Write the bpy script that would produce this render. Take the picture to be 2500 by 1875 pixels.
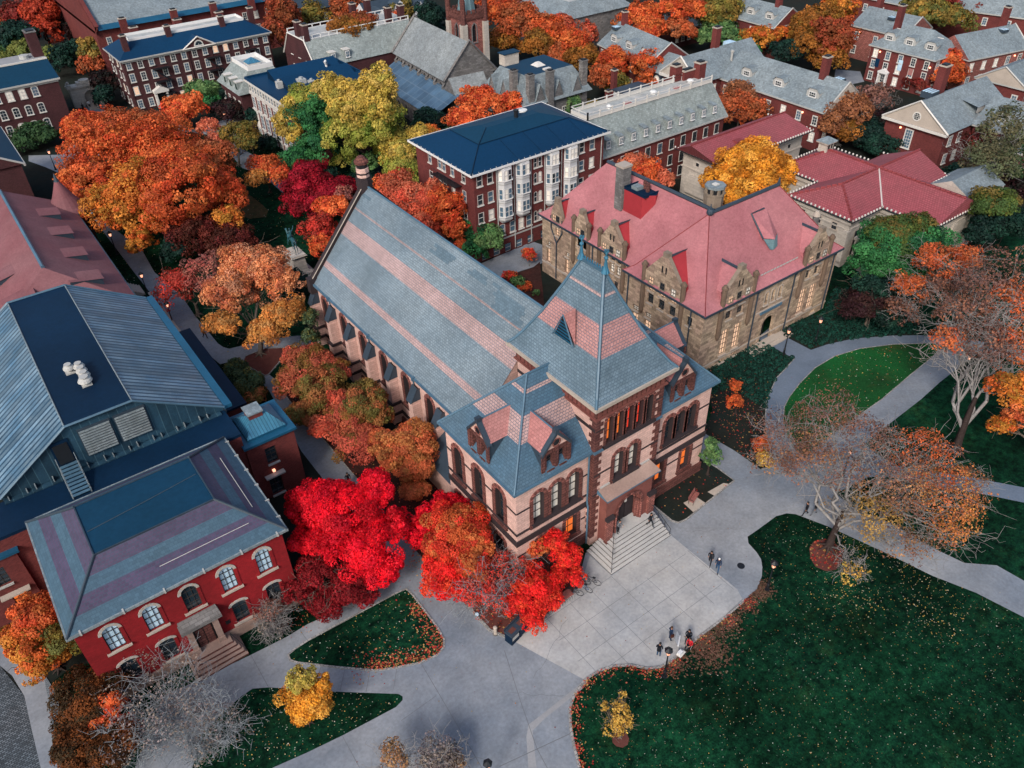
import bpy, bmesh, math, random
import numpy as np
from mathutils import Vector, Matrix
from mathutils.geometry import tessellate_polygon
PI=math.pi
for _o in list(bpy.data.objects): bpy.data.objects.remove(_o)
SC=bpy.context.scene
# ---------------------------------------------------------------- camera
CAMH=56.0
_p,_r,_y=math.radians(38.4787),math.radians(-1.69938),math.radians(35.5093)
_f=Vector((math.sin(_y)*math.cos(_p),math.cos(_y)*math.cos(_p),-math.sin(_p)))
_rt=Vector((math.cos(_y),-math.sin(_y),0)); _up=_rt.cross(_f)
_rt2=_rt*math.cos(_r)+_up*math.sin(_r); _up2=_up*math.cos(_r)-_rt*math.sin(_r)
cd=bpy.data.cameras.new('camera'); cam=bpy.data.objects.new('camera',cd); SC.collection.objects.link(cam)
M3=Matrix((_rt2,_up2,-_f)).transposed(); cam.matrix_world=M3.to_4x4(); cam.location=(0,0,CAMH)
cd.sensor_width=36; cd.lens=36*1948.1/2500; cd.clip_start=1; cd.clip_end=3000
SC.camera=cam
# ---------------------------------------------------------------- light: overcast dusk
W=bpy.data.worlds.new("World"); SC.world=W; W.use_nodes=True
nt=W.node_tree; nt.nodes.clear()
sky=nt.nodes.new('ShaderNodeTexSky'); sky.sky_type='NISHITA'; sky.sun_disc=False
SUN_EL,SUN_AZ=math.radians(38),math.radians(238)
sky.sun_elevation=SUN_EL; sky.sun_rotation=SUN_AZ; sky.air_density=1.3; sky.dust_density=3.5; sky.ozone_density=1.6
bg=nt.nodes.new('ShaderNodeBackground'); bg.inputs[1].default_value=0.10
wo=nt.nodes.new('ShaderNodeOutputWorld'); nt.links.new(sky.outputs[0],bg.inputs[0]); nt.links.new(bg.outputs[0],wo.inputs[0])
sl=bpy.data.lights.new('sun','SUN'); sl.energy=1.5; sl.angle=math.radians(12); sl.color=(1.0,0.93,0.86)
so=bpy.data.objects.new('sun',sl); SC.collection.objects.link(so)
sd=Vector((math.sin(SUN_AZ)*math.cos(SUN_EL),math.cos(SUN_AZ)*math.cos(SUN_EL),math.sin(SUN_EL)))
so.rotation_euler=sd.to_track_quat('Z','Y').to_euler(); so.location=(0,0,120)
SC.view_settings.view_transform='Standard'; SC.view_settings.look='None'; SC.view_settings.exposure=0.70; SC.view_settings.gamma=1.0
C=SC.collection
# ---------------------------------------------------------------- materials
MATS={}
def nodes(name):
    m=bpy.data.materials.new(name); m.use_nodes=True; n=m.node_tree.nodes; b=n['Principled BSDF']; MATS[name]=m
    return m,m.node_tree,n,m.node_tree.links,b
def c4(c): return (c[0],c[1],c[2],1)
def mix(nt,fac,a,b,mode='MIX'):
    x=nt.nodes.new('ShaderNodeMix'); x.data_type='RGBA'; x.blend_type=mode
    for k,v in ((0,fac),(6,a),(7,b)):
        if hasattr(v,'links'): nt.links.new(v,x.inputs[k])
        elif k==0: x.inputs[0].default_value=v
        else: x.inputs[k].default_value=c4(v)
    return x.outputs[2]
def noise(nt,scale,detail=4,vec=None,rough=.6):
    x=nt.nodes.new('ShaderNodeTexNoise'); x.inputs['Scale'].default_value=scale; x.inputs['Detail'].default_value=detail; x.inputs['Roughness'].default_value=rough
    if vec: nt.links.new(vec,x.inputs['Vector'])
    return x.outputs['Fac']
def ramp(nt,fac,stops,const=False):
    x=nt.nodes.new('ShaderNodeValToRGB'); cr=x.color_ramp
    if const: cr.interpolation='CONSTANT'
    while len(cr.elements)<len(stops): cr.elements.new(0.5)
    for e,(p,c) in zip(cr.elements,stops):
        e.position=p; e.color=c4(c) if not isinstance(c,(int,float)) else (c,c,c,1)
    nt.links.new(fac,x.inputs[0]); return x.outputs[0]
def mat(name,col,rough=.7,spec=.3,var=.25,nscale=.35,pat=None,pc=None,bands=None,band_pat=None,metal=0,bump=0,col2=None,cscale=.15,fine=6):
    """pat: (width,rowheight,mortar,mortarcolour,jitter) laid in metres in the face's own plane; bands: [(z0,z1,col)] real courses of other stone/slate"""
    m,nt,n,l,b=nodes(name)
    geo=n.new('ShaderNodeNewGeometry'); pos=geo.outputs['Position']
    base=mix(nt,ramp(nt,noise(nt,cscale,5,pos),[(.35,0.),(.65,1.)]),col,col2 or tuple(x*(1-var*.6) for x in col))
    if bands:
        sx=n.new('ShaderNodeSeparateXYZ'); l.new(pos,sx.inputs[0])
        wz=n.new('ShaderNodeMath'); wz.operation='ADD'; l.new(sx.outputs[2],wz.inputs[0])
        wz.inputs[1].default_value=0
        for z0,z1,c in bands:
            a=n.new('ShaderNodeMath'); a.operation='COMPARE'; l.new(wz.outputs[0],a.inputs[0]); a.inputs[1].default_value=(z0+z1)/2; a.inputs[2].default_value=(z1-z0)/2
            base=mix(nt,a.outputs[0],base,c)
    if pat:
        uv=n.new('ShaderNodeUVMap'); br=n.new('ShaderNodeTexBrick'); l.new(uv.outputs[0],br.inputs['Vector'])
        br.inputs['Scale'].default_value=1; br.inputs['Brick Width'].default_value=pat[0]; br.inputs['Row Height'].default_value=pat[1]; br.inputs['Mortar Size'].default_value=pat[2]; br.inputs['Mortar Smooth'].default_value=.25
        j=pat[4] if len(pat)>4 else .3
        if len(pat)>5 and pat[5]: br.offset=0
        br.inputs['Color1'].default_value=(1+j,1+j,1+j,1); br.inputs['Color2'].default_value=(1-j,1-j,1-j,1); br.inputs['Mortar'].default_value=(1,1,1,1)
        base=mix(nt,1.0,base,br.outputs['Color'],'MULTIPLY')
        base=mix(nt,br.outputs['Fac'],base,pat[3])
    base=mix(nt,var,base,ramp(nt,noise(nt,nscale,6,pos,.7),[(.25,.25),(.75,1.6)]),'MULTIPLY')
    base=mix(nt,var*.8,base,ramp(nt,noise(nt,fine,3,pos,.6),[(.3,.55),(.7,1.4)]),'MULTIPLY')
    l.new(base,b.inputs['Base Color']); b.inputs['Roughness'].default_value=rough; b.inputs['Specular IOR Level'].default_value=spec; b.inputs['Metallic'].default_value=metal
    if bump:
        bp=n.new('ShaderNodeBump'); bp.inputs['Strength'].default_value=bump; bp.inputs['Distance'].default_value=.05
        l.new(noise(nt,fine*1.5,4,pos),bp.inputs['Height']); l.new(bp.outputs[0],b.inputs['Normal'])
    return m
def emat(name,col,e,base=(.1,.05,.02)):
    m,nt,n,l,b=nodes(name); b.inputs['Base Color'].default_value=c4(base); b.inputs['Emission Color'].default_value=c4(col); b.inputs['Emission Strength'].default_value=e
    return m
# ---------------------------------------------------------------- mesh builder
class MB:
    def __init__(s): s.v=[]; s.f=[]; s.m=[]
    def poly(s,pts,m=0):
        i=len(s.v); s.v+= [tuple(p) for p in pts]; s.f.append(tuple(range(i,i+len(pts)))); s.m.append(m)
    def box(s,x0,y0,z0,x1,y1,z1,m=0,ms=None):
        if x0>x1:x0,x1=x1,x0
        if y0>y1:y0,y1=y1,y0
        i=len(s.v); s.v+=[(x0,y0,z0),(x1,y0,z0),(x1,y1,z0),(x0,y1,z0),(x0,y0,z1),(x1,y0,z1),(x1,y1,z1),(x0,y1,z1)]
        for q in ((3,2,1,0),(4,5,6,7),(0,1,5,4),(1,2,6,5),(2,3,7,6),(3,0,4,7)): s.f.append(tuple(i+k for k in q)); s.m.append(m if (ms is None or q==(4,5,6,7)) else ms)
    def frus(s,a,z0,b,z1,m=0,top=True,mt=None,bot=False):
        A=[(a[0],a[1],z0),(a[2],a[1],z0),(a[2],a[3],z0),(a[0],a[3],z0)]; B=[(b[0],b[1],z1),(b[2],b[1],z1),(b[2],b[3],z1),(b[0],b[3],z1)]
        for k in range(4):
            k2=(k+1)%4; pts=[A[k],A[k2],B[k2],B[k]]
            o=[]
            for p in pts:
                if not any((Vector(p)-Vector(q)).length<1e-4 for q in o): o.append(p)
            if len(o)>2: s.poly(o,m)
        if top and b[2]-b[0]>1e-3 and b[3]-b[1]>1e-3: s.poly(B,m if mt is None else mt)
        if bot: s.poly(A[::-1],m)
    def prism(s,pts,z0,z1,m=0,mt=None):
        n=len(pts); A=sum(pts[i][0]*pts[(i+1)%n][1]-pts[(i+1)%n][0]*pts[i][1] for i in range(n))
        if A<0: pts=pts[::-1]
        for i in range(n):
            a,b=pts[i],pts[(i+1)%n]; s.poly([(a[0],a[1],z0),(b[0],b[1],z0),(b[0],b[1],z1),(a[0],a[1],z1)],m)
        s.flat(pts,z1,m if mt is None else mt)
    def flat(s,pts,z,m=0,holes=()):
        V=[[Vector((p[0],p[1],0)) for p in pts]]+[[Vector((p[0],p[1],0)) for p in h] for h in holes]
        allp=[p for q in V for p in q]; i=len(s.v); s.v+=[(p.x,p.y,z) for p in allp]
        for t in tessellate_polygon(V):
            a,b,c=[allp[k] for k in t]
            if (b-a).cross(c-a).z<0: t=(t[0],t[2],t[1])
            s.f.append(tuple(i+k for k in t)); s.m.append(m)
    def tube(s,pts,rs,n=6,m=0,cap=True):
        prev=None
        for k,p in enumerate(pts):
            p=Vector(p); d=(Vector(pts[min(k+1,len(pts)-1)])-Vector(pts[max(k-1,0)]))
            if d.length<1e-6: d=Vector((0,0,1))
            d.normalize(); a=d.orthogonal() if abs(d.z)>.99 else d.cross(Vector((0,0,1))); a.normalize(); b=d.cross(a)
            i=len(s.v); s.v+=[tuple(p+(a*math.cos(2*PI*j/n)+b*math.sin(2*PI*j/n))*rs[k]) for j in range(n)]
            if prev is not None:
                for j in range(n): s.f.append((prev+j,prev+(j+1)%n,i+(j+1)%n,i+j)); s.m.append(m)
            elif cap: s.f.append(tuple(i+j for j in range(n))[::-1]); s.m.append(m)
            prev=i
        if cap: s.f.append(tuple(prev+j for j in range(n))); s.m.append(m)
    def cyl(s,x,y,z0,z1,r0,r1=None,n=12,m=0): s.tube([(x,y,z0),(x,y,z1)],[r0,r0 if r1 is None else r1],n,m)
    def ball(s,c,r,m=0,n=10,k=6,sz=1):
        i=len(s.v); rows=[]
        for a in range(k+1):
            t=PI*a/k; row=[]
            for j in range(n):
                row.append(len(s.v)); s.v.append((c[0]+r*math.sin(t)*math.cos(2*PI*j/n),c[1]+r*math.sin(t)*math.sin(2*PI*j/n),c[2]-r*sz*math.cos(t)))
            rows.append(row)
        for a in range(k):
            for j in range(n): s.f.append((rows[a][j],rows[a][(j+1)%n],rows[a+1][(j+1)%n],rows[a+1][j])); s.m.append(m)
    def mesh(s,name,mats,off=(0,0,0),smooth=False):
        me=bpy.data.meshes.new(name); me.from_pydata([(v[0]-off[0],v[1]-off[1],v[2]-off[2]) for v in s.v],[],s.f)
        for mm in mats: me.materials.append(MATS[mm] if isinstance(mm,str) else mm)
        me.polygons.foreach_set('material_index',s.m)
        uv=me.uv_layers.new(name='UVMap'); me.update()
        vs=me.vertices; data=np.zeros(len(me.loops)*2,dtype=np.float32)
        for p in me.polygons:
            nn=p.normal
            if abs(nn.z)>.995: u=Vector((1,0,0)); w=Vector((0,1,0))
            else:
                u=Vector((0,0,1)).cross(nn); u.normalize(); w=nn.cross(u)
            for li in p.loop_indices:
                q=vs[me.loops[li].vertex_index].co; data[2*li]=q.x*u.x+q.y*u.y+q.z*u.z+200; data[2*li+1]=q.x*w.x+q.y*w.y+q.z*w.z+200
        uv.data.foreach_set('uv',data)
        if smooth: me.polygons.foreach_set('use_smooth',[True]*len(me.polygons))
        return me
def link(name,me,parent=None,loc=(0,0,0),rz=0):
    o=bpy.data.objects.new(name,me); C.objects.link(o); o.parent=parent; o.location=loc; o.rotation_euler=(0,0,rz); return o
def tag(o,label=None,cat=None,group=None,kind=None):
    if label: o['label']=label
    if cat: o['category']=cat
    if group: o['group']=group
    if kind: o['kind']=kind
    return o
def struct(name,mb,mats,kind='structure',label=None): return tag(link(name,mb.mesh(name,mats)),label,kind=kind)
class Thing:
    """an Empty at the thing's base; parts are built in world coordinates (rot=0) or local ones"""
    def __init__(s,name,label,cat,x,y,z=0,rot=0,group=None,local=False):
        s.o=link(name,None,None,(x,y,z),math.radians(rot)); tag(s.o,label,cat,group); s.off=(0,0,0) if local else (x,y,z); s.local=local
        s.o.empty_display_size=.5
    def part(s,name,mb,mats,parent=None,label=None,smooth=False):
        o=link(name,mb.mesh(name,mats,s.off,smooth),parent or s.o)
        if label: o['label']=label
        return o
    def loc(s,x,y,z): return (x-s.off[0],y-s.off[1],z-s.off[2])
def dup(o,parent=None,**k):
    c=o.copy(); C.objects.link(c); c.parent=parent
    for ch in list(o.children): dup(ch,c)
    return c
# ---------------------------------------------------------------- openings and windows
def outline(w,h,kind='r',x0=0,z0=0,n=8,t=0):
    a=w/2+t
    if kind=='r': return [(x0-a,z0),(x0+a,z0),(x0+a,z0+h+t),(x0-a,z0+h+t)]
    if kind=='a': zs=z0+h-w/2; return [(x0-a,z0),(x0+a,z0)]+[(x0+a*math.cos(PI*k/n),zs+a*math.sin(PI*k/n)) for k in range(n+1)]
    if kind=='p':
        zs=z0+h-w*.85; return [(x0-a,z0),(x0+a,z0),(x0+a,zs),(x0+a*.75,zs+w*.45+t*.5),(x0,z0+h+t),(x0-a*.75,zs+w*.45+t*.5),(x0-a,zs)]
    rise=w*.2; zs=z0+h-rise
    return [(x0-a,z0),(x0+a,z0)]+[(x0+a*math.cos(PI*k/n),zs+(rise+t)*math.sin(PI*k/n)**.9) for k in range(n+1)]
def wall(mb,o,d,L,z0,z1,ops=(),depth=.15,m=0,mr=None):
    """plane wall with real openings; ops=(s,zb,w,h,kind)"""
    n=(d[1],-d[0]); P3=lambda s_,z,dd=0:(o[0]+d[0]*s_-n[0]*dd,o[1]+d[1]*s_-n[1]*dd,z)
    V=[[Vector((0,z0,0)),Vector((L,z0,0)),Vector((L,z1,0)),Vector((0,z1,0))]]
    for q in ops: V.append([Vector((a,b,0)) for a,b in outline(q[2],q[3],q[4],q[0],q[1])])
    if not ops: mb.poly([P3(0,z0),P3(L,z0),P3(L,z1),P3(0,z1)],m)
    else:
        allp=[p for q in V for p in q]; i=len(mb.v); mb.v+=[P3(p.x,p.y) for p in allp]
        for t in tessellate_polygon(V):
            a,b,c=[allp[k] for k in t]
            if (b-a).cross(c-a).z<0: t=(t[0],t[2],t[1])
            mb.f.append(tuple(i+k for k in t)); mb.m.append(m)
    for h in V[1:]:
        k=len(h)
        for j in range(k):
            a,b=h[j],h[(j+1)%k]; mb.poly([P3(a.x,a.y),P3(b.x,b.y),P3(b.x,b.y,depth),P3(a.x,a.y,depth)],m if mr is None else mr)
WC={}
def winmesh(w,h,kind='r',trim=.12,depth=.12,bars=(1,1),sill=.18,pane='glass',tm='trim',fm='sash',vous=None,proud=.05,jamb=None,keystone=0):
    key=(w,h,kind,trim,depth,bars,sill,pane,tm,fm,vous,jamb)
    if key in WC: return WC[key]
    mb=MB(); n=10
    I=outline(w,h,kind,n=n); 
    if trim:
        O=outline(w,h,kind,n=n,t=trim); k=len(I)
        for j in range(k):
            j2=(j+1)%k
            if j==0: continue
            arch=(kind in 'as' and 2<=j<k-1)
            mi=0
            if vous and arch: mi=2 if j%2 else 0
            if jamb and not arch: mi=3
            a,b,c_,d_=I[j],I[j2],O[j2],O[j]; y=-proud
            mb.poly([(a[0],y,a[1]),(d_[0],y,d_[1]),(c_[0],y,c_[1]),(b[0],y,b[1])],mi)
            mb.poly([(d_[0],y,d_[1]),(d_[0],.0,d_[1]),(c_[0],.0,c_[1]),(c_[0],y,c_[1])],mi)
            mb.poly([(a[0],0,a[1]),(a[0],y,a[1]),(b[0],y,b[1]),(b[0],0,b[1])],mi)
    if sill: mb.box(-w/2-trim-.06,-.14-proud,-sill,w/2+trim+.06,.02,-.004,0)
    fw=max(.045,min(.08,w*.06)); yb=depth-.02
    # sash frame
    F=outline(w-2*fw,h-2*fw,kind,0,fw,n=n); F=outline(w-2*fw,h-fw*2,kind,0,fw,n=n)
    k=len(I)
    for j in range(k):
        j2=(j+1)%k; a,b,c_,d_=I[j],I[j2],F[j2],F[j]; y=yb-.05
        mb.poly([(a[0],y,a[1]),(b[0],y,b[1]),(c_[0],y,c_[1]),(d_[0],y,d_[1])],1)
    hs=h if kind=='r' else h-w*.25
    for q in range(bars[0]):
        x=-w/2+w*(q+1)/(bars[0]+1); mb.box(x-.02,yb-.06,fw,x+.02,yb-.01,hs-fw,1)
    for q in range(bars[1]):
        z=h*(q+1)/(bars[1]+1); r=.035 if (bars[1]%2 and q==bars[1]//2) else .02
        mb.box(-w/2+fw,yb-.063,z-r,w/2-fw,yb-.012,z+r,1)
    ms=mb.mesh('window',[tm,fm,vous or tm,jamb or tm])
    pb=MB(); pb.poly([(a,yb,b) for a,b in I],0); mp=pb.mesh('pane',[pane])
    WC[key]=(ms,mp); return WC[key]
def place(th,p,d,wm,name='window',parent=None):
    rz=math.atan2(d[1],d[0])
    if th.local is False: pass
    o=link(name,wm[0],parent or th.o,th.loc(*p),rz)
    if wm[1]: link('pane',wm[1],o)
    return o
DIRS={'S':(1,0),'W':(0,-1),'E':(0,1),'N':(-1,0)}
def corner(r,s):
    x0,y0,x1,y1=r
    return {'S':((x0,y0),x1-x0),'W':((x0,y1),y1-y0),'E':((x1,y0),y1-y0),'N':((x1,y1),x1-x0)}[s]
def body(th,r,z0,z1,mats,sides={},depth=.15,name='wall',top=False,hole=True,panes=None,rnd=None,reveal=None):
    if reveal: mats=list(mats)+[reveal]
    """rectangular storey block; sides={'S':[(pos,zb,w,h,kind,winargs)...]} pos = world x (S,N) or y (W,E)"""
    mb=MB(); pl=[]
    for s in 'SWEN':
        o,L=corner(r,s); d=DIRS[s]; ops=[]
        for q in sides.get(s,[]):
            pos=q[0]; ss=(pos-o[0])*d[0] if d[0] else (pos-o[1])*d[1]
            ops.append((ss,q[1],q[2],q[3],q[4])); pl.append(((o[0]+d[0]*ss,o[1]+d[1]*ss,q[1]),d,q))
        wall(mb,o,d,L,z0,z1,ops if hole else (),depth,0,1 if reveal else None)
    if top: mb.poly([(r[0],r[1],z1),(r[2],r[1],z1),(r[2],r[3],z1),(r[0],r[3],z1)])
    th.part(name,mb,mats)
    for p,d,q in pl:
        a=dict(q[5]) if len(q)>5 else {}
        if rnd and 'pane' not in a:
            a['pane']=rnd()
        a.setdefault('depth',depth if hole else 0.0)
        if not hole: a['depth']=-.01
        place(th,p,d,winmesh(q[2],q[3],q[4],**a))
def grid(poss,rows,w,h,kind='r',**a): return [(p,z,w,h,kind,a) for z in rows for p in poss]
def lin(a,b,n): return [a+(b-a)*i/(n-1) for i in range(n)] if n>1 else [a]
def chimney(th,x,y,z0,z1,sx=1.0,sy=1.0,m='brick',cap='stone_pale',name='chimney',parent=None):
    mb=MB(); mb.box(x-sx/2,y-sy/2,z0,x+sx/2,y+sy/2,z1-.25,0); mb.box(x-sx/2-.1,y-sy/2-.1,z1-.25,x+sx/2+.1,y+sy/2+.1,z1-.08,1)
    mb.box(x-sx*.36,y-sy*.36,z1-.08,x+sx*.36,y+sy*.36,z1+.12,2)
    return th.part(name,mb,[m,cap,'black'],parent)
def gable_roof(mb,r,z0,z1,axis,m=0,mg=None,over=0):
    """ridge along axis; gable triangles get material mg"""
    x0,y0,x1,y1=r
    if axis=='x':
        ym=(y0+y1)/2; a,b=(x0-over,ym,z1),(x1+over,ym,z1)
        mb.poly([(x0-over,y0,z0),(x1+over,y0,z0),b,a],m); mb.poly([(x1+over,y1,z0),(x0-over,y1,z0),a,b],m)
        if mg is not None:
            mb.poly([(x0,y1,z0),(x0,y0,z0),(x0,ym,z1)],mg); mb.poly([(x1,y0,z0),(x1,y1,z0),(x1,ym,z1)],mg)
    else:
        xm=(x0+x1)/2; a,b=(xm,y0-over,z1),(xm,y1+over,z1)
        mb.poly([(x1,y0-over,z0),(x1,y1+over,z0),b,a],m); mb.poly([(x0,y1+over,z0),(x0,y0-over,z0),a,b],m)
        if mg is not None:
            mb.poly([(x0,y0,z0),(x1,y0,z0),(xm,y0,z1)],mg); mb.poly([(x1,y1,z0),(x0,y1,z0),(xm,y1,z1)],mg)
def ring(mb,r,w,z0,z1,m=0):
    x0,y0,x1,y1=r
    mb.box(x0-w,y0-w,z0,x1+w,y0,z1,m); mb.box(x0-w,y1,z0,x1+w,y1+w,z1,m); mb.box(x0-w,y0,z0,x0,y1,z1,m); mb.box(x1,y0,z0,x1+w,y1,z1,m)
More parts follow.
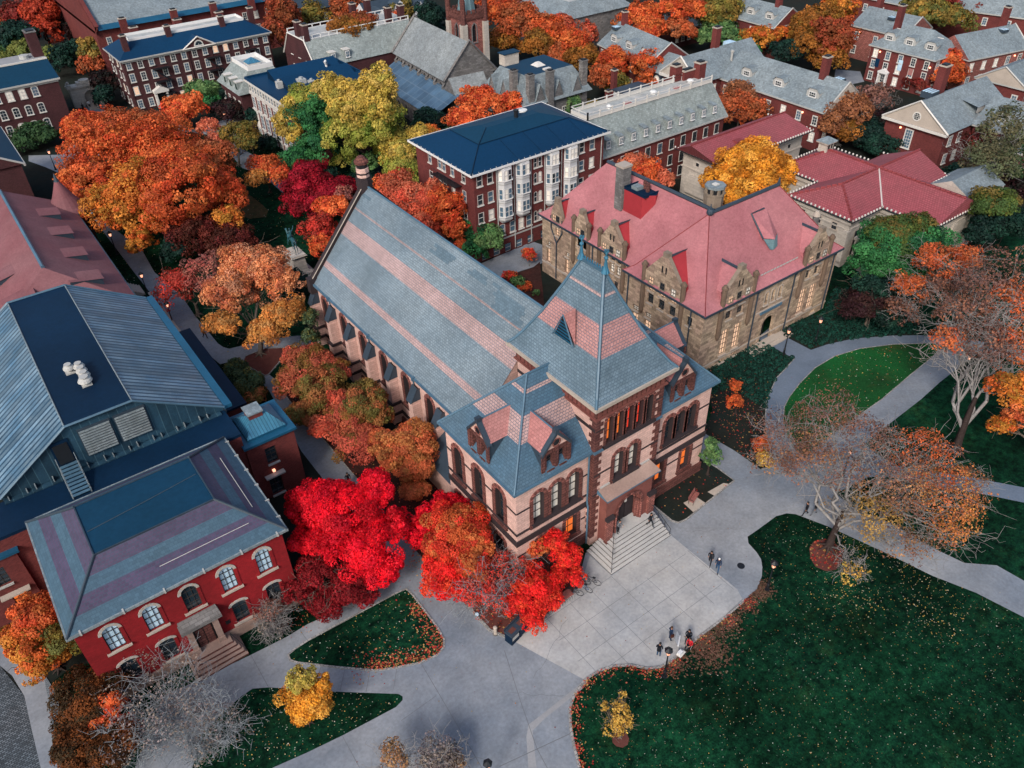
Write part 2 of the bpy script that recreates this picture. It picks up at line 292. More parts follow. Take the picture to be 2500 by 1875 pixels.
# surveyed outlines of the ground surfaces, in metres
G={
'plaza':[(1.61,32.77),(4.04,32.3),(6.67,31.9),(10.88,31.45),(11.56,31.63),(11.71,31.89),(11.57,32.26),(9.43,34.02),(7.5,35.62),(4.83,37.99),(3.85,38.83),(2.85,39.46),(1.9,39.38),(0.14,38.9),(-1.53,38.25),(-2.96,36.24),(-4.12,34.12),(-7.63,36.78),(-6.23,38.73),(-4.62,40.72),(-2.83,43.03),(-0.36,42.74),(3.86,42.35),(6.82,42.15),(8.77,42.22),(10.51,41.99),(13.55,42.08),(16.96,42.45),(17.04,47.04),(17.03,51.45),(17.23,56.64),(17.26,61.82),(17.85,66.78),(18.64,73.35),(18.52,76.21),(18.18,78.45),(17.8,81.29),(16.07,81.63),(14.4,92.99),(14.45,102.72),(14.33,109.37),(14.27,116.81),(14.12,137.54),(14.62,151.66),(12.67,158.22),(10.9,162.96),(11.46,165.85),(16.44,162.2),(21.76,170.1),(24.8,175.94),(26.66,188.76),(29.04,186.73),(28.84,176.05),(30.6,165.96),(35.27,165.96),(38.49,163.24),(39.67,158.88),(43.85,159.87),(47.22,159.93),(48.89,155.62),(46.1,149.68),(43.19,144.35),(43.48,142.12),(44.02,135.91),(43.62,124.51),(42.35,114.61),(41.3,119.32),(41.45,126.29),(40.94,132.11),(39.98,134.9),(40.63,142.78),(41.92,149.23),(40.91,154.03),(38.97,157.55),(34.16,162.42),(30.14,161.72),(26.79,160.59),(21.56,157.45),(17.61,151.41),(15.46,142.54),(15.1,130.44),(17.17,116.5),(16.59,108.41),(17.53,99.86),(17.28,94.02),(17.39,85.98),(17.62,84.82),(18.09,84.02),(20.03,83.56),(24.64,82.0),(25.83,81.39),(27.08,80.17),(26.2,78.34),(23.91,79.4),(23.21,78.68),(19.84,76.15),(20.33,73.24),(19.86,71.84),(19.6,67.81),(19.85,62.01),(19.89,54.14),(19.82,48.96),(19.83,43.68),(19.99,37.93),(20.18,35.84),(20.29,32.61),(21.28,30.65),(24.45,30.79),(27.61,31.17),(28.97,31.82),(31.7,33.93),(34.03,32.72),(40.36,34.55),(40.37,31.89),(40.67,31.35),(41.52,31.2),(48.81,31.86),(48.85,34.04),(48.54,36.19),(49.59,37.51),(51.69,38.39),(52.13,34.6),(52.09,31.29),(53.29,30.87),(54.73,32.34),(56.0,33.75),(58.2,35.83),(60.87,37.86),(61.82,38.36),(64.79,39.72),(67.27,40.27),(69.35,40.82),(69.29,43.65),(69.18,46.19),(70.88,46.48),(72.5,46.76),(72.18,43.81),(72.31,40.73),(74.8,40.23),(78.19,39.03),(82.29,36.54),(85.34,34.22),(87.4,32.26),(89.35,29.32),(91.2,25.45),(89.49,24.58),(87.79,28.46),(83.73,28.44),(78.32,28.2),(74.1,27.81),(67.31,27.54),(63.15,27.31),(62.8,25.67),(63.0,23.31),(65.49,20.29),(67.7,17.37),(69.7,14.51),(67.79,13.53),(66.14,16.0),(63.71,19.23),(61.28,22.86),(59.43,24.3),(55.11,24.9),(54.82,22.68),(55.96,19.39),(56.17,15.91),(56.83,13.11),(58.76,11.29),(58.98,9.05),(59.5,7.27),(55.72,5.44),(55.4,7.23),(54.64,10.86),(53.4,14.04),(52.65,17.24),(51.74,20.52),(51.07,22.8),(50.39,24.52),(49.98,25.53),(49.41,26.1),(48.39,26.45),(45.61,26.41),(44.41,26.43),(43.88,25.88),(43.65,24.77),(43.35,24.02),(42.77,23.4),(41.98,22.79),(40.6,22.12),(38.83,22.02),(36.32,21.88),(33.26,21.9),(29.89,21.71),(28.88,21.85),(28.02,22.37),(27.26,23.31),(26.15,24.07),(24.96,24.49),(23.58,24.58),(22.1,24.09),(21.16,23.49),(20.25,22.3),(19.52,21.02),(18.87,19.67),(17.78,17.53),(0.05,30.96)],
'circle_hole':[(84.41,32.82),(80.66,35.48),(76.97,37.35),(73.34,38.27),(69.8,38.27),(66.11,37.55),(63.31,36.74),(61.47,35.99),(59.68,34.67),(57.99,32.91),(56.97,30.98),(56.83,29.73),(60.99,30.08),(67.73,30.3),(70.85,30.37),(77.14,30.93),(81.82,31.25),(84.65,31.68)],
'lawn1':[(17.0,40.28),(15.97,40.44),(8.08,40.76),(6.9,40.67),(6.26,40.51),(6.19,39.96),(6.57,39.4),(8.84,37.17),(11.11,35.08),(12.44,34.33),(14.29,33.5),(15.71,33.28),(16.5,33.55),(16.89,34.15),(17.07,35.41),(17.1,37.44),(17.12,39.39)],
'mulch_island':[(19.05,81.24),(21.51,81.3),(24.02,79.53),(23.21,78.68),(19.84,76.15),(19.37,76.22),(18.5,79.11),(18.51,80.52)],
'backpath':[(51.79,81.51),(55.55,81.81),(63.05,82.19),(63.67,80.11),(60.76,76.43),(58.54,76.35),(53.54,76.88),(49.06,77.5)],
'bed_red':[(20.18,35.84),(20.29,32.61),(21.28,30.65),(24.45,30.79),(27.61,31.17),(28.97,31.82),(31.41,33.86),(28.53,37.56),(19.99,37.93)],
'bed_bench':[(40.36,34.55),(40.37,31.89),(40.67,31.35),(41.52,31.2),(48.81,31.86),(48.85,34.04),(48.54,36.19),(46.98,35.06),(43.88,35.34)],
'bed_shrub':[(58.51,45.63),(68.98,46.02),(69.16,43.54),(69.35,40.82),(67.27,40.27),(64.79,39.72),(60.87,37.86),(58.2,35.83),(56.0,33.75),(53.29,30.87),(52.09,31.29),(52.13,34.6),(51.69,38.39),(55.24,40.45)],
'bed_right':[(72.5,46.76),(72.18,43.81),(72.31,40.73),(74.8,40.23),(78.19,39.03),(82.29,36.54),(85.34,34.22),(89.35,37.73),(87.14,44.39),(86.4,47.55),(79.92,44.66)],
'bed_nave':[(19.75,71.92),(19.6,67.81),(19.85,62.01),(19.89,54.14),(19.82,48.96),(19.83,43.68),(19.99,37.93),(25.72,36.26),(25.97,48.57),(25.62,62.83),(26.08,74.74),(25.23,78.57),(23.55,77.78),(20.76,74.44)],
'bed_court':[(53.41,76.7),(58.4,76.18),(60.23,76.86),(53.05,66.7),(50.37,64.14),(51.35,70.52)],
'cobble':[(-12.46,53.68),(-11.43,49.59),(-11.56,46.0),(-11.64,42.83),(-11.95,40.05),(-16.28,43.34),(-14.56,55.29)],
'side_path':[(-12.0,56.38),(-10.52,55.98),(-9.82,50.98),(-10.04,46.45),(-10.46,41.94),(-10.81,39.19),(-11.95,40.05),(-11.64,42.83),(-11.56,46.0),(-11.43,49.59),(-11.85,52.08),(-12.46,53.68),(-13.88,55.92),(-13.72,56.98)],
'brick_strip':[(-9.82,50.98),(-9.5,48.97),(-9.33,45.1),(-10.27,45.62),(-9.96,48.89)],
'verge':[(18.87,19.67),(19.52,21.02),(20.25,22.3),(21.16,23.49),(22.1,24.09),(23.58,24.58),(24.96,24.49),(26.15,24.07),(27.26,23.31),(28.02,22.37),(28.88,21.85),(29.89,21.71),(33.26,21.9),(36.32,21.88),(38.83,22.02),(38.41,20.67),(36.19,20.9),(34.54,20.72),(31.64,20.64),(29.85,20.66),(28.6,21.18),(27.61,21.94),(26.85,22.96),(25.8,23.68),(24.74,23.91),(23.55,23.96),(22.35,23.61),(21.4,23.11),(20.54,22.09),(19.8,20.8),(19.1,19.49)],
'slab':[(21.29,30.55),(24.35,30.67),(27.55,31.11),(29.19,31.65),(31.75,33.43),(31.82,30.66),(39.09,30.78),(39.16,26.74),(39.24,23.12),(38.83,22.23),(36.47,22.01),(33.4,22.03),(30.02,21.83),(29.0,21.98),(28.15,22.5),(27.38,23.44),(26.27,24.2),(25.08,24.62),(23.51,24.68)],
'circle_path':[(85.34,34.22),(82.29,36.54),(78.19,39.03),(74.8,40.23),(72.31,40.73),(69.35,40.82),(67.27,40.27),(64.79,39.72),(61.82,38.36),(60.87,37.86),(58.2,35.83),(59.75,34.62),(61.47,35.99),(63.31,36.74),(66.11,37.55),(69.8,38.27),(73.34,38.27),(76.97,37.35),(80.66,35.48),(84.41,32.82)],
'door_path':[(70.88,46.48),(69.18,46.19),(69.29,43.65),(69.35,40.82),(72.31,40.73),(72.18,43.81),(72.5,46.76)],
'path_b':[(65.49,20.29),(67.7,17.37),(69.7,14.51),(67.79,13.53),(66.14,16.0),(63.71,19.23)],
'step_pad':[(45.65,32.38),(47.75,32.26),(48.12,31.77),(45.78,31.67)],
'bench_pad':[(42.8,32.79),(44.33,32.67),(44.45,31.38),(42.69,31.44)],
'bare_patch':[(36.12,125.55),(36.84,122.98),(36.95,119.03),(36.84,116.32),(35.73,114.51),(33.45,115.48),(32.73,117.85),(33.6,121.78)],
'stain':[(17.93,24.34),(18.7,24.35),(23.2,24.52),(24.0,24.48),(23.06,24.12),(19.18,23.99),(17.89,23.79),(16.47,21.49),(16.01,21.84),(17.25,23.69)],
'lawn_edge':[(40.6,22.12),(42.07,22.82),(43.41,23.97),(43.98,25.92),(44.49,26.36),(45.62,26.28),(48.37,26.34),(49.9,25.46),(50.99,22.74),(51.66,20.46),(52.57,17.19),(53.33,13.99),(54.56,10.81),(55.33,7.19)],
'joints':[(7.97,38.06),(7.34,37.34),(9.27,36.62),(8.17,35.23),(10.84,35.37),(9.68,33.91),(12.55,34.2),(11.49,32.87),(3.88,42.33),(3.88,38.89),(7.99,42.03),(8.05,40.92),(10.98,41.93),(10.9,40.74),(15.88,41.84),(15.8,40.57),(6.63,31.81),(6.53,29.04),(13.74,30.39),(10.66,30.28),(19.12,36.6),(21.92,35.81),(44.46,27.67),(40.21,30.96)],
'lawn2':[(-1.53,38.25),(1.9,39.38),(3.85,38.83),(9.43,34.02),(11.47,32.16),(10.87,31.54),(6.7,31.95),(1.65,32.86),(-2.72,36.06)],
'court_path':[(161.43,101.9),(164.16,97.68),(159.06,93.18),(154.79,94.11),(154.33,97.25)],
'tree_ring':[(47.62,22.23),(48.48,22.44),(49.47,22.09),(49.91,21.34),(49.78,20.27),(48.54,19.51),(47.45,19.34),(46.65,19.79),(46.36,20.63),(46.76,21.44)],
'sapling_ring':[(22.17,19.95),(22.48,20.02),(22.89,19.82),(23.16,19.46),(23.05,19.09),(22.65,18.83),(22.22,18.88),(21.94,19.22),(21.89,19.59)],
}
TREES=[
('maple_tree','huge rounded orange tree beside the long walkway,widest crown in the scene',(21.2,111.4),[(20.5,135.4,8,8.94,5.93,'or'),(25.5,124.0,9,8.66,6.24,'or'),(14.9,128.6,6.5,5.34,4.51,'or'),(18.4,116.9,6.5,7.57,5.17,'oy'),(23.9,113.1,7.5,6.43,5.28,'or'),(29.6,112.0,6.5,3.56,4.98,'or'),(25.0,137.1,9,6.79,3.4,'ob'),(32.0,121.7,8,3.8,2.58,'ob'),(16.6,110.3,4,1.9,2.65,'oy'),(27.9,106.4,5,2.8,2.8,'oy')],1.25,0,1.0,''),
('maroon_tree','dark maroon and green shrubby tree under the front of the huge orange tree',(22.8,105.6),[(22.8,107.6,4,3.75,2.96,'dr'),(26.4,103.5,3.5,3.67,2.89,'dr'),(20.0,106.9,3,2.17,2.17,'dg')],1.0,0,1.0,''),
('sparse_maple','thin pinkish red tree with grey twigs beside the peach crowned tree',(17.7,93.7),[(16.5,95.3,4,3.1,2.73,'rd2'),(19.5,93.1,4.5,3.05,3.41,'pk')],0.35,1,1.0,''),
('maple_tree','peach and orange tree with bare patches whose leaning trunk meets the mulch island',(20.6,80.4),[(24.0,85.8,8.5,4.92,2.46,'pe'),(19.9,84.0,7,3.31,2.62,'pe'),(25.4,82.9,6.5,2.82,3.48,'pe'),(23.7,78.3,5.5,2.47,2.12,'py'),(17.4,81.2,5.5,2.24,1.12,'py'),(21.0,77.1,5,2.68,1.34,'py')],0.8,1,1.0,''),
('maple_tree','small round orange red tree in front of the brick hall doorway',(38.5,159.3),[(38.8,158.8,4.5,4.18,2.54,'or2'),(37.1,157.3,3.5,3.49,2.25,'or2')],0.9,0,1.0,''),
('maple_sapling','small salmon tree beside the lit lamp near the curved path',(37.6,142.9),[(39.0,146.8,4,2.27,1.56,'pk2'),(38.7,140.4,3.5,2.38,1.45,'pk2')],0.6,1,1.0,''),
('young_oak','olive and bronze tree above the end of the curved path',(39.9,136.3),[(41.8,137.7,5,3.33,2.2,'og'),(41.3,134.2,4,2.31,2.31,'og')],0.8,1,1.0,''),
('maple_tree','small orange tree on the lawn left of the crimson tree',(39.8,122.5),[(39.8,121.7,4.5,3.37,1.85,'or2'),(37.6,120.0,4,2.44,1.37,'py'),(40.7,118.4,4,1.74,1.74,'or2')],0.7,1,1.0,''),
('crimson_maple','deep crimson tree behind the far end of the striped roof',(41.7,107.6),[(41.9,109.7,6,3.6,2.81,'cr'),(40.0,109.9,4.5,2.95,2.95,'cr'),(42.7,105.4,5,3.84,2.21,'cr'),(40.2,107.0,3.5,3.55,1.88,'cr'),(46.6,107.3,4.5,1.97,1.57,'cr')],1.2,0,1.0,''),
('maple_tree','orange red tree pressed against the far gable of the striped roof hall',(39.5,98.7),[(40.6,99.7,5.5,2.75,2.37,'or2'),(37.8,97.8,4,2.4,2.4,'rd2'),(42.8,100.9,5,1.86,2.61,'pk'),(35.8,94.1,3,1.75,2.12,'or2')],1.0,0,1.0,''),
('ginkgo_tree','tall yellow and green tree,tallest crown beside the flat blue roofed hall',(55.5,117.8),[(55.5,117.2,12,6.68,4.68,'yl'),(58.2,114.5,15,3.11,3.11,'yl'),(52.9,123.1,13,3.25,2.85,'yl'),(57.3,114.5,9,4.55,4.95,'yg'),(53.2,116.8,8,4.92,3.7,'yg'),(58.4,114.5,6,3.19,2.78,'yg')],1.2,0,1.0,''),
('ginkgo_tree','bright green tree with yellow left side before the brick hall with tall windows',(47.9,124.1),[(49.9,121.9,10,3.58,3.98,'gr'),(50.4,127.8,11,2.97,2.55,'yg'),(48.3,129.1,7,3.38,4.63,'yl'),(50.1,121.5,6,3.97,3.55,'gr'),(45.8,122.6,4,3.61,1.84,'gr')],1.2,0,1.0,''),
('round_bush','pale green and yellow bush between the crimson tree and the yellow tree',(53.9,118.4),[(53.2,120.6,3,2.55,1.68,'yg'),(54.7,116.1,3,2.49,2.07,'gr2')],1,0,1.0,''),
('ginkgo_tree','rounded yellow green tree left of the white bay building',(56.4,106.7),[(57.0,108.6,6.5,3.06,2.66,'yl'),(56.1,106.2,4.5,3.35,2.95,'yg'),(55.7,104.0,3,2.32,1.49,'yg')],1.2,0,1.0,''),
('ginkgo_tree','golden tree top showing behind the corner of the blue hip roof',(63.3,112.0),[(62.6,112.2,7,2.82,1.41,'yl'),(64.9,111.5,7,2.13,1.28,'oy')],1,0,1.0,''),
('maple_tree','bright orange dome shaped tree behind the blue hip roof',(79.6,117.1),[(79.7,116.7,7,4.99,2.75,'or2'),(74.5,115.5,6,3.75,1.97,'or2'),(84.1,115.3,6,3.49,2.61,'or2'),(82.8,126.4,6,2.86,1.44,'pe')],1.2,0,1.0,''),
('maple_tree',"salmon red tree cluster right of the striped roof's far chimney,beside the bay window block",(49.5,92.3),[(49.1,93.8,7,3.89,2.76,'pk3'),(50.4,89.3,7,3.21,3.21,'pk3'),(50.2,100.0,6,2.2,1.82,'or2'),(48.2,86.8,5,2.29,2.29,'pk3')],1.0,1,1.0,''),
('maple_tree','orange red tree between the striped roof and the white bay building,nearest the brick corner',(51.6,86.7),[(51.0,86.0,7.5,2.57,2.91,'or2'),(51.3,84.3,5,2.0,2.7,'or2'),(53.9,93.3,7,1.82,1.45,'pk3'),(51.3,83.0,3,1.28,1.46,'or2')],1.1,0,1.0,''),
('green_tree','small leafy green tree at the foot of the white bay building',(54.0,83.0),[(54.2,84.1,3.8,2.61,2.42,'gr'),(54.9,81.7,3,2.15,2.15,'gr2'),(52.6,82.4,2.2,2.01,1.62,'gr')],1,0,1.0,''),
('maple_tree','large dark orange tree behind the flat blue roof,left of the grey chapel',(77.3,161.0),[(76.4,160.1,11,5.17,3.65,'br'),(75.0,164.0,8,3.83,4.34,'br'),(79.9,160.6,7,4.3,4.3,'ob'),(78.9,160.9,12,3.32,2.3,'rb')],1.2,0,1.0,''),
('maple_tree','narrow orange tree touching the left end of the grey chapel roof',(90.6,168.6),[(92.4,169.9,8,2.81,2.54,'or'),(89.2,167.5,6,3.02,2.75,'ob')],1,0,1.0,''),
('evergreen_tree','dark green tree behind the grey chapel roof',(102.6,171.6),[(101.9,170.8,8,3.94,3.1,'dg'),(103.9,173.0,5,3.21,1.6,'dg')],1.1,0,1.0,''),
('olive_tree','yellowish green tree in front of the white gabled house',(100.5,182.7),[(100.5,182.7,7,3.57,2.7,'og')],1,0,1.0,''),
('rust_tree','tall rust brown tree at the end of the blue roofed brick hall',(73.2,188.8),[(74.3,190.2,9,4.84,4.27,'rb'),(68.5,183.0,7,3.1,3.65,'rb'),(74.0,189.8,6,2.69,2.69,'dr')],1,0,1.0,''),
('olive_tree','grey green tree behind the gambrel roofed hall',(83.1,197.4),[(83.2,195.6,7,4.48,3.29,'og'),(82.8,203.9,7,2.89,2.28,'og')],1,0,1.0,''),
('maple_tree','orange brown tree at the top edge behind the twin chimneys',(90.1,191.6),[(90.1,191.6,8,4.46,3.28,'ob')],1,0,1.0,''),
('maple_tree','wide orange mass of a tree right of the gothic tower',(110.2,151.5),[(109.8,155.1,10,5.52,3.91,'or'),(111.8,149.5,9,5.93,4.34,'ob'),(107.2,149.4,6,4.4,2.8,'br')],1.1,0,1.0,''),
('maple_tree','orange brown tree behind the slate mansard house',(114.3,144.1),[(115.2,145.1,8,5.4,2.7,'or'),(110.7,142.2,6,4.8,2.68,'br'),(120.0,145.3,8,3.49,2.42,'pk3')],1.1,0,1.0,''),
('maple_tree','rust orange tree right of the slate mansard house',(114.0,133.6),[(115.2,135.4,7,4.26,2.7,'or'),(113.6,130.7,5,4.17,2.63,'br'),(112.2,135.8,5,3.29,2.26,'ob')],1.1,0,1.0,''),
('pale_tree','faded pink and grey tree at the top edge above the orange masses',(126.6,166.7),[(128.5,165.1,7,4.96,2.58,'pk'),(123.9,168.9,8,4.41,2.21,'pk')],0.7,1,1.0,''),
('sumac_tree','small coral red tree at the left end of the long slate dormer roof',(126.9,143.4),[(126.9,143.4,5,2.54,3.56,'pk3')],1,0,1.0,''),
('elm_tree','orange tree with green inside,in front of the slate dormer roof',(112.2,119.8),[(113.7,120.8,6,4.0,3.02,'or'),(108.9,119.0,5,3.04,2.56,'ob'),(111.8,117.4,4,2.62,2.13,'og')],1,0,1.0,''),
('elm_tree','orange tree right of the thin brick chimney by the low flat roof',(117.0,114.0),[(116.5,114.4,6.5,3.5,3.02,'or'),(117.6,114.1,4,3.09,2.1,'ob'),(117.7,110.8,4,1.74,1.25,'or')],1,0,1.0,''),
('maple_tree','orange tree behind the brick chimney of the slate dormer house',(137.2,137.5),[(137.4,138.8,8,5.68,2.87,'or'),(136.8,134.0,6,4.06,2.4,'or')],1.1,0,1.0,''),
('maple_tree','upright orange tree with a visible forked trunk near the blue canopy',(150.1,138.6),[(144.4,134.3,9,5.72,3.49,'or'),(142.7,130.9,6,4.11,2.43,'ob')],1,1,1.0,''),
('olive_tree','green and orange tree at the top edge left of the grey dormer roof',(152.2,129.7),[(153.3,129.3,8,5.82,3.55,'og'),(147.8,131.2,9,3.65,2.53,'or')],1.1,0,1.0,''),
('green_tree','wide soft green tree behind the triangular skylight roof',(151.5,126.2),[(151.8,126.1,4.5,5.76,2.88,'gr2'),(147.7,127.8,4,2.59,1.45,'gr2')],1,0,1.0,''),
('elm_tree','low golden orange tree left of the large dark orange dome',(155.1,116.2),[(154.2,117.1,5,4.11,2.43,'oy'),(157.2,114.0,5.5,3.09,1.97,'oy')],1.1,0,1.0,''),
('evergreen_tree','dark green tree under the golden tree near the top right houses',(151.0,108.8),[(151.1,107.9,4.5,3.96,2.6,'dg'),(150.2,115.6,3,2.02,2.02,'gr')],1.1,0,1.0,''),
('maple_tree','large dark orange dome of a tree in the upper right',(157.6,104.8),[(159.5,107.8,8,6.62,3.31,'br'),(157.0,100.6,7,4.95,4.42,'rb'),(153.3,104.7,6,3.95,3.95,'br'),(155.4,100.6,4,4.44,2.24,'br')],1.2,0,1.0,''),
('maple_tree','orange green tree at the top edge above the large dark orange dome',(175.9,113.6),[(175.8,113.9,8,4.41,3.24,'oy'),(176.5,112.2,6,2.76,2.17,'ob')],1,0,1.0,''),
('elm_tree','wide yellow green tree behind the brick house with banners',(186.8,98.4),[(186.9,99.0,8,6.68,3.34,'og'),(190.0,94.7,7,4.47,2.68,'og'),(181.4,100.9,6,3.84,2.06,'og')],1.2,0,1.0,''),
('red_oak','dark red tree at the top edge right of the yellow green tree',(198.5,99.2),[(203.2,97.3,7,5.33,2.8,'dr2'),(193.3,101.2,9,5.16,2.58,'dr2')],1.1,0,1.0,''),
('red_oak','red tree in the top right corner of the view',(207.5,91.6),[(207.8,91.6,7,5.96,2.98,'rd3'),(205.2,91.9,5,2.96,1.69,'rd3')],1.1,0,1.0,''),
('maple_tree','glowing orange round tree against the banner hung brick house',(165.2,79.9),[(166.5,80.6,5.5,3.94,2.87,'or2'),(163.8,79.2,4,3.89,1.98,'or')],1.2,0,1.0,''),
('birch_tree','brown orange tree with pale trunk between the red tiled roof and the gabled brick wing',(126.4,76.1),[(125.5,77.7,7,3.19,2.29,'rb2'),(126.5,75.3,6,3.59,3.14,'rb2'),(122.6,75.9,5,2.75,2.75,'rb2'),(125.1,74.0,3.5,3.17,1.77,'br')],0.75,1,1.0,''),
('birch_tree','brown orange tree behind the end of the long white railed roof',(118.9,92.4),[(120.9,93.8,6,4.13,2.23,'rb2'),(116.0,91.9,5,3.62,2.7,'ob'),(118.7,89.2,4,2.83,2.37,'ob')],0.9,1,1.0,''),
('birch_tree','smaller rust tree beside the lit brick wall right of the white railed roof',(124.3,87.8),[(125.0,87.6,4.5,2.27,1.57,'rb2'),(122.4,88.4,3,1.64,1.64,'or')],0.9,0,1.0,''),
('pine_tree','narrow dark conifer in front of the west gable with the round window',(137.6,65.5),[(138.5,66.4,6,1.66,1.66,'dg'),(138.7,65.8,4,2.29,2.29,'dg'),(136.9,65.1,2.5,2.89,1.94,'dr')],0.8,1,1.0,''),
('bare_tree','grey leafless tree in the dark court left of the gabled brick wing',(140.9,79.8),[(141.5,79.7,4,3.94,2.45,'tn'),(138.7,80.1,3,2.6,2.11,'dr')],0.4,2,1.0,''),
('sycamore_tree','tall pale barked tree with thin green leaves at the right edge',(128.7,49.8),[(124.5,48.9,11,4.35,3.11,'og2'),(119.2,47.3,8,4.92,4.11,'og2'),(124.3,46.1,7,3.27,4.08,'gr3'),(124.1,52.2,7,3.31,3.31,'dr')],0.35,2,1.0,''),
('ginkgo_tree','golden yellow tree between the two pink and red roofs',(92.6,68.1),[(93.6,68.3,9,3.53,2.37,'go'),(91.6,70.2,8,3.53,3.15,'go'),(96.9,66.9,7,3.27,2.49,'go'),(89.1,70.7,6,2.87,2.48,'go'),(92.1,66.5,6,3.82,2.64,'go'),(88.0,67.3,5,2.5,1.72,'go'),(97.7,65.5,6,1.97,1.57,'go')],1.3,0,1.0,''),
('maple_tree','salmon orange tree behind the black ridge of the pink roof',(84.2,82.1),[(83.3,84.2,6,2.64,1.32,'pk2'),(84.3,81.4,5,2.95,1.72,'or2'),(86.0,79.1,4,1.97,1.57,'pk2')],0.9,1,1.0,''),
('green_tree','pale green and yellow tree in front of the slate mansard house',(95.4,114.5),[(95.3,115.2,5,3.24,1.83,'og'),(95.8,112.8,4,2.42,1.96,'gr2')],1,0,1.0,''),
('green_tree','full green tree in front of the stone portico on the right',(88.4,41.9),[(89.0,43.1,9,3.65,1.99,'gb'),(89.2,39.9,8,3.63,2.55,'gr'),(86.4,43.3,7,3.61,2.52,'gr'),(88.5,41.0,5,3.95,2.83,'gr'),(91.3,41.8,9,2.85,1.42,'gb'),(85.8,43.7,5,2.52,2.52,'gr')],1.3,0,1.0,''),
('dark_tree','very dark green and maroon tree left of the autumn tree in the mulched grounds',(81.5,39.9),[(83.2,40.7,4.5,2.99,1.5,'dg'),(80.1,40.0,3.5,3.2,1.6,'dm'),(81.6,38.1,3,2.41,1.65,'dg')],0.9,1,1.0,''),
('green_tree','dark green tree with bronze top at the right edge above the autumn tree',(106.8,39.4),[(107.1,40.3,8,3.5,1.75,'gb'),(107.2,38.5,6,3.51,2.33,'dg'),(104.6,39.5,5,2.52,2.52,'dg')],1.3,0,1.0,''),
('oak_tree','wide half bare orange tree left of the grey branched giant',(84.9,31.3),[(86.0,36.0,9,3.21,1.77,'or3'),(81.7,36.7,7,2.36,2.01,'or3'),(89.3,34.4,9,2.19,1.48,'or3'),(85.0,34.0,6.5,3.47,2.39,'tr'),(80.0,35.5,5,2.08,1.72,'tr')],0.27,2,1.0,''),
('oak_tree','giant half bare tree with forked grey trunk beside the straight path',(69.3,21.2),[(80.8,28.0,12,3.7,3.07,'tr'),(81.1,24.9,10,3.22,4.16,'or3'),(75.3,24.8,9,3.55,2.54,'tr'),(72.5,27.0,9,2.09,1.05,'or3'),(77.1,22.5,8,2.64,2.31,'or3'),(75.9,28.0,10,2.63,2.31,'tr')],0.19,3,1.0,''),
('oak_tree','orange leafed tree cut by the right edge of the photo below the grey branched giant',(74.8,16.3),[(72.6,19.4,7,2.07,2.07,'oy'),(72.1,18.2,5.5,1.62,2.26,'or3'),(71.3,18.8,4,1.39,1.02,'oy')],0.8,1,1.0,''),
('oak_tree','broad half bare tree on the big lawn with a mulch ring at its foot',(48.9,21.2),[(51.6,26.1,11,2.82,1.41,'tr'),(48.9,27.8,9,2.82,1.41,'tr'),(53.0,23.2,10,2.84,1.42,'tr'),(56.8,19.7,8,3.36,1.68,'or3'),(47.9,24.1,9,3.48,1.74,'tr2'),(52.3,19.5,8,3.78,1.89,'tr2'),(55.7,16.3,6.5,3.52,1.76,'oy2'),(54.5,14.3,5,2.54,2.17,'oy2'),(50.4,19.2,5,3.05,1.52,'oy3'),(45.9,26.9,8,1.84,0.92,'tr2'),(59.0,16.2,6,1.82,1.47,'tr2'),(46.1,17.5,2.5,1.12,1.57,'ye2'),(51.0,15.9,4,2.11,1.05,'tr2')],0.11,3,1.0,''),
('green_sapling','small young green tree in the bed at the right corner of the stone hall',(47.4,34.0),[(47.7,34.5,3.6,0.77,0.62,'gr2'),(47.3,33.9,2.6,1.01,1.01,'gr2')],1,0,1.0,''),
('sapling','small copper orange tree in the mulch between stone hall and ground cover bed',(56.6,38.5),[(56.3,38.9,3.6,0.66,0.86,'or'),(55.6,38.2,2.4,1.0,1.17,'or')],0.8,0,1.0,''),
('autumn_shrub','orange and yellow shrub at the tip of the mulch bed by the circular path',(52.8,32.0),[(53.2,32.6,1.8,1.06,1.06,'or'),(52.3,31.2,1.2,0.95,0.9,'ye')],0.7,0,1.0,''),
('young_ginkgo','small dense yellow tree on the narrow lawn at the lower left',(5.2,34.3),[(5.7,34.9,4.6,1.06,0.53,'yl'),(5.6,34.2,3.2,1.78,0.89,'go'),(6.8,34.0,3.6,0.81,0.81,'go'),(5.2,34.0,2,1.31,0.66,'go')],1.3,0,1.0,''),
('yellow_sapling','sparse yellow sapling growing from a mulch ring on the big lawn',(22.6,19.6),[(23.2,20.3,4,0.31,0.43,'ye'),(22.7,19.9,2.6,0.87,1.16,'ye'),(22.2,19.8,1.6,0.8,0.4,'ye'),(23.0,19.5,1.8,0.64,0.64,'ye'),(22.1,20.9,3,0.34,0.48,'ye')],0.4,1,1.0,''),
('beech_tree','orange and gold tree at the left corner of the red brick hall',(-8.7,50.4),[(-7.9,51.1,6,2.03,1.02,'or'),(-9.0,50.7,4.5,2.24,1.4,'oy'),(-7.9,49.9,4,2.05,2.05,'og'),(-9.5,49.8,2.8,2.08,1.04,'oy'),(-10.0,51.0,3.5,1.14,1.5,'oy')],1.3,0,1.0,''),
('bronze_shrub','dark bronze shrub mass at the lower left beside the cobbled strip',(-7.4,44.0),[(-7.2,44.5,2.5,2.51,1.26,'db'),(-5.7,44.2,2.5,1.43,0.71,'db'),(-8.4,43.0,2,1.96,0.98,'db')],1.1,0,1.0,''),
('bronze_shrub','dark olive shrub mass along the lower left edge of the view',(-8.0,40.5),[(-8.6,41.0,2,2.45,1.23,'db'),(-7.0,39.7,2,2.08,1.04,'db')],1.1,0,1.0,''),
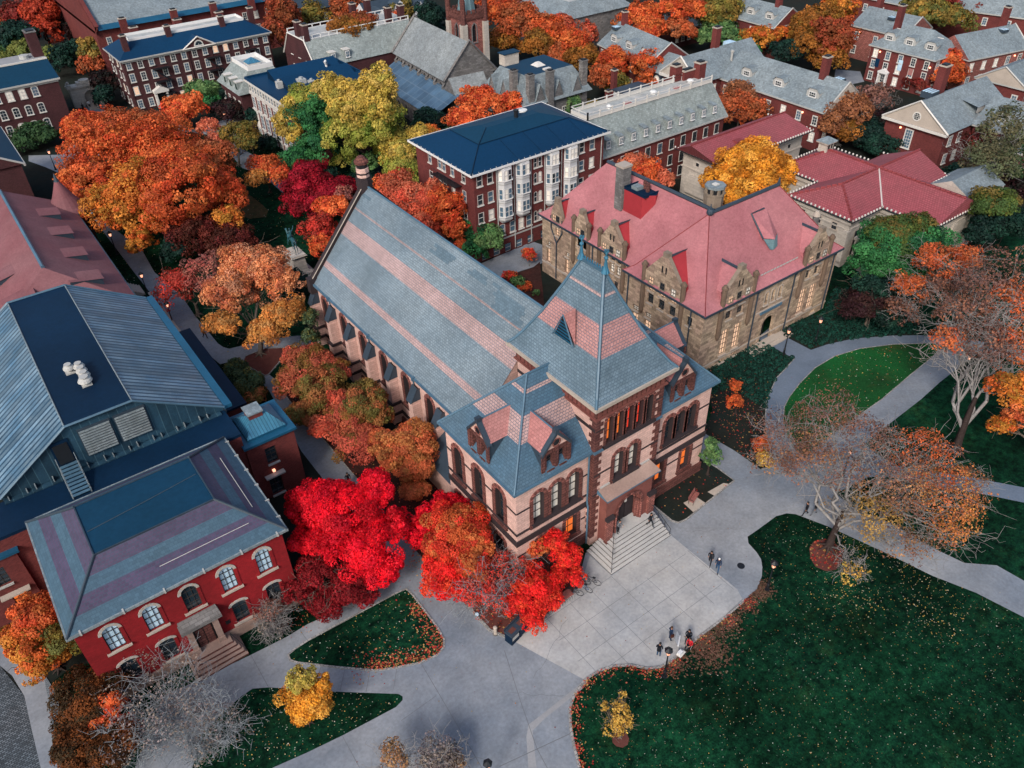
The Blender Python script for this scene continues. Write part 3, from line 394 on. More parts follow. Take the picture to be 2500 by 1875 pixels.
('autumn_shrub','bright orange shrub between the bronze shrubs and the bare bush',(-6.4,41.8),[(-5.8,42.4,2.8,1.05,1.47,'or2'),(-6.9,42.0,2.2,1.41,0.88,'or2'),(-5.7,40.7,1.8,1.05,1.05,'pk3')],0.8,0,1.0,''),
('bare_bush','large pale grey leafless bush in front of the red brick hall steps',(-3.7,39.3),[(-2.7,40.6,3.2,3.59,1.8,'tg'),(-2.1,38.1,2.8,2.86,1.43,'tg'),(-5.3,39.3,2.4,2.22,1.11,'tg')],0.05,4,1.0,''),
('bare_bush','smaller pale leafless bush left of the dense yellow tree',(-1.5,36.1),[(-0.0,36.4,2.4,1.83,2.1,'tg'),(-1.6,36.0,2,1.5,0.85,'tg')],0.05,4,1.0,''),
('bare_bush','tan bush cut by the bottom edge left of the nearest lamp post',(9.2,26.1),[(8.4,26.9,2.6,1.24,0.62,'ta'),(10.8,25.1,2,2.02,1.01,'tg'),(11.6,24.4,1.6,0.94,0.47,'ta')],0.35,3,1.0,''),
('crimson_maple','brilliant scarlet tree between the red brick hall and the stone hall',(14.9,45.1),[(15.2,45.4,6.5,3.36,1.68,'sc'),(14.1,48.6,6,2.56,1.28,'sc'),(17.6,45.3,7,1.95,1.57,'sc'),(17.8,42.8,5,1.59,2.23,'sc'),(14.9,43.3,4.5,3.36,1.68,'sc'),(15.4,41.2,3,1.94,0.97,'sc'),(12.3,49.4,5,1.48,1.83,'sc'),(18.4,45.9,8,1.24,0.62,'sc'),(12.7,46.6,4,2.37,1.18,'sc')],1.5,0,1.0,''),
('crimson_maple','dark wine red tree beneath the scarlet tree beside the red brick wall',(11.5,42.5),[(11.1,44.0,3.2,1.97,0.98,'wi'),(12.7,41.8,2.6,2.13,1.06,'wi'),(9.4,43.9,2.3,1.44,1.44,'wi'),(10.7,42.0,1.6,1.96,0.98,'wi'),(13.4,40.5,1.8,1.24,0.62,'wi')],0.8,1,1.0,''),
('crimson_maple','small scarlet tree tucked against the left corner of the stone hall',(21.8,42.5),[(23.2,42.7,4,1.83,0.91,'sc'),(21.1,42.8,4,1.09,1.45,'sc'),(20.0,42.1,3,1.63,2.02,'sc'),(21.9,42.4,3.5,1.09,1.09,'sc')],1.2,0,1.0,''),
('maple_tree','orange red tree at the left front corner of the stone hall',(21.2,38.5),[(22.0,39.5,5,2.62,1.31,'rd4'),(22.9,37.7,4.5,1.74,2.13,'rd4'),(20.5,39.5,4,2.11,1.11,'rd4'),(19.6,38.2,3,2.1,1.62,'sc2'),(20.1,36.8,2.2,1.93,0.96,'sc2'),(21.7,37.0,3.4,1.92,0.96,'rd4')],1.4,0,1.0,''),
('bare_bush','pale leafless shrub with red leaves on its edge below the stone hall corner',(22.3,34.0),[(23.0,35.9,3,2.44,1.22,'sc3'),(21.2,34.7,2.4,2.42,1.21,'sc3'),(24.4,34.4,2.4,1.75,0.87,'sc3')],0.2,5,1.0,''),
('burning_bush','scarlet shrub left of the front steps of the stone hall',(28.2,33.3),[(28.2,34.3,3.8,1.23,0.75,'sc2'),(28.6,32.8,2.6,1.41,0.91,'sc2'),(27.2,34.9,3.2,1.06,1.45,'rd4'),(28.5,31.8,1.5,1.07,0.53,'sc2'),(27.5,32.3,2,0.88,0.88,'sc2')],1.0,0,1.0,''),
('burning_bush','scarlet shrub beside the twin bins at the plaza corner',(24.3,31.8),[(24.7,32.3,2.6,1.9,0.95,'sc2'),(22.8,32.1,2,1.37,1.37,'sc2'),(25.2,31.3,2,1.55,1.0,'sc2'),(23.2,30.7,1.3,1.2,0.6,'sc2')],1.0,0,1.0,''),
('copper_tree','bronze and green tree nearest the mulch island beside the nave wall',(21.6,66.9),[(22.4,69.4,4.6,2.98,1.49,'co'),(20.1,68.6,3.6,2.05,2.05,'co'),(21.6,65.7,3.6,2.9,2.15,'cg'),(24.0,67.4,4.2,2.04,1.02,'co'),(19.4,64.5,2.4,2.43,1.22,'cg'),(21.7,63.8,2.8,1.98,1.61,'co')],1.2,0,1.0,''),
('copper_tree','olive topped copper tree halfway along the nave wall',(22.3,58.4),[(24.0,59.3,5,2.73,1.36,'cg'),(21.8,59.2,4.2,2.31,1.54,'co'),(24.4,57.4,3.8,1.88,1.88,'cg'),(19.7,59.5,3.2,1.89,1.52,'pk3'),(21.2,57.0,2.8,2.9,1.45,'co'),(22.3,61.5,4.6,1.28,0.91,'pk3')],1.2,0,1.0,''),
('copper_tree','copper orange tree beside the small slate lean-to roof',(23.6,50.5),[(24.4,51.1,5.2,2.54,1.27,'co2'),(22.4,51.3,4.2,1.96,1.96,'co2'),(23.9,49.5,3.6,2.34,1.51,'co2'),(22.8,48.3,2.2,1.75,0.88,'co2'),(22.7,53.9,4.2,1.4,1.02,'co2')],1.4,0,1.0,''),
('cedar_shrub','feathery green shrub at the back corner of the nave',(24.8,74.6),[(26.2,76.2,5,1.1,1.27,'gf'),(25.1,74.8,3.6,1.34,1.51,'gf'),(23.9,73.8,2.2,1.45,1.45,'gf')],1,0,1.0,''),
('dark_shrub','nearly black shrub under the back gable of the nave',(30.0,88.6),[(29.9,87.0,2.5,1.64,1.64,'dg'),(30.1,91.2,2,1.41,1.03,'dg')],1,0,1.0,''),
('green_shrub','mottled green shrub beside the walkway next to the blue lean-to roof',(16.7,73.4),[(16.6,76.2,2.4,1.46,1.08,'gf'),(16.9,73.4,2.2,2.14,1.36,'gf'),(16.5,71.5,1.6,1.64,0.82,'cg')],1.1,0,1.0,''),
('green_shrub','long green hedge bush below the left brick hall windows',(13.5,168.3),[(13.5,169.6,2.6,3.2,1.6,'gr3'),(15.4,167.3,2.4,2.72,1.42,'gr3'),(11.7,167.3,1.8,2.71,1.36,'gr3')],1,0,1.0,''),
('maple_tree','red orange tree in the top left corner of the view',(30.2,233.4),[(30.5,234.7,9,5.57,3.62,'rd3'),(28.9,230.0,6,4.26,3.62,'rd3'),(32.7,236.6,5,2.51,2.51,'or2')],1.2,0,1.0,''),
('red_oak','dark brown red tree behind the top left orange tree',(26.4,246.3),[(27.3,246.1,7,4.53,2.48,'dr2'),(23.8,246.9,6,3.25,1.88,'rb')],1,0,1.0,''),
('green_tree','dark green tree at the top left edge',(22.1,225.9),[(22.6,225.8,7,5.36,2.82,'dg'),(20.6,226.3,5,3.59,2.31,'gr3')],1.2,0,1.0,''),
('green_tree','yellow green tree behind the left brick hall chimney',(22.7,219.0),[(22.8,219.2,5,3.48,1.74,'yg2'),(18.0,220.7,4,2.33,1.17,'yg2'),(27.2,216.7,4,2.31,1.69,'yg2')],1,0,1.0,''),
('dark_tree','black red tree behind the top left orange tree',(35.7,239.0),[(36.0,241.1,6,4.47,3.8,'dm'),(34.8,232.5,4,3.09,3.7,'dm')],1,0,1.0,''),
('elm_tree','olive bronze tree beside the stone arch gate',(34.2,203.8),[(34.9,204.8,6,4.11,2.64,'og'),(32.9,201.7,4,3.25,2.08,'ob')],1,0,1.0,''),
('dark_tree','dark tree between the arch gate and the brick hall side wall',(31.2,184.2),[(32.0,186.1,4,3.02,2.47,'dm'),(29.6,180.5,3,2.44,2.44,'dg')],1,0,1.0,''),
('maple_tree','rust orange tree left of the huge orange tree by the brick wall',(21.9,164.5),[(21.8,164.4,4,4.02,2.01,'or2'),(19.8,165.9,2.5,1.8,1.8,'rd3'),(24.7,164.7,4,1.79,1.29,'or')],1,0,1.0,''),
('green_tree','green tree against the middle of the long brick hall',(45.5,168.2),[(45.6,168.7,3.6,3.75,1.89,'gr2'),(45.4,167.0,2.2,2.79,1.47,'gr')],1.1,0,1.0,''),
('dark_tree','dark tree at the right end of the long brick hall',(47.9,158.6),[(50.0,162.4,4,3.19,2.18,'dg'),(46.3,155.7,3,3.51,2.0,'dm')],1,0,1.0,''),
('dark_shrub','dark clipped shrub at the foot of the brick hall with tall windows',(45.8,140.0),[(46.4,138.9,1.6,2.01,1.3,'dg'),(44.6,142.1,1.5,1.63,1.16,'dg')],1,0,1.0,''),
('dark_shrub','dark shrubs under the yellow tree behind the crimson tree',(51.1,115.6),[(48.8,119.1,1.5,2.15,1.2,'dg'),(52.2,114.1,1.5,2.81,1.2,'dg')],1,0,1.0,''),
('red_shrub','small red domed shrub on the path corner by the pink roofed hall',(58.4,76.9),[(58.6,77.2,1.6,1.28,0.76,'rd4')],0.7,1,1.0,''),
('red_shrub','scattered red and green border plants in the courtyard bed',(54.3,74.1),[(54.2,75.7,0.7,1.11,0.4,'rd4'),(54.2,74.1,0.6,1.1,0.3,'gr2'),(54.1,69.8,0.8,0.53,0.5,'gr2'),(54.4,72.8,0.3,1.09,0.0,'or2')],0.6,0,1.0,''),
('red_shrub','coral shrub below the orange round tree beside the pale gable house',(176.8,79.6),[(176.8,79.6,2.5,3.1,1.96,'dr2')],1,0,1.0,''),
('golden_tree','yellow green tree at the right edge above the dark green tree',(110.3,43.0),[(110.3,43.0,6,2.31,1.15,'og')],1,0,1.0,''),
('small_bush','thin pinkish twiggy bush at the right front corner of the red brick hall',(5.9,43.2),[(6.6,43.8,2,1.43,0.72,'tn'),(6.2,42.9,1.2,1.25,0.63,'tg')],0.15,4,1.0,''),
('hedge_tree','dark green tree in the court between the long slate house and the banner house',(139.6,93.0),[(140.7,93.0,3.5,3.17,1.62,'dg'),(137.7,92.9,2.6,2.69,1.67,'dg')],1,0,1.0,''),
('hedge_tree','dark mossy shrub beneath the skylight of the gabled brick house',(129.2,70.5),[(134.9,72.5,3,3.33,2.38,'dm'),(128.1,72.0,3,3.61,2.2,'dg'),(127.7,69.1,2.2,4.77,1.9,'dg')],1,0,1.0,''),
('hedge_tree','deep green tree right of the gabled brick house by the pale barked tree',(122.1,49.3),[(120.0,50.6,3.5,4.32,2.16,'dg'),(126.7,46.5,3,3.35,2.01,'dm')],1,0,1.0,''),
('hedge_tree','dark green tree behind the arch gate',(31.5,215.0),[(28.9,209.4,3.5,3.35,3.2,'dg'),(33.8,219.8,3,3.52,2.26,'dg')],1,0,1.0,''),
('hedge_tree','dark green tree left of the round copper lantern block',(51.4,157.2),[(52.6,160.9,3,2.73,2.7,'dg'),(49.0,149.5,2.5,2.13,2.2,'dg')],1,0,1.0,''),
('hedge_tree','dark tree filling the court right of the low flat roofed house',(108.9,107.3),[(113.6,104.4,3,2.51,1.26,'br'),(100.3,112.7,3,2.05,1.09,'og')],1,0,1.0,''),
('hedge_tree','dark green understorey along the chapel aisle wall',(73.7,125.2),[(73.3,126.2,2.5,3.99,2.0,'dg'),(75.5,120.0,3,2.33,2.33,'gr3')],1,0,1.0,''),
('thin_tree','thin yellow leafed tree against the chapel gable',(81.0,128.6),[(86.3,134.4,6,1.72,2.19,'og'),(83.7,133.6,4,2.13,2.6,'og')],0.5,2,1.0,''),
('oak_tree','bright orange tree between the chapel gable and the orange dome tree',(81.6,127.4),[(81.6,127.4,6,2.45,1.52,'or2')],1,0,1.0,''),
('red_shrub','dark red shrub right of the banner house doorcase',(161.5,82.3),[(160.4,82.1,2,2.41,1.33,'dr2'),(163.5,82.8,2.4,1.96,1.42,'dr')],1,0,1.0,''),
]
# ================================================================ materials
mort=(.10,.05,.05)
mat('brick',(.115,.030,.030),.85,.2,.3,.5,pat=(.24,.08,.012,(.10,.045,.045),.25),col2=(.085,.026,.028))
mat('brick_dark',(.075,.024,.028),.85,.2,.3,.5,pat=(.24,.08,.012,(.06,.03,.03),.25),col2=(.055,.02,.025))
mat('brick_red',(.31,.014,.020),.85,.2,.28,.5,pat=(.24,.08,.010,(.18,.014,.018),.12),col2=(.17,.010,.013))
mat('brick_rust',(.155,.036,.032),.85,.2,.3,.5,pat=(.24,.08,.012,(.14,.04,.04),.25),col2=(.11,.028,.028))
mat('ashlar_pink',(.66,.44,.39),.85,.2,.28,.6,pat=(.62,.26,.014,(.40,.25,.22),.11),col2=(.54,.35,.305),bump=.3)
mat('ashlar_buff',(.46,.355,.255),.85,.2,.5,.7,pat=(.7,.34,.014,(.22,.17,.13),.36),col2=(.30,.21,.165),bump=.4,cscale=.35)
mat('stone_brown',(.16,.062,.052),.85,.2,.35,1.2,pat=(.7,.3,.03,(.05,.02,.02),.25),col2=(.11,.045,.042),bump=.3)
mat('stone_rose',(.36,.135,.115),.85,.2,.35,1.2,pat=(.5,.25,.03,(.09,.035,.03),.25),col2=(.22,.085,.075))
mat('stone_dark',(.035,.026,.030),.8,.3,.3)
mat('stone_red',(.22,.085,.07),.85,.2,.3,1.0,col2=(.17,.055,.05))
mat('stone_cream',(.50,.455,.40),.8,.2,.25,.5,pat=(1.2,.5,.02,(.32,.29,.26),.08),col2=(.42,.385,.35))
mat('stone_grey',(.20,.19,.185),.85,.2,.4,.7,pat=(.6,.3,.02,(.11,.10,.10),.25),col2=(.14,.14,.145))
mat('stone_pale',(.44,.38,.33),.8,.2,.2)
mat('stone_step',(.50,.49,.475),.8,.2,.18,1.0,col2=(.42,.42,.42))
mat('brownstone',(.40,.29,.25),.8,.2,.3,1.2,col2=(.25,.165,.14))
SL=(.14,.19,.232); PK=(.42,.285,.275)
sp=(.32,.23,.018,(.075,.12,.165),.13)
mat('slate_nave',SL,.62,.25,.3,.25,pat=sp,bands=[(10.33,10.86,PK),(13.52,14.75,PK),(15.93,16.06,(.36,.24,.22))],col2=(.22,.275,.315),cscale=.10)
mat('slate_repair',(.115,.175,.225),.62,.25,.3,.3,pat=(.32,.23,.02,(.07,.11,.15),.15))
mat('slate_pavilion',(.085,.145,.20),.62,.25,.3,.3,pat=(.32,.23,.020,(.045,.085,.13),.13),bands=[(13.72,15.1,PK),(16.2,16.42,PK)],col2=(.055,.125,.20))
mat('slate_tower',(.105,.16,.205),.62,.25,.3,.3,pat=(.32,.23,.020,(.055,.095,.14),.13),bands=[(19.5,21.65,(.42,.215,.205)),(23.4,23.62,PK)],col2=(.14,.20,.25))
mat('tile_rose',(.40,.195,.185),.7,.3,.28,.5,pat=(.3,.24,.018,(.26,.11,.105),.13),col2=(.42,.17,.165))
mat('slate_red_hall',(.062,.118,.165),.62,.25,.22,.3,pat=(.3,.25,.012,(.04,.08,.12),.12),bands=[(10.8,11.6,(.072,.055,.10)),(9.62,10.25,(.07,.052,.10))],col2=(.05,.10,.15))
mat('slate_grey',(.175,.215,.24),.62,.25,.35,.35,pat=(.35,.3,.02,(.15,.19,.22),.2),col2=(.225,.265,.285))
mat('slate_green',(.22,.255,.255),.62,.25,.35,.35,pat=(.35,.3,.02,(.17,.225,.23),.2),col2=(.275,.305,.30))
mat('slate_chapel',(.25,.275,.285),.7,.3,.4,.4,pat=(.35,.3,.02,(.19,.21,.22),.2),col2=(.19,.215,.23))
mat('slate_aisle',(.05,.10,.17),.5,.4,.3,.3,pat=(1.9,2.4,.09,(.11,.17,.24),.2,1),col2=(.075,.14,.215))
mat('slate_dark',(.035,.055,.08),.5,.4,.3)
mat('roof_navy',(.004,.038,.098),.55,.15,.3,.12,col2=(.003,.026,.068),cscale=.06,fine=3)
mat('roof_navy_mid',(.006,.042,.085),.55,.15,.3,.12,col2=(.005,.036,.078),cscale=.06,fine=3)
mat('roof_black_blue',(.002,.014,.038),.55,.15,.3,.12,col2=(.003,.02,.052),cscale=.08,fine=3)
mat('flashing_blue',(.075,.155,.23),.45,.5,.3)
mat('roof_gutter',(.010,.09,.175),.4,.5,.3)
mat('metal_seam',(.15,.22,.28),.42,.5,.5,.45,pat=(.62,600.,.13,(.010,.045,.09),.35,1),col2=(.07,.145,.225),cscale=.5,fine=9)
mat('metal_panel',(.018,.055,.09),.5,.4,.45,.6,pat=(.75,600.,.03,(.05,.11,.15),.3,1),col2=(.014,.042,.072),cscale=.4)
mat('copper_blue',(.04,.16,.24),.45,.5,.3,.5,pat=(.3,600.,.035,(.015,.08,.14),.15,1),col2=(.04,.17,.29))
mat('copper_green',(.15,.26,.30),.6,.4,.4,1.2)
mat('roof_pink',(.42,.175,.19),.75,.15,.36,.16,pat=(.35,.22,.012,(.38,.14,.16),.07),col2=(.34,.125,.143),cscale=.12,fine=5)
mat('roof_pink_old',(.24,.11,.12),.75,.25,.25,.2,pat=(.35,.22,.012,(.2,.09,.10),.07),col2=(.20,.07,.08),cscale=.12)
mat('roof_red_box',(.36,.035,.045),.6,.3,.2)
mat('tile_red',(.30,.095,.105),.7,.25,.25,.3,pat=(.34,.34,.045,(.21,.045,.055),.12),col2=(.30,.075,.09))
mat('tile_ridge',(.25,.05,.055),.7,.25,.25)
mat('black',(.010,.012,.016),.5,.4,.1); mat('iron',(.008,.010,.014),.45,.5,.1)
mat('trim',(.62,.60,.57),.6,.3,.12); mat('trim_white',(.72,.72,.72),.55,.3,.10); mat('trim_dim',(.42,.42,.41),.6,.3,.15)
mat('white_panel',(.60,.61,.63),.55,.3,.15,pat=(3.,.6,.02,(.42,.43,.45),.03))
mat('sash',(.045,.04,.04),.5,.4,.1); mat('sash_white',(.58,.58,.57),.5,.4,.1)
mat('deck_grey',(.33,.36,.37),.7,.3,.4,.6,col2=(.45,.45,.44),cscale=.5)
mat('dormer_dark',(.02,.045,.07),.5,.4,.3)
mat('pink_sand',(.30,.305,.32),.8,.2,.2)
def glass(name,col,rough=.12,spec=.9):
    m,nt,n,l,b=nodes(name); geo=n.new('ShaderNodeNewGeometry')
    l.new(mix(nt,noise(nt,.8,2,geo.outputs['Position']),col,tuple(x*2.2+.004 for x in col)),b.inputs['Base Color'])
    b.inputs['Roughness'].default_value=rough; b.inputs['Specular IOR Level'].default_value=spec
glass('glass',(.010,.018,.026)); glass('glass_blue',(.05,.09,.13)); glass('glass_pale',(.58,.55,.50),.3,.5); glass('glass_sky',(.30,.42,.52),.2,.7)  # glass_pale: the reflected sky is painted into its base colour
emat('glass_warm',(1.0,.64,.42),.5,(.2,.12,.08)); emat('glass_orange',(1.0,.20,.03),.5,(.2,.05,.02)); emat('glass_red',(1.0,.05,.02),.5,(.2,.03,.02))
emat('lamp_glow',(1.0,.42,.26),1.3); emat('lamp_hot',(1.0,.30,.16),4.0)
# leaves: colour of each leaf is stored on the leaf
m,nt,n,l,b=nodes('leaf'); at=n.new('ShaderNodeAttribute'); at.attribute_name='leaf_colour'
tr=n.new('ShaderNodeBsdfTranslucent'); ms=n.new('ShaderNodeMixShader'); ms.inputs[0].default_value=.28; b.inputs['Roughness'].default_value=.65; b.inputs['Specular IOR Level'].default_value=.2
l.new(at.outputs['Color'],b.inputs['Base Color']); l.new(at.outputs['Color'],tr.inputs[0]); l.new(b.outputs[0],ms.inputs[1]); l.new(tr.outputs[0],ms.inputs[2]); l.new(ms.outputs[0],n['Material Output'].inputs[0])
mat('bark',(.050,.036,.034),.9,.1,.4,2); mat('bark_grey',(.22,.21,.205),.9,.1,.4,2,col2=(.26,.25,.25)); mat('bark_tan',(.15,.12,.10),.9,.1,.4,2); mat('bark_ash',(.20,.225,.25),.9,.1,.3,2,col2=(.27,.29,.31))
# ground
mat('turret_stone',(.17,.12,.09),.8,.2,.3,.8); mat('stone_mid',(.26,.21,.165),.8,.2,.3,.8)
m=mat('lawn',(.0035,.032,.016),.95,.05,.0,.3,col2=(.0016,.0085,.009),cscale=.055)
nt=m.node_tree; b=nt.nodes['Principled BSDF']; geo=nt.nodes.new('ShaderNodeNewGeometry'); src=b.inputs['Base Color'].links[0].from_socket
pt=mix(nt,ramp(nt,noise(nt,.16,6,geo.outputs['Position'],.75),[(.55,0),(.72,.75)]),src,(.020,.040,.012))
pt=mix(nt,ramp(nt,noise(nt,2.2,5,geo.outputs['Position'],.8),[(.35,.0),(.8,1.)]),pt,(.005,.037,.013))
pt=mix(nt,.75,pt,ramp(nt,noise(nt,7,3,geo.outputs['Position'],.8),[(.3,.25),(.75,1.7)]),'MULTIPLY')
pt=mix(nt,.85,pt,ramp(nt,noise(nt,1.1,5,geo.outputs['Position'],.8),[(.38,.3),(.66,1.75)]),'MULTIPLY')
pt=mix(nt,.8,pt,ramp(nt,noise(nt,.09,3,geo.outputs['Position'],.6),[(.35,.35),(.62,1.5)]),'MULTIPLY')
nt.links.new(pt,b.inputs['Base Color'])
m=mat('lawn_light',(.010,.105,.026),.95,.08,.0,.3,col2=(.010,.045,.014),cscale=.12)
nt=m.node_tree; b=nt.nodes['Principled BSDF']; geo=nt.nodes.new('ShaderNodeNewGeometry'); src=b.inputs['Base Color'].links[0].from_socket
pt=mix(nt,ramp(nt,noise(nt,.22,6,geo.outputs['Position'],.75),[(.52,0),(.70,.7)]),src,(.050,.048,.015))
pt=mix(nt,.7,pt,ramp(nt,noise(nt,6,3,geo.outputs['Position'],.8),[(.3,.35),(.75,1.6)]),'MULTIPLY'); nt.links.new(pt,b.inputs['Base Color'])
mat('paving',(.275,.29,.315),.85,.2,.34,.3,col2=(.165,.195,.24),cscale=.09,fine=4)
mat('paving_pale',(.43,.42,.41),.85,.25,.3,.4,col2=(.31,.325,.345),cscale=.12,fine=4)
mat('asphalt_blue',(.15,.19,.25),.85,.25,.25,.3,col2=(.11,.145,.20),cscale=.12,fine=5)
mat('joint',(.15,.16,.175),.9,.1,.1)
mat('mulch',(.070,.026,.022),.95,.1,.5,2.0,col2=(.04,.02,.018),cscale=.4,fine=8)
mat('mulch_red',(.12,.040,.034),.95,.1,.35,1.5,col2=(.12,.045,.038),cscale=.4,fine=8)
mat('soil',(.012,.020,.018),.95,.1,.4,1.0,col2=(.02,.018,.014))
mat('cobble',(.14,.15,.165),.8,.3,.3,.6,pat=(.30,.17,.04,(.03,.04,.05),.5),col2=(.09,.11,.13))
mat('kerb',(.33,.32,.31),.8,.3,.25,1,pat=(.35,.3,.03,(.15,.15,.15),.25))
mat('cobble_strip',(.23,.26,.29),.8,.3,.2,.6,pat=(.22,.11,.03,(.08,.10,.12),.2))
mat('worn_grass',(.10,.060,.030),.95,.1,.4,1.5,col2=(.05,.05,.02),cscale=.8)
# ================================================================ ground
def sheet(name,pts,z,m,kind='structure',holes=(),mats=None,label=None):
    mb=MB(); mb.flat(pts,z,0,holes); return struct(name,mb,[m],kind,label)
mb=MB(); mb.box(-500,-300,-1.2,900,900,0,0); g0=struct('ground',mb,['soil'])
# lawns lie on the ground as separate sheets
LAWN=[(-40,-20),(120,-20),(120,64),(50,62),(20,40),(-8,50),(-40,40)]
sheet('lawn',LAWN,.02,'lawn')
sheet('lawn',[(14.6,66),(32,66),(52,100),(60,128),(46,154),(20,160),(8,125),(14.6,100)],.02,'lawn')
pz=.045
def kerbline(name,pts,w,z0,z1,m='kerb',closed=False):
    mb=MB(); P=[Vector((p[0],p[1],0)) for p in pts]; n=len(P); L=[];R=[]
    for i in range(n):
        a=P[(i-1)%n] if closed or i>0 else P[i]; b=P[(i+1)%n] if closed or i<n-1 else P[i]
        d=(b-a).normalized(); nn=Vector((d.y,-d.x,0)); L.append(P[i]+nn*w/2); R.append(P[i]-nn*w/2)
    for i in range(n if closed else n-1):
        j=(i+1)%n
        mb.poly([(L[i].x,L[i].y,z1),(L[j].x,L[j].y,z1),(R[j].x,R[j].y,z1),(R[i].x,R[i].y,z1)])
        mb.poly([(L[i].x,L[i].y,z0),(L[j].x,L[j].y,z0),(L[j].x,L[j].y,z1),(L[i].x,L[i].y,z1)]); mb.poly([(R[j].x,R[j].y,z0),(R[i].x,R[i].y,z0),(R[i].x,R[i].y,z1),(R[j].x,R[j].y,z1)])
    return struct(name,mb,[m])
def strips(mb,pts,w,z,m):
    for a,b in zip(pts,pts[1:]):
        a=Vector(a);b=Vector(b); d=(b-a).normalized(); nn=Vector((d.y,-d.x))*w/2
        mb.poly([(a.x-nn.x,a.y-nn.y,z),(b.x-nn.x,b.y-nn.y,z),(b.x+nn.x,b.y+nn.y,z),(a.x+nn.x,a.y+nn.y,z)][::-1],m)
sheet('plaza',G['plaza'],pz,'paving')
def inside(px,py,poly):
    r=np.zeros(len(px),bool); n=len(poly); j=n-1
    for i in range(n):
        xi,yi=poly[i]; xj,yj=poly[j]
        c=((yi>py)!=(yj>py))&(px<(xj-xi)*(py-yi)/((yj-yi) or 1e-9)+xi); r^=c; j=i
    return r
def sample(poly,n,rng,near=None,w=1.0):
    a=np.array(poly); lo,hi=a.min(0),a.max(0); out=np.zeros((0,2))
    while len(out)<n:
        p=rng.uniform(lo,hi,(n*3,2)); p=p[inside(p[:,0],p[:,1],poly)]
        if near is not None:
            seg=np.array(near); d=np.min(np.linalg.norm(p[:,None]-seg[None],axis=2),axis=1); p=p[rng.random(len(p))<np.exp(-(d/w)**2)]
        out=np.vstack([out,p])
        if len(p)==0: break
    return out[:n]
def quads(name,cen,nrm,size,col,mat_='leaf',parent=None,aspect=.75,rng=None):
    n=len(cen); nrm=nrm/np.linalg.norm(nrm,axis=1,keepdims=True)
    r=rng.normal(size=(n,3)); u=np.cross(nrm,r); u/=np.linalg.norm(u,axis=1,keepdims=True)+1e-9; v=np.cross(nrm,u)
    s=size[:,None]*.5; b=nrm*s*rng.uniform(-.35,.35,(n,1))
    V=np.stack([cen-u*s-v*s*aspect*.6,cen+u*s*.3-v*s*aspect+b,cen+u*s+v*s*aspect*.5,cen-u*s*.35+v*s*aspect-b],1).reshape(-1,3).astype(np.float32)
    me=bpy.data.meshes.new(name); me.vertices.add(4*n); me.vertices.foreach_set('co',V.ravel()); me.loops.add(4*n); me.loops.foreach_set('vertex_index',np.arange(4*n,dtype=np.int32))
    me.polygons.add(n); me.polygons.foreach_set('loop_start',np.arange(0,4*n,4,dtype=np.int32)); 
    me.update(calc_edges=True); at=me.attributes.new('leaf_colour','FLOAT_COLOR','FACE'); cc=np.ones((n,4),np.float32); cc[:,:3]=np.clip(col,0,1); at.data.foreach_set('color',cc.ravel())
    me.materials.append(MATS[mat_]); me.validate()
    return link(name,me,parent)
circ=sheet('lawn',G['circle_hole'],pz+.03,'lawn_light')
sheet('lawn',G['lawn1'],pz+.03,'lawn'); kerbline('kerb',G['lawn1'],.16,pz,pz+.06,'kerb',True)
sheet('path',G['slab'],pz+.004,'paving_pale'); sheet('path',G['circle_path'],pz+.008,'asphalt_blue'); sheet('path',G['door_path'],pz+.004,'asphalt_blue'); sheet('path',G['path_b'],pz+.004,'asphalt_blue')
sheet('path',G['backpath'],pz-.01,'paving'); sheet('pavement',G['side_path'],pz-.005,'paving'); sheet('cobbled_road',G['cobble'],.03,'cobble'); sheet('cobbled_strip',G['brick_strip'],pz+.01,'cobble_strip')
sheet('path',G['court_path'],.05,'paving')
sheet('worn_mark',G['stain'],pz+.004,'pink_sand')
for k,mm,zz in (('mulch_island','mulch_red',.10),('bed_red','mulch_red',.09),('bed_bench','soil',.10),('bed_shrub','soil',.09),('bed_right','soil',.09),('bed_nave','mulch',.06),('bed_court','mulch',.07),('tree_ring','mulch_red',.10),('sapling_ring','mulch_red',.10),('bare_patch','worn_grass',.05)):
    sheet('planting_bed' if 'bed' in k or 'mulch' in k or 'ring' in k else 'worn_grass',G[k],zz,mm)
kerbline('kerb',G['bed_red'][:5],.22,pz,.16); kerbline('kerb',G['bed_bench'][:7],.14,pz,.15); kerbline('kerb',G['mulch_island'],.12,pz,.13,'kerb',True)
kerbline('kerb',G['circle_hole'],.10,pz,pz+.06,'kerb',True); kerbline('kerb',G['bed_nave'][:5],.12,pz,.13); kerbline('kerb',G['bed_shrub'][3:11],.10,pz,.13)
sheet('path',G['step_pad'],.115,'stone_pale'); sheet('path',G['bench_pad'],.115,'stone_pale')
kerbline('kerb',[p for p in G['verge'][:15]],.20,pz,pz+.07)
# joints of the slabs (cut lines in the concrete)
mb=MB(); z=pz+.009
for x in (24.7,27.15,29.4,31.75,34.05,36.6,39.0): strips(mb,[(x,23.3 if x>26 else 24.2),(x,30.6 if x<32 else 28.6)],.028,z,0)
for y in (24.3,26.1,28.45): strips(mb,[(24.2,y),(38.6,y)],.028,z,0)
for y,a,b in ((30.6,24.2,31.7),(33.0,24.6,28.5)): strips(mb,[(a,y),(b,y)],.028,z,0)
z=pz+.005
strips(mb,[(20.17,30.38),(18.6,26.2),(17.34,22.57),(16.6,18.6)],.045,z,0); strips(mb,[(14.43,23.14),(19.96,21.96)],.06,z,0)
strips(mb,[(14.3,33.49),(13.9,29.0),(13.4,23.82),(13.0,20.5)],.045,z,0)
for k in range(0,len(G['joints']),2): strips(mb,G['joints'][k:k+2],.035,z,0)
rc_=random.Random(9)
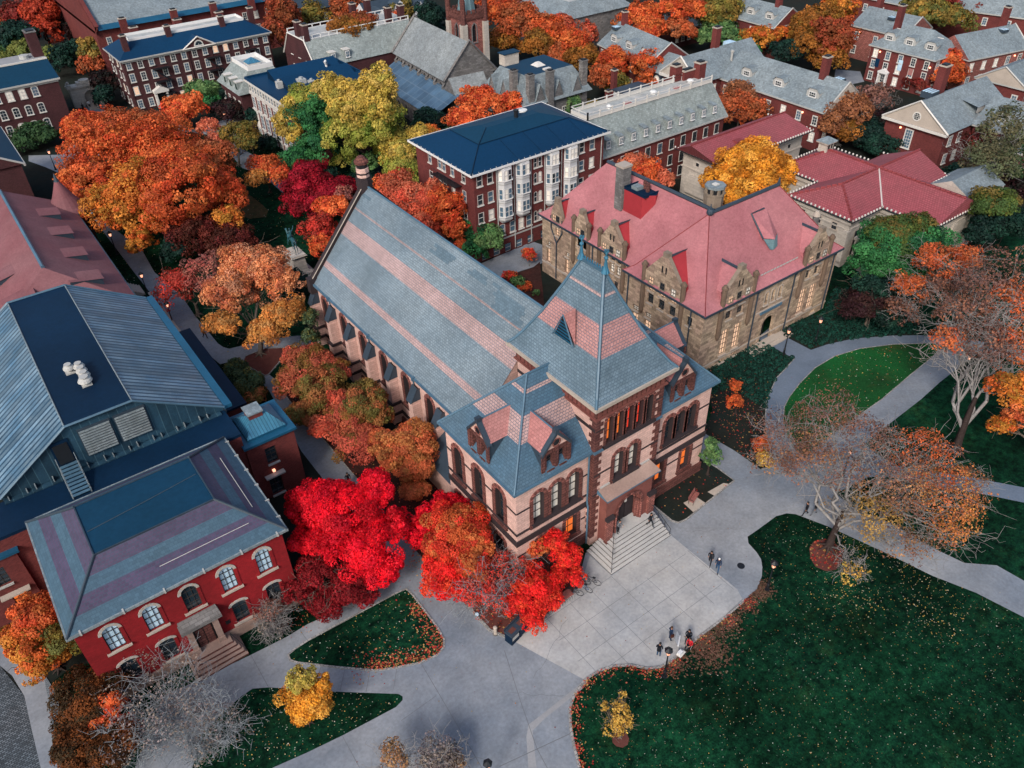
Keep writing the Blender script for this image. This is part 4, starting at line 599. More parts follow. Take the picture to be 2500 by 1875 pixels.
for (a,b) in (((26,29.6),(20.5,27.0)),((40.5,30.2),(44.8,27.4)),((15.2,37.5),(17.9,33.0)),((18.0,27.5),(21.5,24.4)),((45.5,33.5),(52.0,30.5)),((9.0,27.4),(14.0,24.2)),((14.9,91.5),(17.8,87.0))):
    pts=[(a[0]+(b[0]-a[0])*t+rc_.uniform(-.16,.16),a[1]+(b[1]-a[1])*t+rc_.uniform(-.16,.16)) for t in np.linspace(0,1,11)]; strips(mb,pts,.022,z+.005,0)
struct('paving_joints',mb,['joint'])
# manhole covers
for x,y in ((16.4,35.0),(41.4,24.6)):
    mb=MB(); mb.cyl(x,y,pz,pz+.02,.33,n=16); tag(struct('manhole_cover',mb,['iron'],kind=None),'round dark manhole cover set in the paving '+('near the orange red tree' if x<30 else 'right of the walking pair'),'manhole cover',kind=None)
# fallen leaves
rng=np.random.default_rng(5)
pal_lit=np.array([(.75,.62,.38),(.70,.45,.12),(.55,.60,.50),(.60,.25,.08),(.75,.72,.62)])
pal_red=np.array([(.55,.07,.04),(.65,.18,.10),(.45,.03,.03),(.60,.35,.12)])
def litter(name,pts,pal,s0,s1,z):
    n=len(pts); cen=np.column_stack([pts,np.full(n,z)+rng.uniform(0,.03,n)]); nr=rng.normal(size=(n,3))*.25+np.array([0,0,1])
    o=quads(name,cen,nr,rng.uniform(s0,s1,n),pal[rng.integers(0,len(pal),n)]*rng.uniform(.7,1.1,(n,1)),rng=rng); tag(o,kind='stuff'); return o
big=[p for p in G['verge'][:15]]+G['lawn_edge']+[(66,10),(60,0),(20,5),(17,14)]
litter('fallen_leaves',sample(big,3600,rng),pal_lit*.75,.03,.095,.06)
pal_brn=np.array([(.13,.07,.05),(.17,.08,.055),(.10,.06,.035),(.22,.11,.08),(.14,.10,.06)])
litter('fallen_leaves',sample(big,2600,rng,near=big[11:16],w=.8),pal_brn,.08,.2,.07)
litter('fallen_leaves',sample(big,900,rng,near=[(33,20.6),(35.2,21.8)],w=1.3),pal_brn,.10,.24,.07)
litter('fallen_leaves',sample(big,1500,rng,near=big[:10],w=.35),pal_brn,.08,.22,.07)
litter('fallen_leaves',sample(big,620,rng,near=[(50,20),(46,17),(54,14),(50,12)],w=2.6),pal_lit[:2]*.75,.05,.13,.06)
litter('fallen_leaves',sample(big,800,rng,near=big[:15],w=.6),pal_red,.06,.18,.10)
litter('fallen_leaves',sample(G['lawn1'],260,rng),pal_lit,.05,.12,pz+.04)
litter('fallen_leaves',sample(G['lawn1'],650,rng,near=G['lawn1'][8:16],w=1.1),pal_red,.08,.2,pz+.05)
low=G['lawn2']
litter('fallen_leaves',sample(low,420,rng),pal_lit,.04,.11,.05)
litter('fallen_leaves',sample(G['circle_hole'],380,rng),np.vstack([pal_red,pal_lit]),.06,.16,pz+.04)
litter('fallen_leaves',sample(G['bed_red'],700,rng),pal_red,.08,.2,.12); litter('fallen_leaves',sample(G['bed_nave'],900,rng),pal_red,.08,.2,.10)
litter('fallen_leaves',sample(G['bed_bench'],60,rng),pal_red,.08,.18,.12); litter('fallen_leaves',sample(G['tree_ring'],160,rng),pal_red*.8,.1,.25,.13)
litter('fallen_leaves',sample([(15,70),(30,70),(50,100),(55,128),(44,150),(22,150),(12,120)],1500,rng),pal_lit*.8,.08,.18,.05)
litter('fallen_leaves',sample(G['bed_shrub'],500,rng,near=[(57,36),(55,33),(58,40)],w=5),pal_red*.7,.1,.22,.12)
litter('fallen_leaves',sample(G['slab'],70,rng),pal_lit*.6,.04,.1,pz+.02); litter('fallen_leaves',sample(G['plaza'],420,rng),np.vstack([pal_red,pal_lit])*.6,.04,.12,pz+.02)
for c_,n_,w_ in (((20,42),260,3.2),((27,33.5),160,1.6),((8.5,43.5),120,2.2),((11,36),90,2.0),((57,38),200,3)): litter('fallen_leaves',np.random.default_rng(n_).normal(size=(n_,2))*w_*.5+np.array(c_),pal_red*.9,.06,.16,pz+.02)
# ground cover: low clipped clumps in the beds beside the circular path
def clumps(poly,n,r,z,seed,lx=None):
    rg=np.random.default_rng(seed); a=np.array(poly); lo,hi=a.min(0),a.max(0); P=[]
    for ix in np.arange(lo[0],hi[0],r*1.75):
        for iy in np.arange(lo[1],hi[1],r*1.75): P.append((ix+rg.uniform(-.1,.1),iy+rg.uniform(-.1,.1)+(.5*r if int(ix/r)%2 else 0)))
    P=np.array(P); P=P[inside(P[:,0],P[:,1],poly)]
    if lx is not None: P=P[lx(P)]
    m_=70; n=len(P)*m_; c=np.repeat(P,m_,0); d=rg.normal(size=(n,3)); d[:,2]=abs(d[:,2]); d/=np.linalg.norm(d,axis=1,keepdims=True)
    cen=np.column_stack([c,np.full(n,z)])+d*np.array([r*.85,r*.85,r*.9]); k=rg.uniform(.6,1.3,(len(P),1)).repeat(m_,0)
    col=np.array((.008,.055,.040))*k*rg.uniform(.7,1.3,(n,1)); o=quads('ground_cover',cen,d+rg.normal(size=(n,3))*.4,np.full(n,.17),col,rng=rg); tag(o,kind='stuff')
clumps(G['bed_shrub'],0,.36,.1,3,lambda P:(P[:,0]>59.5)|(P[:,1]>42)); clumps(G['bed_right'],0,.36,.1,4)
# ================================================================ stone hall with striped slate roof
S=Thing('stone_hall','pink and brown stone hall with striped slate roof, square tower and front steps','building',36.1,40)
arch=dict(trim=.36,depth=.5,bars=(1,3),sill=.28,tm='stone_brown',vous='stone_rose',jamb='stone_brown',fm='sash',proud=.07)
aA=dict(arch,pane='glass_pale'); aD=dict(arch,pane='glass'); aR=dict(arch,pane='glass_red'); aO=dict(arch,pane='glass_orange')
X0,Y0,X1,Y1=25.0,35.0,47.1,45.1
south=[(x,6.3,1.12,3.4,'a',aA) for x in (27.25,29.1,30.95)]+[(30.8,2.0,1.25,2.55,'s',dict(aO,bars=(1,2))),(27.8,1.9,1.25,2.4,'s',dict(aD,bars=(1,2)))]
south+=[(x,6.8,1.02,2.98,'a',aD) for x in (41.95,43.4,44.85)]+[(41.35,1.9,1.15,2.95,'s',dict(aO,bars=(1,2))),(44.75,1.85,1.15,2.7,'s',dict(aO,bars=(1,2)))]
west=[(y,5.9,1.15,3.75,'a',dict(aD,trim=.42)) for y in (37.25,40.25,43.3)]+[(y,1.6,1.2,2.3,'s',dict(aD,bars=(1,2))) for y in (37.4,40.4,43.5)]
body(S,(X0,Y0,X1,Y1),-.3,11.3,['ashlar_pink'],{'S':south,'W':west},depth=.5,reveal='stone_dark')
# tower shaft
tw=(32.5,34.35,39.85,44.6)
tsouth=[(x,11.7,.72,2.85,'a',dict(aR if i in(2,3) else (aO if i in(0,1) else aD),trim=.28,bars=(0,2),sill=.2)) for i,x in enumerate((34.0,35.1,36.2,37.3,38.4))]
tsouth+=[(x,7.0,1.05,3.0,'a',aA) for x in (35.3,36.95)]
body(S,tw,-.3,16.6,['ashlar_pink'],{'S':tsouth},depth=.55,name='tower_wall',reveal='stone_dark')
mb=MB()   # quoins of the tower and block: alternating long and short dark blocks
def quoin(mb,x,y,sx,sy,z0,z1,step=.42,a=.55,b=.34,m=0):
    z=z0;k=0
    while z<z1:
        w1,w2=(a,b) if k%2 else (b,a); mb.box(x-(.05 if sx>0 else w1),y-(.05 if sy>0 else w2),z+.02,x+(w1 if sx>0 else .05),y+(w2 if sy>0 else .05),min(z+step-.02,z1),m); z+=step;k+=1
quoin(mb,32.5,34.35,1,1,1.0,14.9,a=.75,b=.45); S.part('quoins',mb,['stone_brown']); mb=MB(); quoin(mb,39.85,34.35,-1,1,1.0,14.9,a=.75,b=.45); S.part('quoins',mb,['stone_brown'])
def band(name,r,z0,z1,m,p=.07,sides='SW'):
    x0,y0,x1,y1=r; mb=MB()
    if 'S' in sides: mb.box(x0-p,y0-p,z0,x1+p,y0+.02,z1)
    if 'W' in sides: mb.box(x0-p,y0+.02,z0,x0+.02,y1,z1)
    if 'E' in sides: mb.box(x1-.02,y0+.02,z0,x1+p,y1,z1)
    return S.part(name,mb,[m])
bl=(25.0,35.0,32.4,45.1); br_=(39.95,35.0,47.1,45.1)
for rr,sd in ((bl,'SW'),(br_,'SE')):
    band('string_course',rr,6.02,6.2,'stone_dark',.10,sd); band('string_course',rr,4.72,5.3,'stone_dark',.12,sd); band('plinth',rr,-.3,1.25,'stone_brown',.16,sd)
def thin(r,z,cuts,side,p=.06,h=.14):
    mb=MB(); x0,y0,x1,y1=r; a,b=(x0,x1) if side=='S' else (y0,y1); seg=[]; c=a
    for q0,q1 in sorted(cuts): seg.append((c,q0)); c=q1
    seg.append((c,b))
    for s0,s1 in seg:
        if s1-s0<.05: continue
        mb=MB()
        if side=='S': mb.box(s0,y0-p,z,s1,y0+.02,z+h)
        else: mb.box(x0-p,s0,z,x0+.02,s1,z+h)
        S.part('string_course',mb,['stone_dark'])
thin(bl,8.5,[(26.3,31.9)],'S'); thin(bl,8.5,[(y-.97,y+.97) for y in (37.25,40.25,43.3)],'W'); thin(br_,8.6,[(41.05,45.75)],'S'); thin((25,35,32.4,45.1),3.3,[(26.7,28.9),(29.7,31.9)],'S')
thin((32.5,34.35,39.85,44.6),8.6,[(34.4,37.85)],'S'); thin((32.5,34.35,39.85,44.6),13.55,[(33.3,39.1)],'S'); thin((32.5,34.35,39.85,44.6),13.55,[],'W',.06,.3)
thin((39.95,35,47.1,45),3.6,[(40.4,42.3),(43.8,45.7)],'S'); thin(tw,6.3,[(33.1,38.9)],'S',.07,.2)
mb=MB(); mb.box(32.35,34.18,11.3,40.0,34.37,11.5); S.part('string_course',mb,['flashing_blue'])
# dark lintel sills under the big windows
for a,b,z,y in ((26.5,31.7,6.22,34.997),(41.2,45.6,6.72,34.997),(33.3,39.1,11.58,34.34),(34.6,37.65,6.89,34.34)): mb=MB(); mb.box(a,y-.26,z-.13,b,y,z+.13); S.part('sill',mb,['stone_dark'])
# cornice of the tower with dentil panels
mb=MB(); mb.box(32.25,34.1,14.95,40.1,44.85,15.1,0)
for i in range(14):
    x=32.5+i*.525; mb.box(x,34.17,15.22,x+.36,34.24,15.85,1)
for i in range(19):
    y=34.5+i*.53; mb.box(32.33,y,15.22,32.40,y+.36,15.85,1)
mb.box(32.25,34.1,16.05,40.1,44.85,16.3,0); mb.box(32.05,33.9,16.32,40.3,45.0,16.62,0)
S.part('cornice',mb,['stone_red','stone_red'])
mb=MB(); mb.frus((32.40,34.25,39.95,44.7),15.11,(32.42,34.27,39.93,44.68),16.04,0,False); S.part('frieze',mb,['stone_brown'])
# tower roof, bell-cast: eave flares outwards
prof=[(0,16.72),(.45,17.2),(1.1,18.25),(2.1,20.15),(3.2,22.6),(4.18,25.0)]
ex0,ey0,ex1,ey1=31.75,33.65,40.45,45.0
mb=MB()
def inset(t):
    k=t/4.18; return (ex0+t*(4.3/4.18),ey0+4.55*k,ex1-t*(4.3/4.18),ey1-4.15*k)
for (a,za),(b,zb) in zip(prof,prof[1:]): mb.frus(inset(a),za,inset(b),zb,0,b==4.18)
S.part('tower_roof',mb,['slate_tower'])
mb=MB(); mb.frus((ex0,ey0,ex1,ey1),16.5,(ex0-.02,ey0-.02,ex1+.02,ey1+.02),16.74,0,False,bot=True); ring(mb,(ex0+.06,ey0+.06,ex1-.06,ey1-.06),.16,16.5,16.80,0); S.part('gutter',mb,['stone_pale','flashing_blue'])
mb=MB()
for cx,cy,sx,sy in ((ex0,ey0,1,1),(ex1,ey0,-1,1),(ex0,ey1,1,-1),(ex1,ey1,-1,-1)):
    pts=[]
    for t,z in prof:
        r=inset(t); pts.append((r[0] if sx>0 else r[2],r[1] if sy>0 else r[3],z+.06))
    mb.tube(pts,[.13]*len(pts),6,0)
r=inset(4.18); mb.box(r[0]-.08,r[1]-.1,25.0,r[2]+.08,r[3]+.1,25.22,0)
S.part('hip_flashing',mb,['flashing_blue'])
xm=36.1
for y in (38.1,40.9):
    mb=MB(); mb.tube([(xm,y,25.1),(xm,y,25.6),(xm,y,26.1),(xm,y,26.6),(xm,y,27.1)],[.34,.16,.10,.06,.03],8,0)
    mb.ball((xm,y,26.35),.17,0); mb.ball((xm,y,26.75),.11,0)
    for k in range(4):
        a=k*PI/2; mb.box(xm+.16*math.cos(a)-.05,y+.16*math.sin(a)-.05,26.85,xm+.16*math.cos(a)+.05,y+.16*math.sin(a)+.05,27.0,0)
    S.part('finial',mb,['copper_blue'],smooth=False)
mb=MB()
for k in range(9): mb.box(xm-.03,38.4+k*.28,25.2,xm+.03,38.5+k*.28,25.5)
S.part('ridge_cresting',mb,['copper_blue'])
# louvred dormer on the tower roof, west slope
mb=MB(); a=(33.35,38.1,19.55); b=(33.35,40.6,19.55); ap=(33.25,39.35,21.75); bk=(34.75,39.35,22.0)
ap=(33.15,39.35,21.9)
mb.poly([a,ap,(34.35,39.35,22.0)],0); mb.poly([b,(34.35,39.35,22.0),ap],0); S.part('louvre_dormer',mb,['tile_rose'])
mb=MB(); mb.poly([(33.2,40.5,19.5),(33.2,38.2,19.5),(33.15,39.35,21.75)],0)
for k in range(6):
    z=19.65+k*.3; w=1.1*(1-(z-19.5)/2.3); mb.box(33.1,39.35-w,z,33.2,39.35+w,z+.07,1)
mb.tube([(33.1,38.1,19.5),(33.08,39.35,21.9),(33.1,40.6,19.5)],[.07]*3,5,2); S.part('louvre',mb,['black','roof_gutter','flashing_blue'])
# pavilion roof
PR=(24.55,34.55,47.5,45.45)
mb=MB(); mb.frus(PR,11.35,(30.0,40.0,42.0,40.0001),17.2,0,False); S.part('pavilion_roof',mb,['slate_pavilion'])
mb=MB()
for a,b in (((24.55,34.55,11.35),(30,40,17.2)),((24.55,45.45,11.35),(30,40,17.2)),((47.5,34.55,11.35),(42,40,17.2)),((47.5,45.45,11.35),(42,40,17.2)),((30,40,17.2),(42,40,17.2))): mb.tube([(a[0],a[1],a[2]+.05),(b[0],b[1],b[2]+.05)],[.10,.10],6,0)
S.part('hip_flashing',mb,['flashing_blue'])
mb=MB(); mb.frus((24.9,34.9,47.2,45.2),11.1,(24.6,34.6,47.45,45.4),11.3,1,False,bot=True); ring(mb,(24.62,34.62,47.43,45.38),.14,11.2,11.42,0); S.part('gutter',mb,['flashing_blue','stone_pale'])
# nave
NX0,NX1,NY1=28.1,44.2,77.5
nw=[(y,3.2,1.15,3.95,'a',dict(arch,trim=.42,pane='glass',bars=(1,3),depth=.7)) for y in (75.9,71.35,66.8,62.25,57.7,53.15)]
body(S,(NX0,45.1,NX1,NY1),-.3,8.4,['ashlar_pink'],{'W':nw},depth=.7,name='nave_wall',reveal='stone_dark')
zr=18.05; xr=36.15; ze_=8.5; xe=27.8; yb=77.6
mb=MB(); mb.poly([(xe,yb,ze_),(xe,45.12,ze_),(xr,45.12,zr),(xr,yb,zr)],0); mb.poly([(44.5,45.12,ze_),(44.5,yb,ze_),(xr,yb,zr),(xr,45.12,zr)],0)
mb.poly([(44.5,yb-.05,ze_),(xe,yb-.05,ze_),(xr,yb-.05,zr)],1); mb.poly([(xe,45.2,ze_),(44.5,45.2,ze_),(xr,45.2,zr)],1); S.part('nave_roof',mb,['slate_nave','ashlar_pink'])
# patches of newer, darker slates near the ridge
rs=random.Random(4)
def onroof(y,z): return (xe+(z-ze_)*(xr-xe)/(zr-ze_)-.02,y,z+.025)
for yc,zc,nw_,nh in ((60.5,17.1,5,3),(49.0,16.7,7,5),(54.4,17.3,4,2),(76.0,17.3,3,1),(51.6,17.5,2,1)):
    mb=MB(); dz=.165
    for r_ in range(nh):
        z=zc+(r_-nh/2)*dz*1.6; a_=yc-nw_*.32+rs.choice((0,.3,.6,-.3)); b_=yc+nw_*.32+rs.choice((0,.3,.6,-.3)); mb.poly([onroof(b_,z),onroof(a_,z),onroof(a_,z+dz*1.6),onroof(b_,z+dz*1.6)])
    S.part('slate_repair',mb,['slate_repair'])
mb=MB(); mb.tube([(xr,45.2,zr+.04),(xr,yb,zr+.04)],[.12,.12],6); S.part('ridge_flashing',mb,['flashing_blue'])
mb=MB(); mb.box(xe-.15,45.5,ze_-.2,xe+.05,yb,ze_+.03)
for y in (73.6,64.4,55.3): mb.box(xe-.3,y-.12,ze_-.25,xe+.05,y+.12,ze_+.15); mb.cyl(27.98,y+.62,-.2,ze_,.07,n=6)
S.part('gutter',mb,['flashing_blue'])
mb=MB()   # gable parapet at the far end
for s_ in (-1,1):
    x_e=xe-.15 if s_<0 else 44.65
    A=[(x_e,yb+.02,ze_+.5),(xr,yb+.02,zr+.6),(xr,yb+.7,zr+.6),(x_e,yb+.7,ze_+.5)]; mb.poly(A if s_<0 else A[::-1]); mb.poly([(x_e,yb+.02,ze_-.2),(xr,yb+.02,zr),(xr,yb+.02,zr+.6),(x_e,yb+.02,ze_+.5)]); mb.poly([(x_e,yb+.7,-.2),(xr,yb+.7,-.2),(xr,yb+.7,zr+.6),(x_e,yb+.7,ze_+.5)])
mb.box(xe-.5,yb-.1,ze_-1.2,xe+.5,yb+.75,ze_+.7); S.part('gable_parapet',mb,['stone_dark'])
mb=MB(); mb.tube([(xe-.1,yb,ze_+.55),(xr,yb,zr+.65)],[.06,.06],5); S.part('coping_flashing',mb,['stone_pale'])
mb=MB(); cx,cy=36.15,78.1
for z0,z1,r,m in ((15.5,18.9,.95,1),(18.9,19.1,.82,1),(19.1,19.45,.74,0),(19.45,19.62,.80,1),(19.62,20.15,.74,0),(20.15,20.65,.66,2),(20.65,20.85,.86,3),(20.85,21.4,.8,3)): mb.cyl(cx,cy,z0,z1,r,r*.45 if z0==20.85 else r,8,m)
S.part('chimney',mb,['ashlar_pink','stone_dark','black','stone_brown'])
for y in (78.0,73.62,69.07,64.52,59.97,55.42,50.87):
    mb=MB(); x=28.1
    mb.box(x-1.0,y-.42,-.3,x+.02,y+.42,5.9,0); mb.box(x-1.2,y-.5,-.3,x-1.0,y+.5,2.3,0)
    for z in (2.5,1.15): mb.box(x-1.26,y-.56,z,x+.02,y+.56,z+.3,1)
    mb.poly([(x-1.03,y-.46,5.9),(x-.35,y-.46,7.3),(x+.02,y-.46,7.3),(x+.02,y-.46,5.9)],2); mb.poly([(x-1.03,y+.46,5.9),(x+.02,y+.46,5.9),(x+.02,y+.46,7.3),(x-.35,y+.46,7.3)],2)
    mb.poly([(x-1.18,y+.5,5.8),(x-1.18,y-.5,5.8),(x-.3,y-.5,7.4),(x-.3,y+.5,7.4)],2); mb.poly([(x-.3,y+.5,7.4),(x-.3,y-.5,7.4),(x+.02,y-.5,7.1),(x+.02,y+.5,7.1)],1)
    S.part('buttress',mb,['ashlar_pink','stone_dark','slate_dark'])
for z0,z1,p in ((2.5,2.72,.08),(1.15,1.5,.12),(-.3,.6,.2)):
    mb=MB(); mb.box(28.1-p,45.6,z0,28.12,77.4,z1); S.part('string_course',mb,['stone_dark' if z0>0 else 'stone_brown'])
# stone dormers
def dormer(axis,fx,fy,zb,hw,ze,zp,back,roofm='tile_rose'):
    """front wall facing axis 'S','W','E'; (fx,fy) centre of the front wall at its foot"""
    d=DIRS[axis]; n=(d[1],-d[0])
    Q=lambda s,z,dd=0:(fx+d[0]*s-n[0]*dd,fy+d[1]*s-n[1]*dd,z)
    mb=MB(); ops=[(hw-.62,zb+.25,.62,1.55,'r'),(hw+.62,zb+.25,.62,1.55,'r')]
    wall(mb,Q(-hw,0)[:2],d,2*hw,zb,ze,ops,.4,0); mb.poly([Q(-hw,ze),Q(hw,ze),Q(0,zp)],2)
    for s in (-hw,0,hw): # pilasters
        a=Q(s-.17,zb,-.1); b=Q(s+.17,zb,.02); mb.box(a[0],a[1],zb-.1,b[0],b[1],ze-.1,0)
    # side walls
    mb.poly([Q(-hw,zb,0),Q(-hw,ze,0),Q(-hw,ze,back*.62),Q(-hw,zb,back*.1)],3); mb.poly([Q(hw,zb,0),Q(hw,zb,back*.1),Q(hw,ze,back*.62),Q(hw,ze,0)],3)
    # coping
    for s in (-1,1):
        for q in (0,):
            o1,o2=Q(s*(hw+.22),ze-.18,-.14),Q(0,zp+.22,-.14); i1,i2=Q(s*(hw+.22),ze-.18,.28),Q(0,zp+.22,.28)
            l1,l2=Q(s*(hw+.2),ze-.5,-.14),Q(0,zp-.1,-.14)
            P4=[o1,o2,i2,i1]; mb.poly(P4 if s<0 else P4[::-1],1); P4=[l1,l2,o2,o1]; mb.poly(P4 if s>0 else P4[::-1],1); j1,j2=Q(s*(hw+.2),ze-.5,.28),Q(0,zp-.1,.28); mb.poly([i1,i2,j2,j1],1)
    a=Q(-.18,zp,-.16);b=Q(.18,zp,.3); mb.box(a[0],a[1],zp-.1,b[0],b[1],zp+.4,1)
    o=S.part('dormer',mb,['stone_brown','slate_dark','ashlar_pink','slate_dark'])
    mb=MB(); c=Q(0,ze+(zp-ze)*.36,-.05); 
    for r0,r1,mm,e in ((.30,.44,0,-.06),(0,.30,1,-.03)):
        pts=[]
        for k in range(12):
            t0,t1=2*PI*k/12,2*PI*(k+1)/12
            zc=ze+(zp-ze)*.32
            if r0: mb.poly([Q(r0*math.cos(t0),zc+r0*math.sin(t0),e),Q(r1*math.cos(t0),zc+r1*math.sin(t0),e),Q(r1*math.cos(t1),zc+r1*math.sin(t1),e),Q(r0*math.cos(t1),zc+r0*math.sin(t1),e)],0)
            else: pts.append(Q(r1*math.cos(t0),zc+r1*math.sin(t0),e))
        if pts: mb.poly(pts,1)
    S.part('round_window',mb,['stone_rose','black'],parent=o)
    rzz=math.atan2(d[1],d[0])
    for s in (-.62,.62):
        p=Q(s,zb+.25); w=link('window',winmesh(.62,1.55,'r',trim=0,depth=.4,bars=(0,1),sill=.1,tm='stone_brown')[0],S.o,S.loc(*p),rzz); link('pane',winmesh(.62,1.55,'r',trim=0,depth=.4,bars=(0,1),sill=.1,tm='stone_brown')[1],w)
    mb=MB(); e=.05
    mb.poly([Q(-hw-.12,ze-.05,.2),Q(0,zp+.08,.2),Q(0,zp+.08,back),Q(-hw-.12,ze-.05,back*.66)][::-1],0); mb.poly([Q(hw+.12,ze-.05,.2),Q(0,zp+.08,.2),Q(0,zp+.08,back),Q(hw+.12,ze-.05,back*.66)],0)
    S.part('dormer_roof',mb,[roofm])
    mb=MB(); mb.tube([Q(0,zp+.12,.2),Q(0,zp+.12,back)],[.07,.07],5); mb.tube([Q(-hw-.12,ze,back*.66),Q(0,zp+.1,back),Q(hw+.12,ze,back*.66)],[.06]*3,5); S.part('ridge_flashing',mb,['flashing_blue'])
dormer('W',24.95,39.75,11.45,1.3,13.75,15.15,3.3); dormer('S',28.95,34.95,11.45,1.3,13.75,15.15,3.3); dormer('S',43.0,34.95,11.45,1.3,13.75,15.4,3.5); dormer('E',47.15,40.2,11.45,1.4,13.3,14.9,3.5)
# lean-to at the back of the west side
mb=MB(); mb.poly([(25.2,50.5,3.3),(25.2,45.4,3.3),(28.05,45.4,5.0),(28.05,50.5,5.0)],0); mb.poly([(25.2,50.5,3.3),(28.05,50.5,5.0),(28.05,50.5,3.2)],1); mb.box(25.5,45.5,-.3,28.05,50.2,3.28,1)
S.part('lean_to',mb,['slate_dark','ashlar_pink'])
# drain pipes
for x,y,z1 in ((32.35,34.8,11.2),(39.75,34.2,15.0)):
    if x<39: 
        mb=MB(); mb.tube([(x,y,z1),(x,y,5.4),(x,y-.15,4.9),(x,y-.15,.2)],[.085]*4,6); mb.box(x-.14,y-.14,z1-.2,x+.14,y+.14,z1+.1); S.part('drain_pipe',mb,['flashing_blue'])
# portal
mb=MB(); px0,px1,py0=33.4,38.8,33.45
wall(mb,(px0,py0),(1,0),px1-px0,-.2,6.15,[(36.1-px0,.0,2.7,5.0,'a')],.85,0); mb.box(px0,py0+.01,-.2,px0+.6,34.34,6.15,0); mb.poly([(px1,py0,-.2),(px1,34.35,-.2),(px1,34.35,6.15),(px1,py0,6.15)],0)
for k,(w,dd) in enumerate(((3.0,.0),(2.75,.2),(2.5,.4))): # receding arch orders
    for j in range(12):
        t0,t1=PI*j/12,PI*(j+1)/12; zs=3.65; r0,r1=w/2-.13,w/2+.16; y=py0+dd-.12*(k==0)
        Qx=lambda r,t:(36.1+r*math.cos(t),y,zs+r*math.sin(t)); mb.poly([Qx(r0,t1),Qx(r0,t0),Qx(r1,t0),Qx(r1,t1)][::-1],1 if (j+k)%2 else 2)
        mb.poly([(36.1+r0*math.cos(t0),y,zs+r0*math.sin(t0)),(36.1+r0*math.cos(t1),y,zs+r0*math.sin(t1)),(36.1+r0*math.cos(t1),y+.4,zs+r0*math.sin(t1)),(36.1+r0*math.cos(t0),y+.4,zs+r0*math.sin(t0))],1)
    for s in (-1,1): mb.cyl(36.1+s*(w/2+.02),py0+dd-.05,0,3.45,.12,n=8,m=1); mb.box(36.1+s*(w/2+.02)-.15,py0+dd-.2,3.4,36.1+s*(w/2+.02)+.15,py0+dd+.1,3.62,2)
for x in (33.75,38.75): mb.box(x-.38,py0-.28,-.2,x+.38,py0-.003,3.5,1); mb.box(x-.46,py0-.36,3.5,x+.46,py0-.003,3.85,3); mb.box(x-.45,py0-.4,-.2,x+.45,py0-.003,.9,2)
S.part('portal',mb,['stone_red','stone_rose','stone_brown','stone_dark'])
mb=MB(); mb.box(33.2,33.2,6.16,39.0,34.33,6.42,0); mb.poly([(32.95,32.95,6.5),(39.2,32.95,6.5),(39.1,34.34,6.85),(33.05,34.34,6.85)],1); mb.box(32.95,32.93,6.36,39.2,33.05,6.5,2); mb.poly([(32.95,34.3,6.45),(32.95,32.95,6.4),(32.95,32.95,6.5),(33.05,34.34,6.85)],2); mb.box(33.3,34.2,6.86,39.0,34.34,6.97,3)
S.part('portal_roof',mb,['stone_pale','brownstone','flashing_blue','trim_dim'])
mb=MB(); mb.box(35.1,34.28,1.2,37.7,34.33,4.9,0); mb.box(35.2,34.2,1.2,36.3,34.28,3.6,1); mb.box(36.42,34.2,1.2,37.55,34.28,3.6,1); mb.box(36.3,34.15,3.3,36.55,34.2,3.75,2); S.part('door',mb,['black','stone_dark','trim'])
# front steps: treads wrap the left side
mb=MB(); nst=8
for k in range(nst):
    t=k/nst; x0=31.85+(34.45-31.85)*t; y0=30.72+(33.1-30.72)*t; x1=39.05; z1=.15*(k+1)+.02
    mb.box(x0,y0,-.1,x1,34.3 if k==nst-1 else 34.0,z1 if k<nst-1 else 1.2,0,1)
S.part('steps',mb,['stone_step','stone_grey'])  # risers coloured darker than the treads: their shade is put into the material
def rail(th,pts,h=.9,m='iron',posts=None,name='handrail',r=.03):
    mb=MB(); mb.tube([(p[0],p[1],p[2]+h) for p in pts],[r]*len(pts),5)
    for p in (posts or pts): mb.tube([p,(p[0],p[1],p[2]+h)],[r*.9]*2,5)
    th.part(name,mb,[m])
rail(S,[(34.6,33.6,1.2),(34.1,33.0,1.1),(33.0,31.9,.6),(31.95,30.85,.1)]); rail(S,[(38.9,33.2,1.2),(38.95,32.4,.9),(38.95,31.5,.45),(38.95,30.8,.1)])
# wall lamps glowing beside the lean-to
for x,y,z in ((25.1,50.4,3.9),):
    mb=MB(); mb.ball((x,y,z),.14,0); S.part('wall_lamp',mb,['glass_warm'])
# ================================================================ red brick hall, front left
R=Thing('red_brick_hall','bright red brick hall with striped hipped slate roof and arched windows','building',1.65,51)
rr=(-6.05,44.75,9.4,57.4)
ra=dict(trim=.24,depth=.2,bars=(2,3),sill=.16,tm='stone_pale',vous='trim_dim',jamb='brick_red',fm='sash',proud=.05)
rw=[(x,5.35,1.15,2.6,'a',dict(ra,pane=('glass' if i==2 else 'glass_sky'))) for i,x in enumerate((-3.95,-1.15,1.72,4.6,7.5))]
rw+=[(x,1.45,1.15,2.3,'s',dict(ra,pane='glass',bars=(1,2))) for x in (-3.95,-1.1,4.65,7.5)]
body(R,rr,-.2,8.85,['brick_red'],{'S':rw},depth=.2)
E8=(-6.4,44.4,9.8,57.8)
mb=MB(); mb.frus(E8,9.0,(-2.75,48.35,6.05,54.1),11.5,0,True,1); R.part('roof',mb,['slate_red_hall','roof_navy_mid'])
mb=MB(); 
for a,b in zip([(-6.4,44.4),(9.8,44.4),(9.8,57.8),(-6.4,57.8)],[(-2.75,48.35),(6.05,48.35),(6.05,54.1),(-2.75,54.1)]): mb.tube([(a[0],a[1],9.05),(b[0],b[1],11.55)],[.11,.11],6)
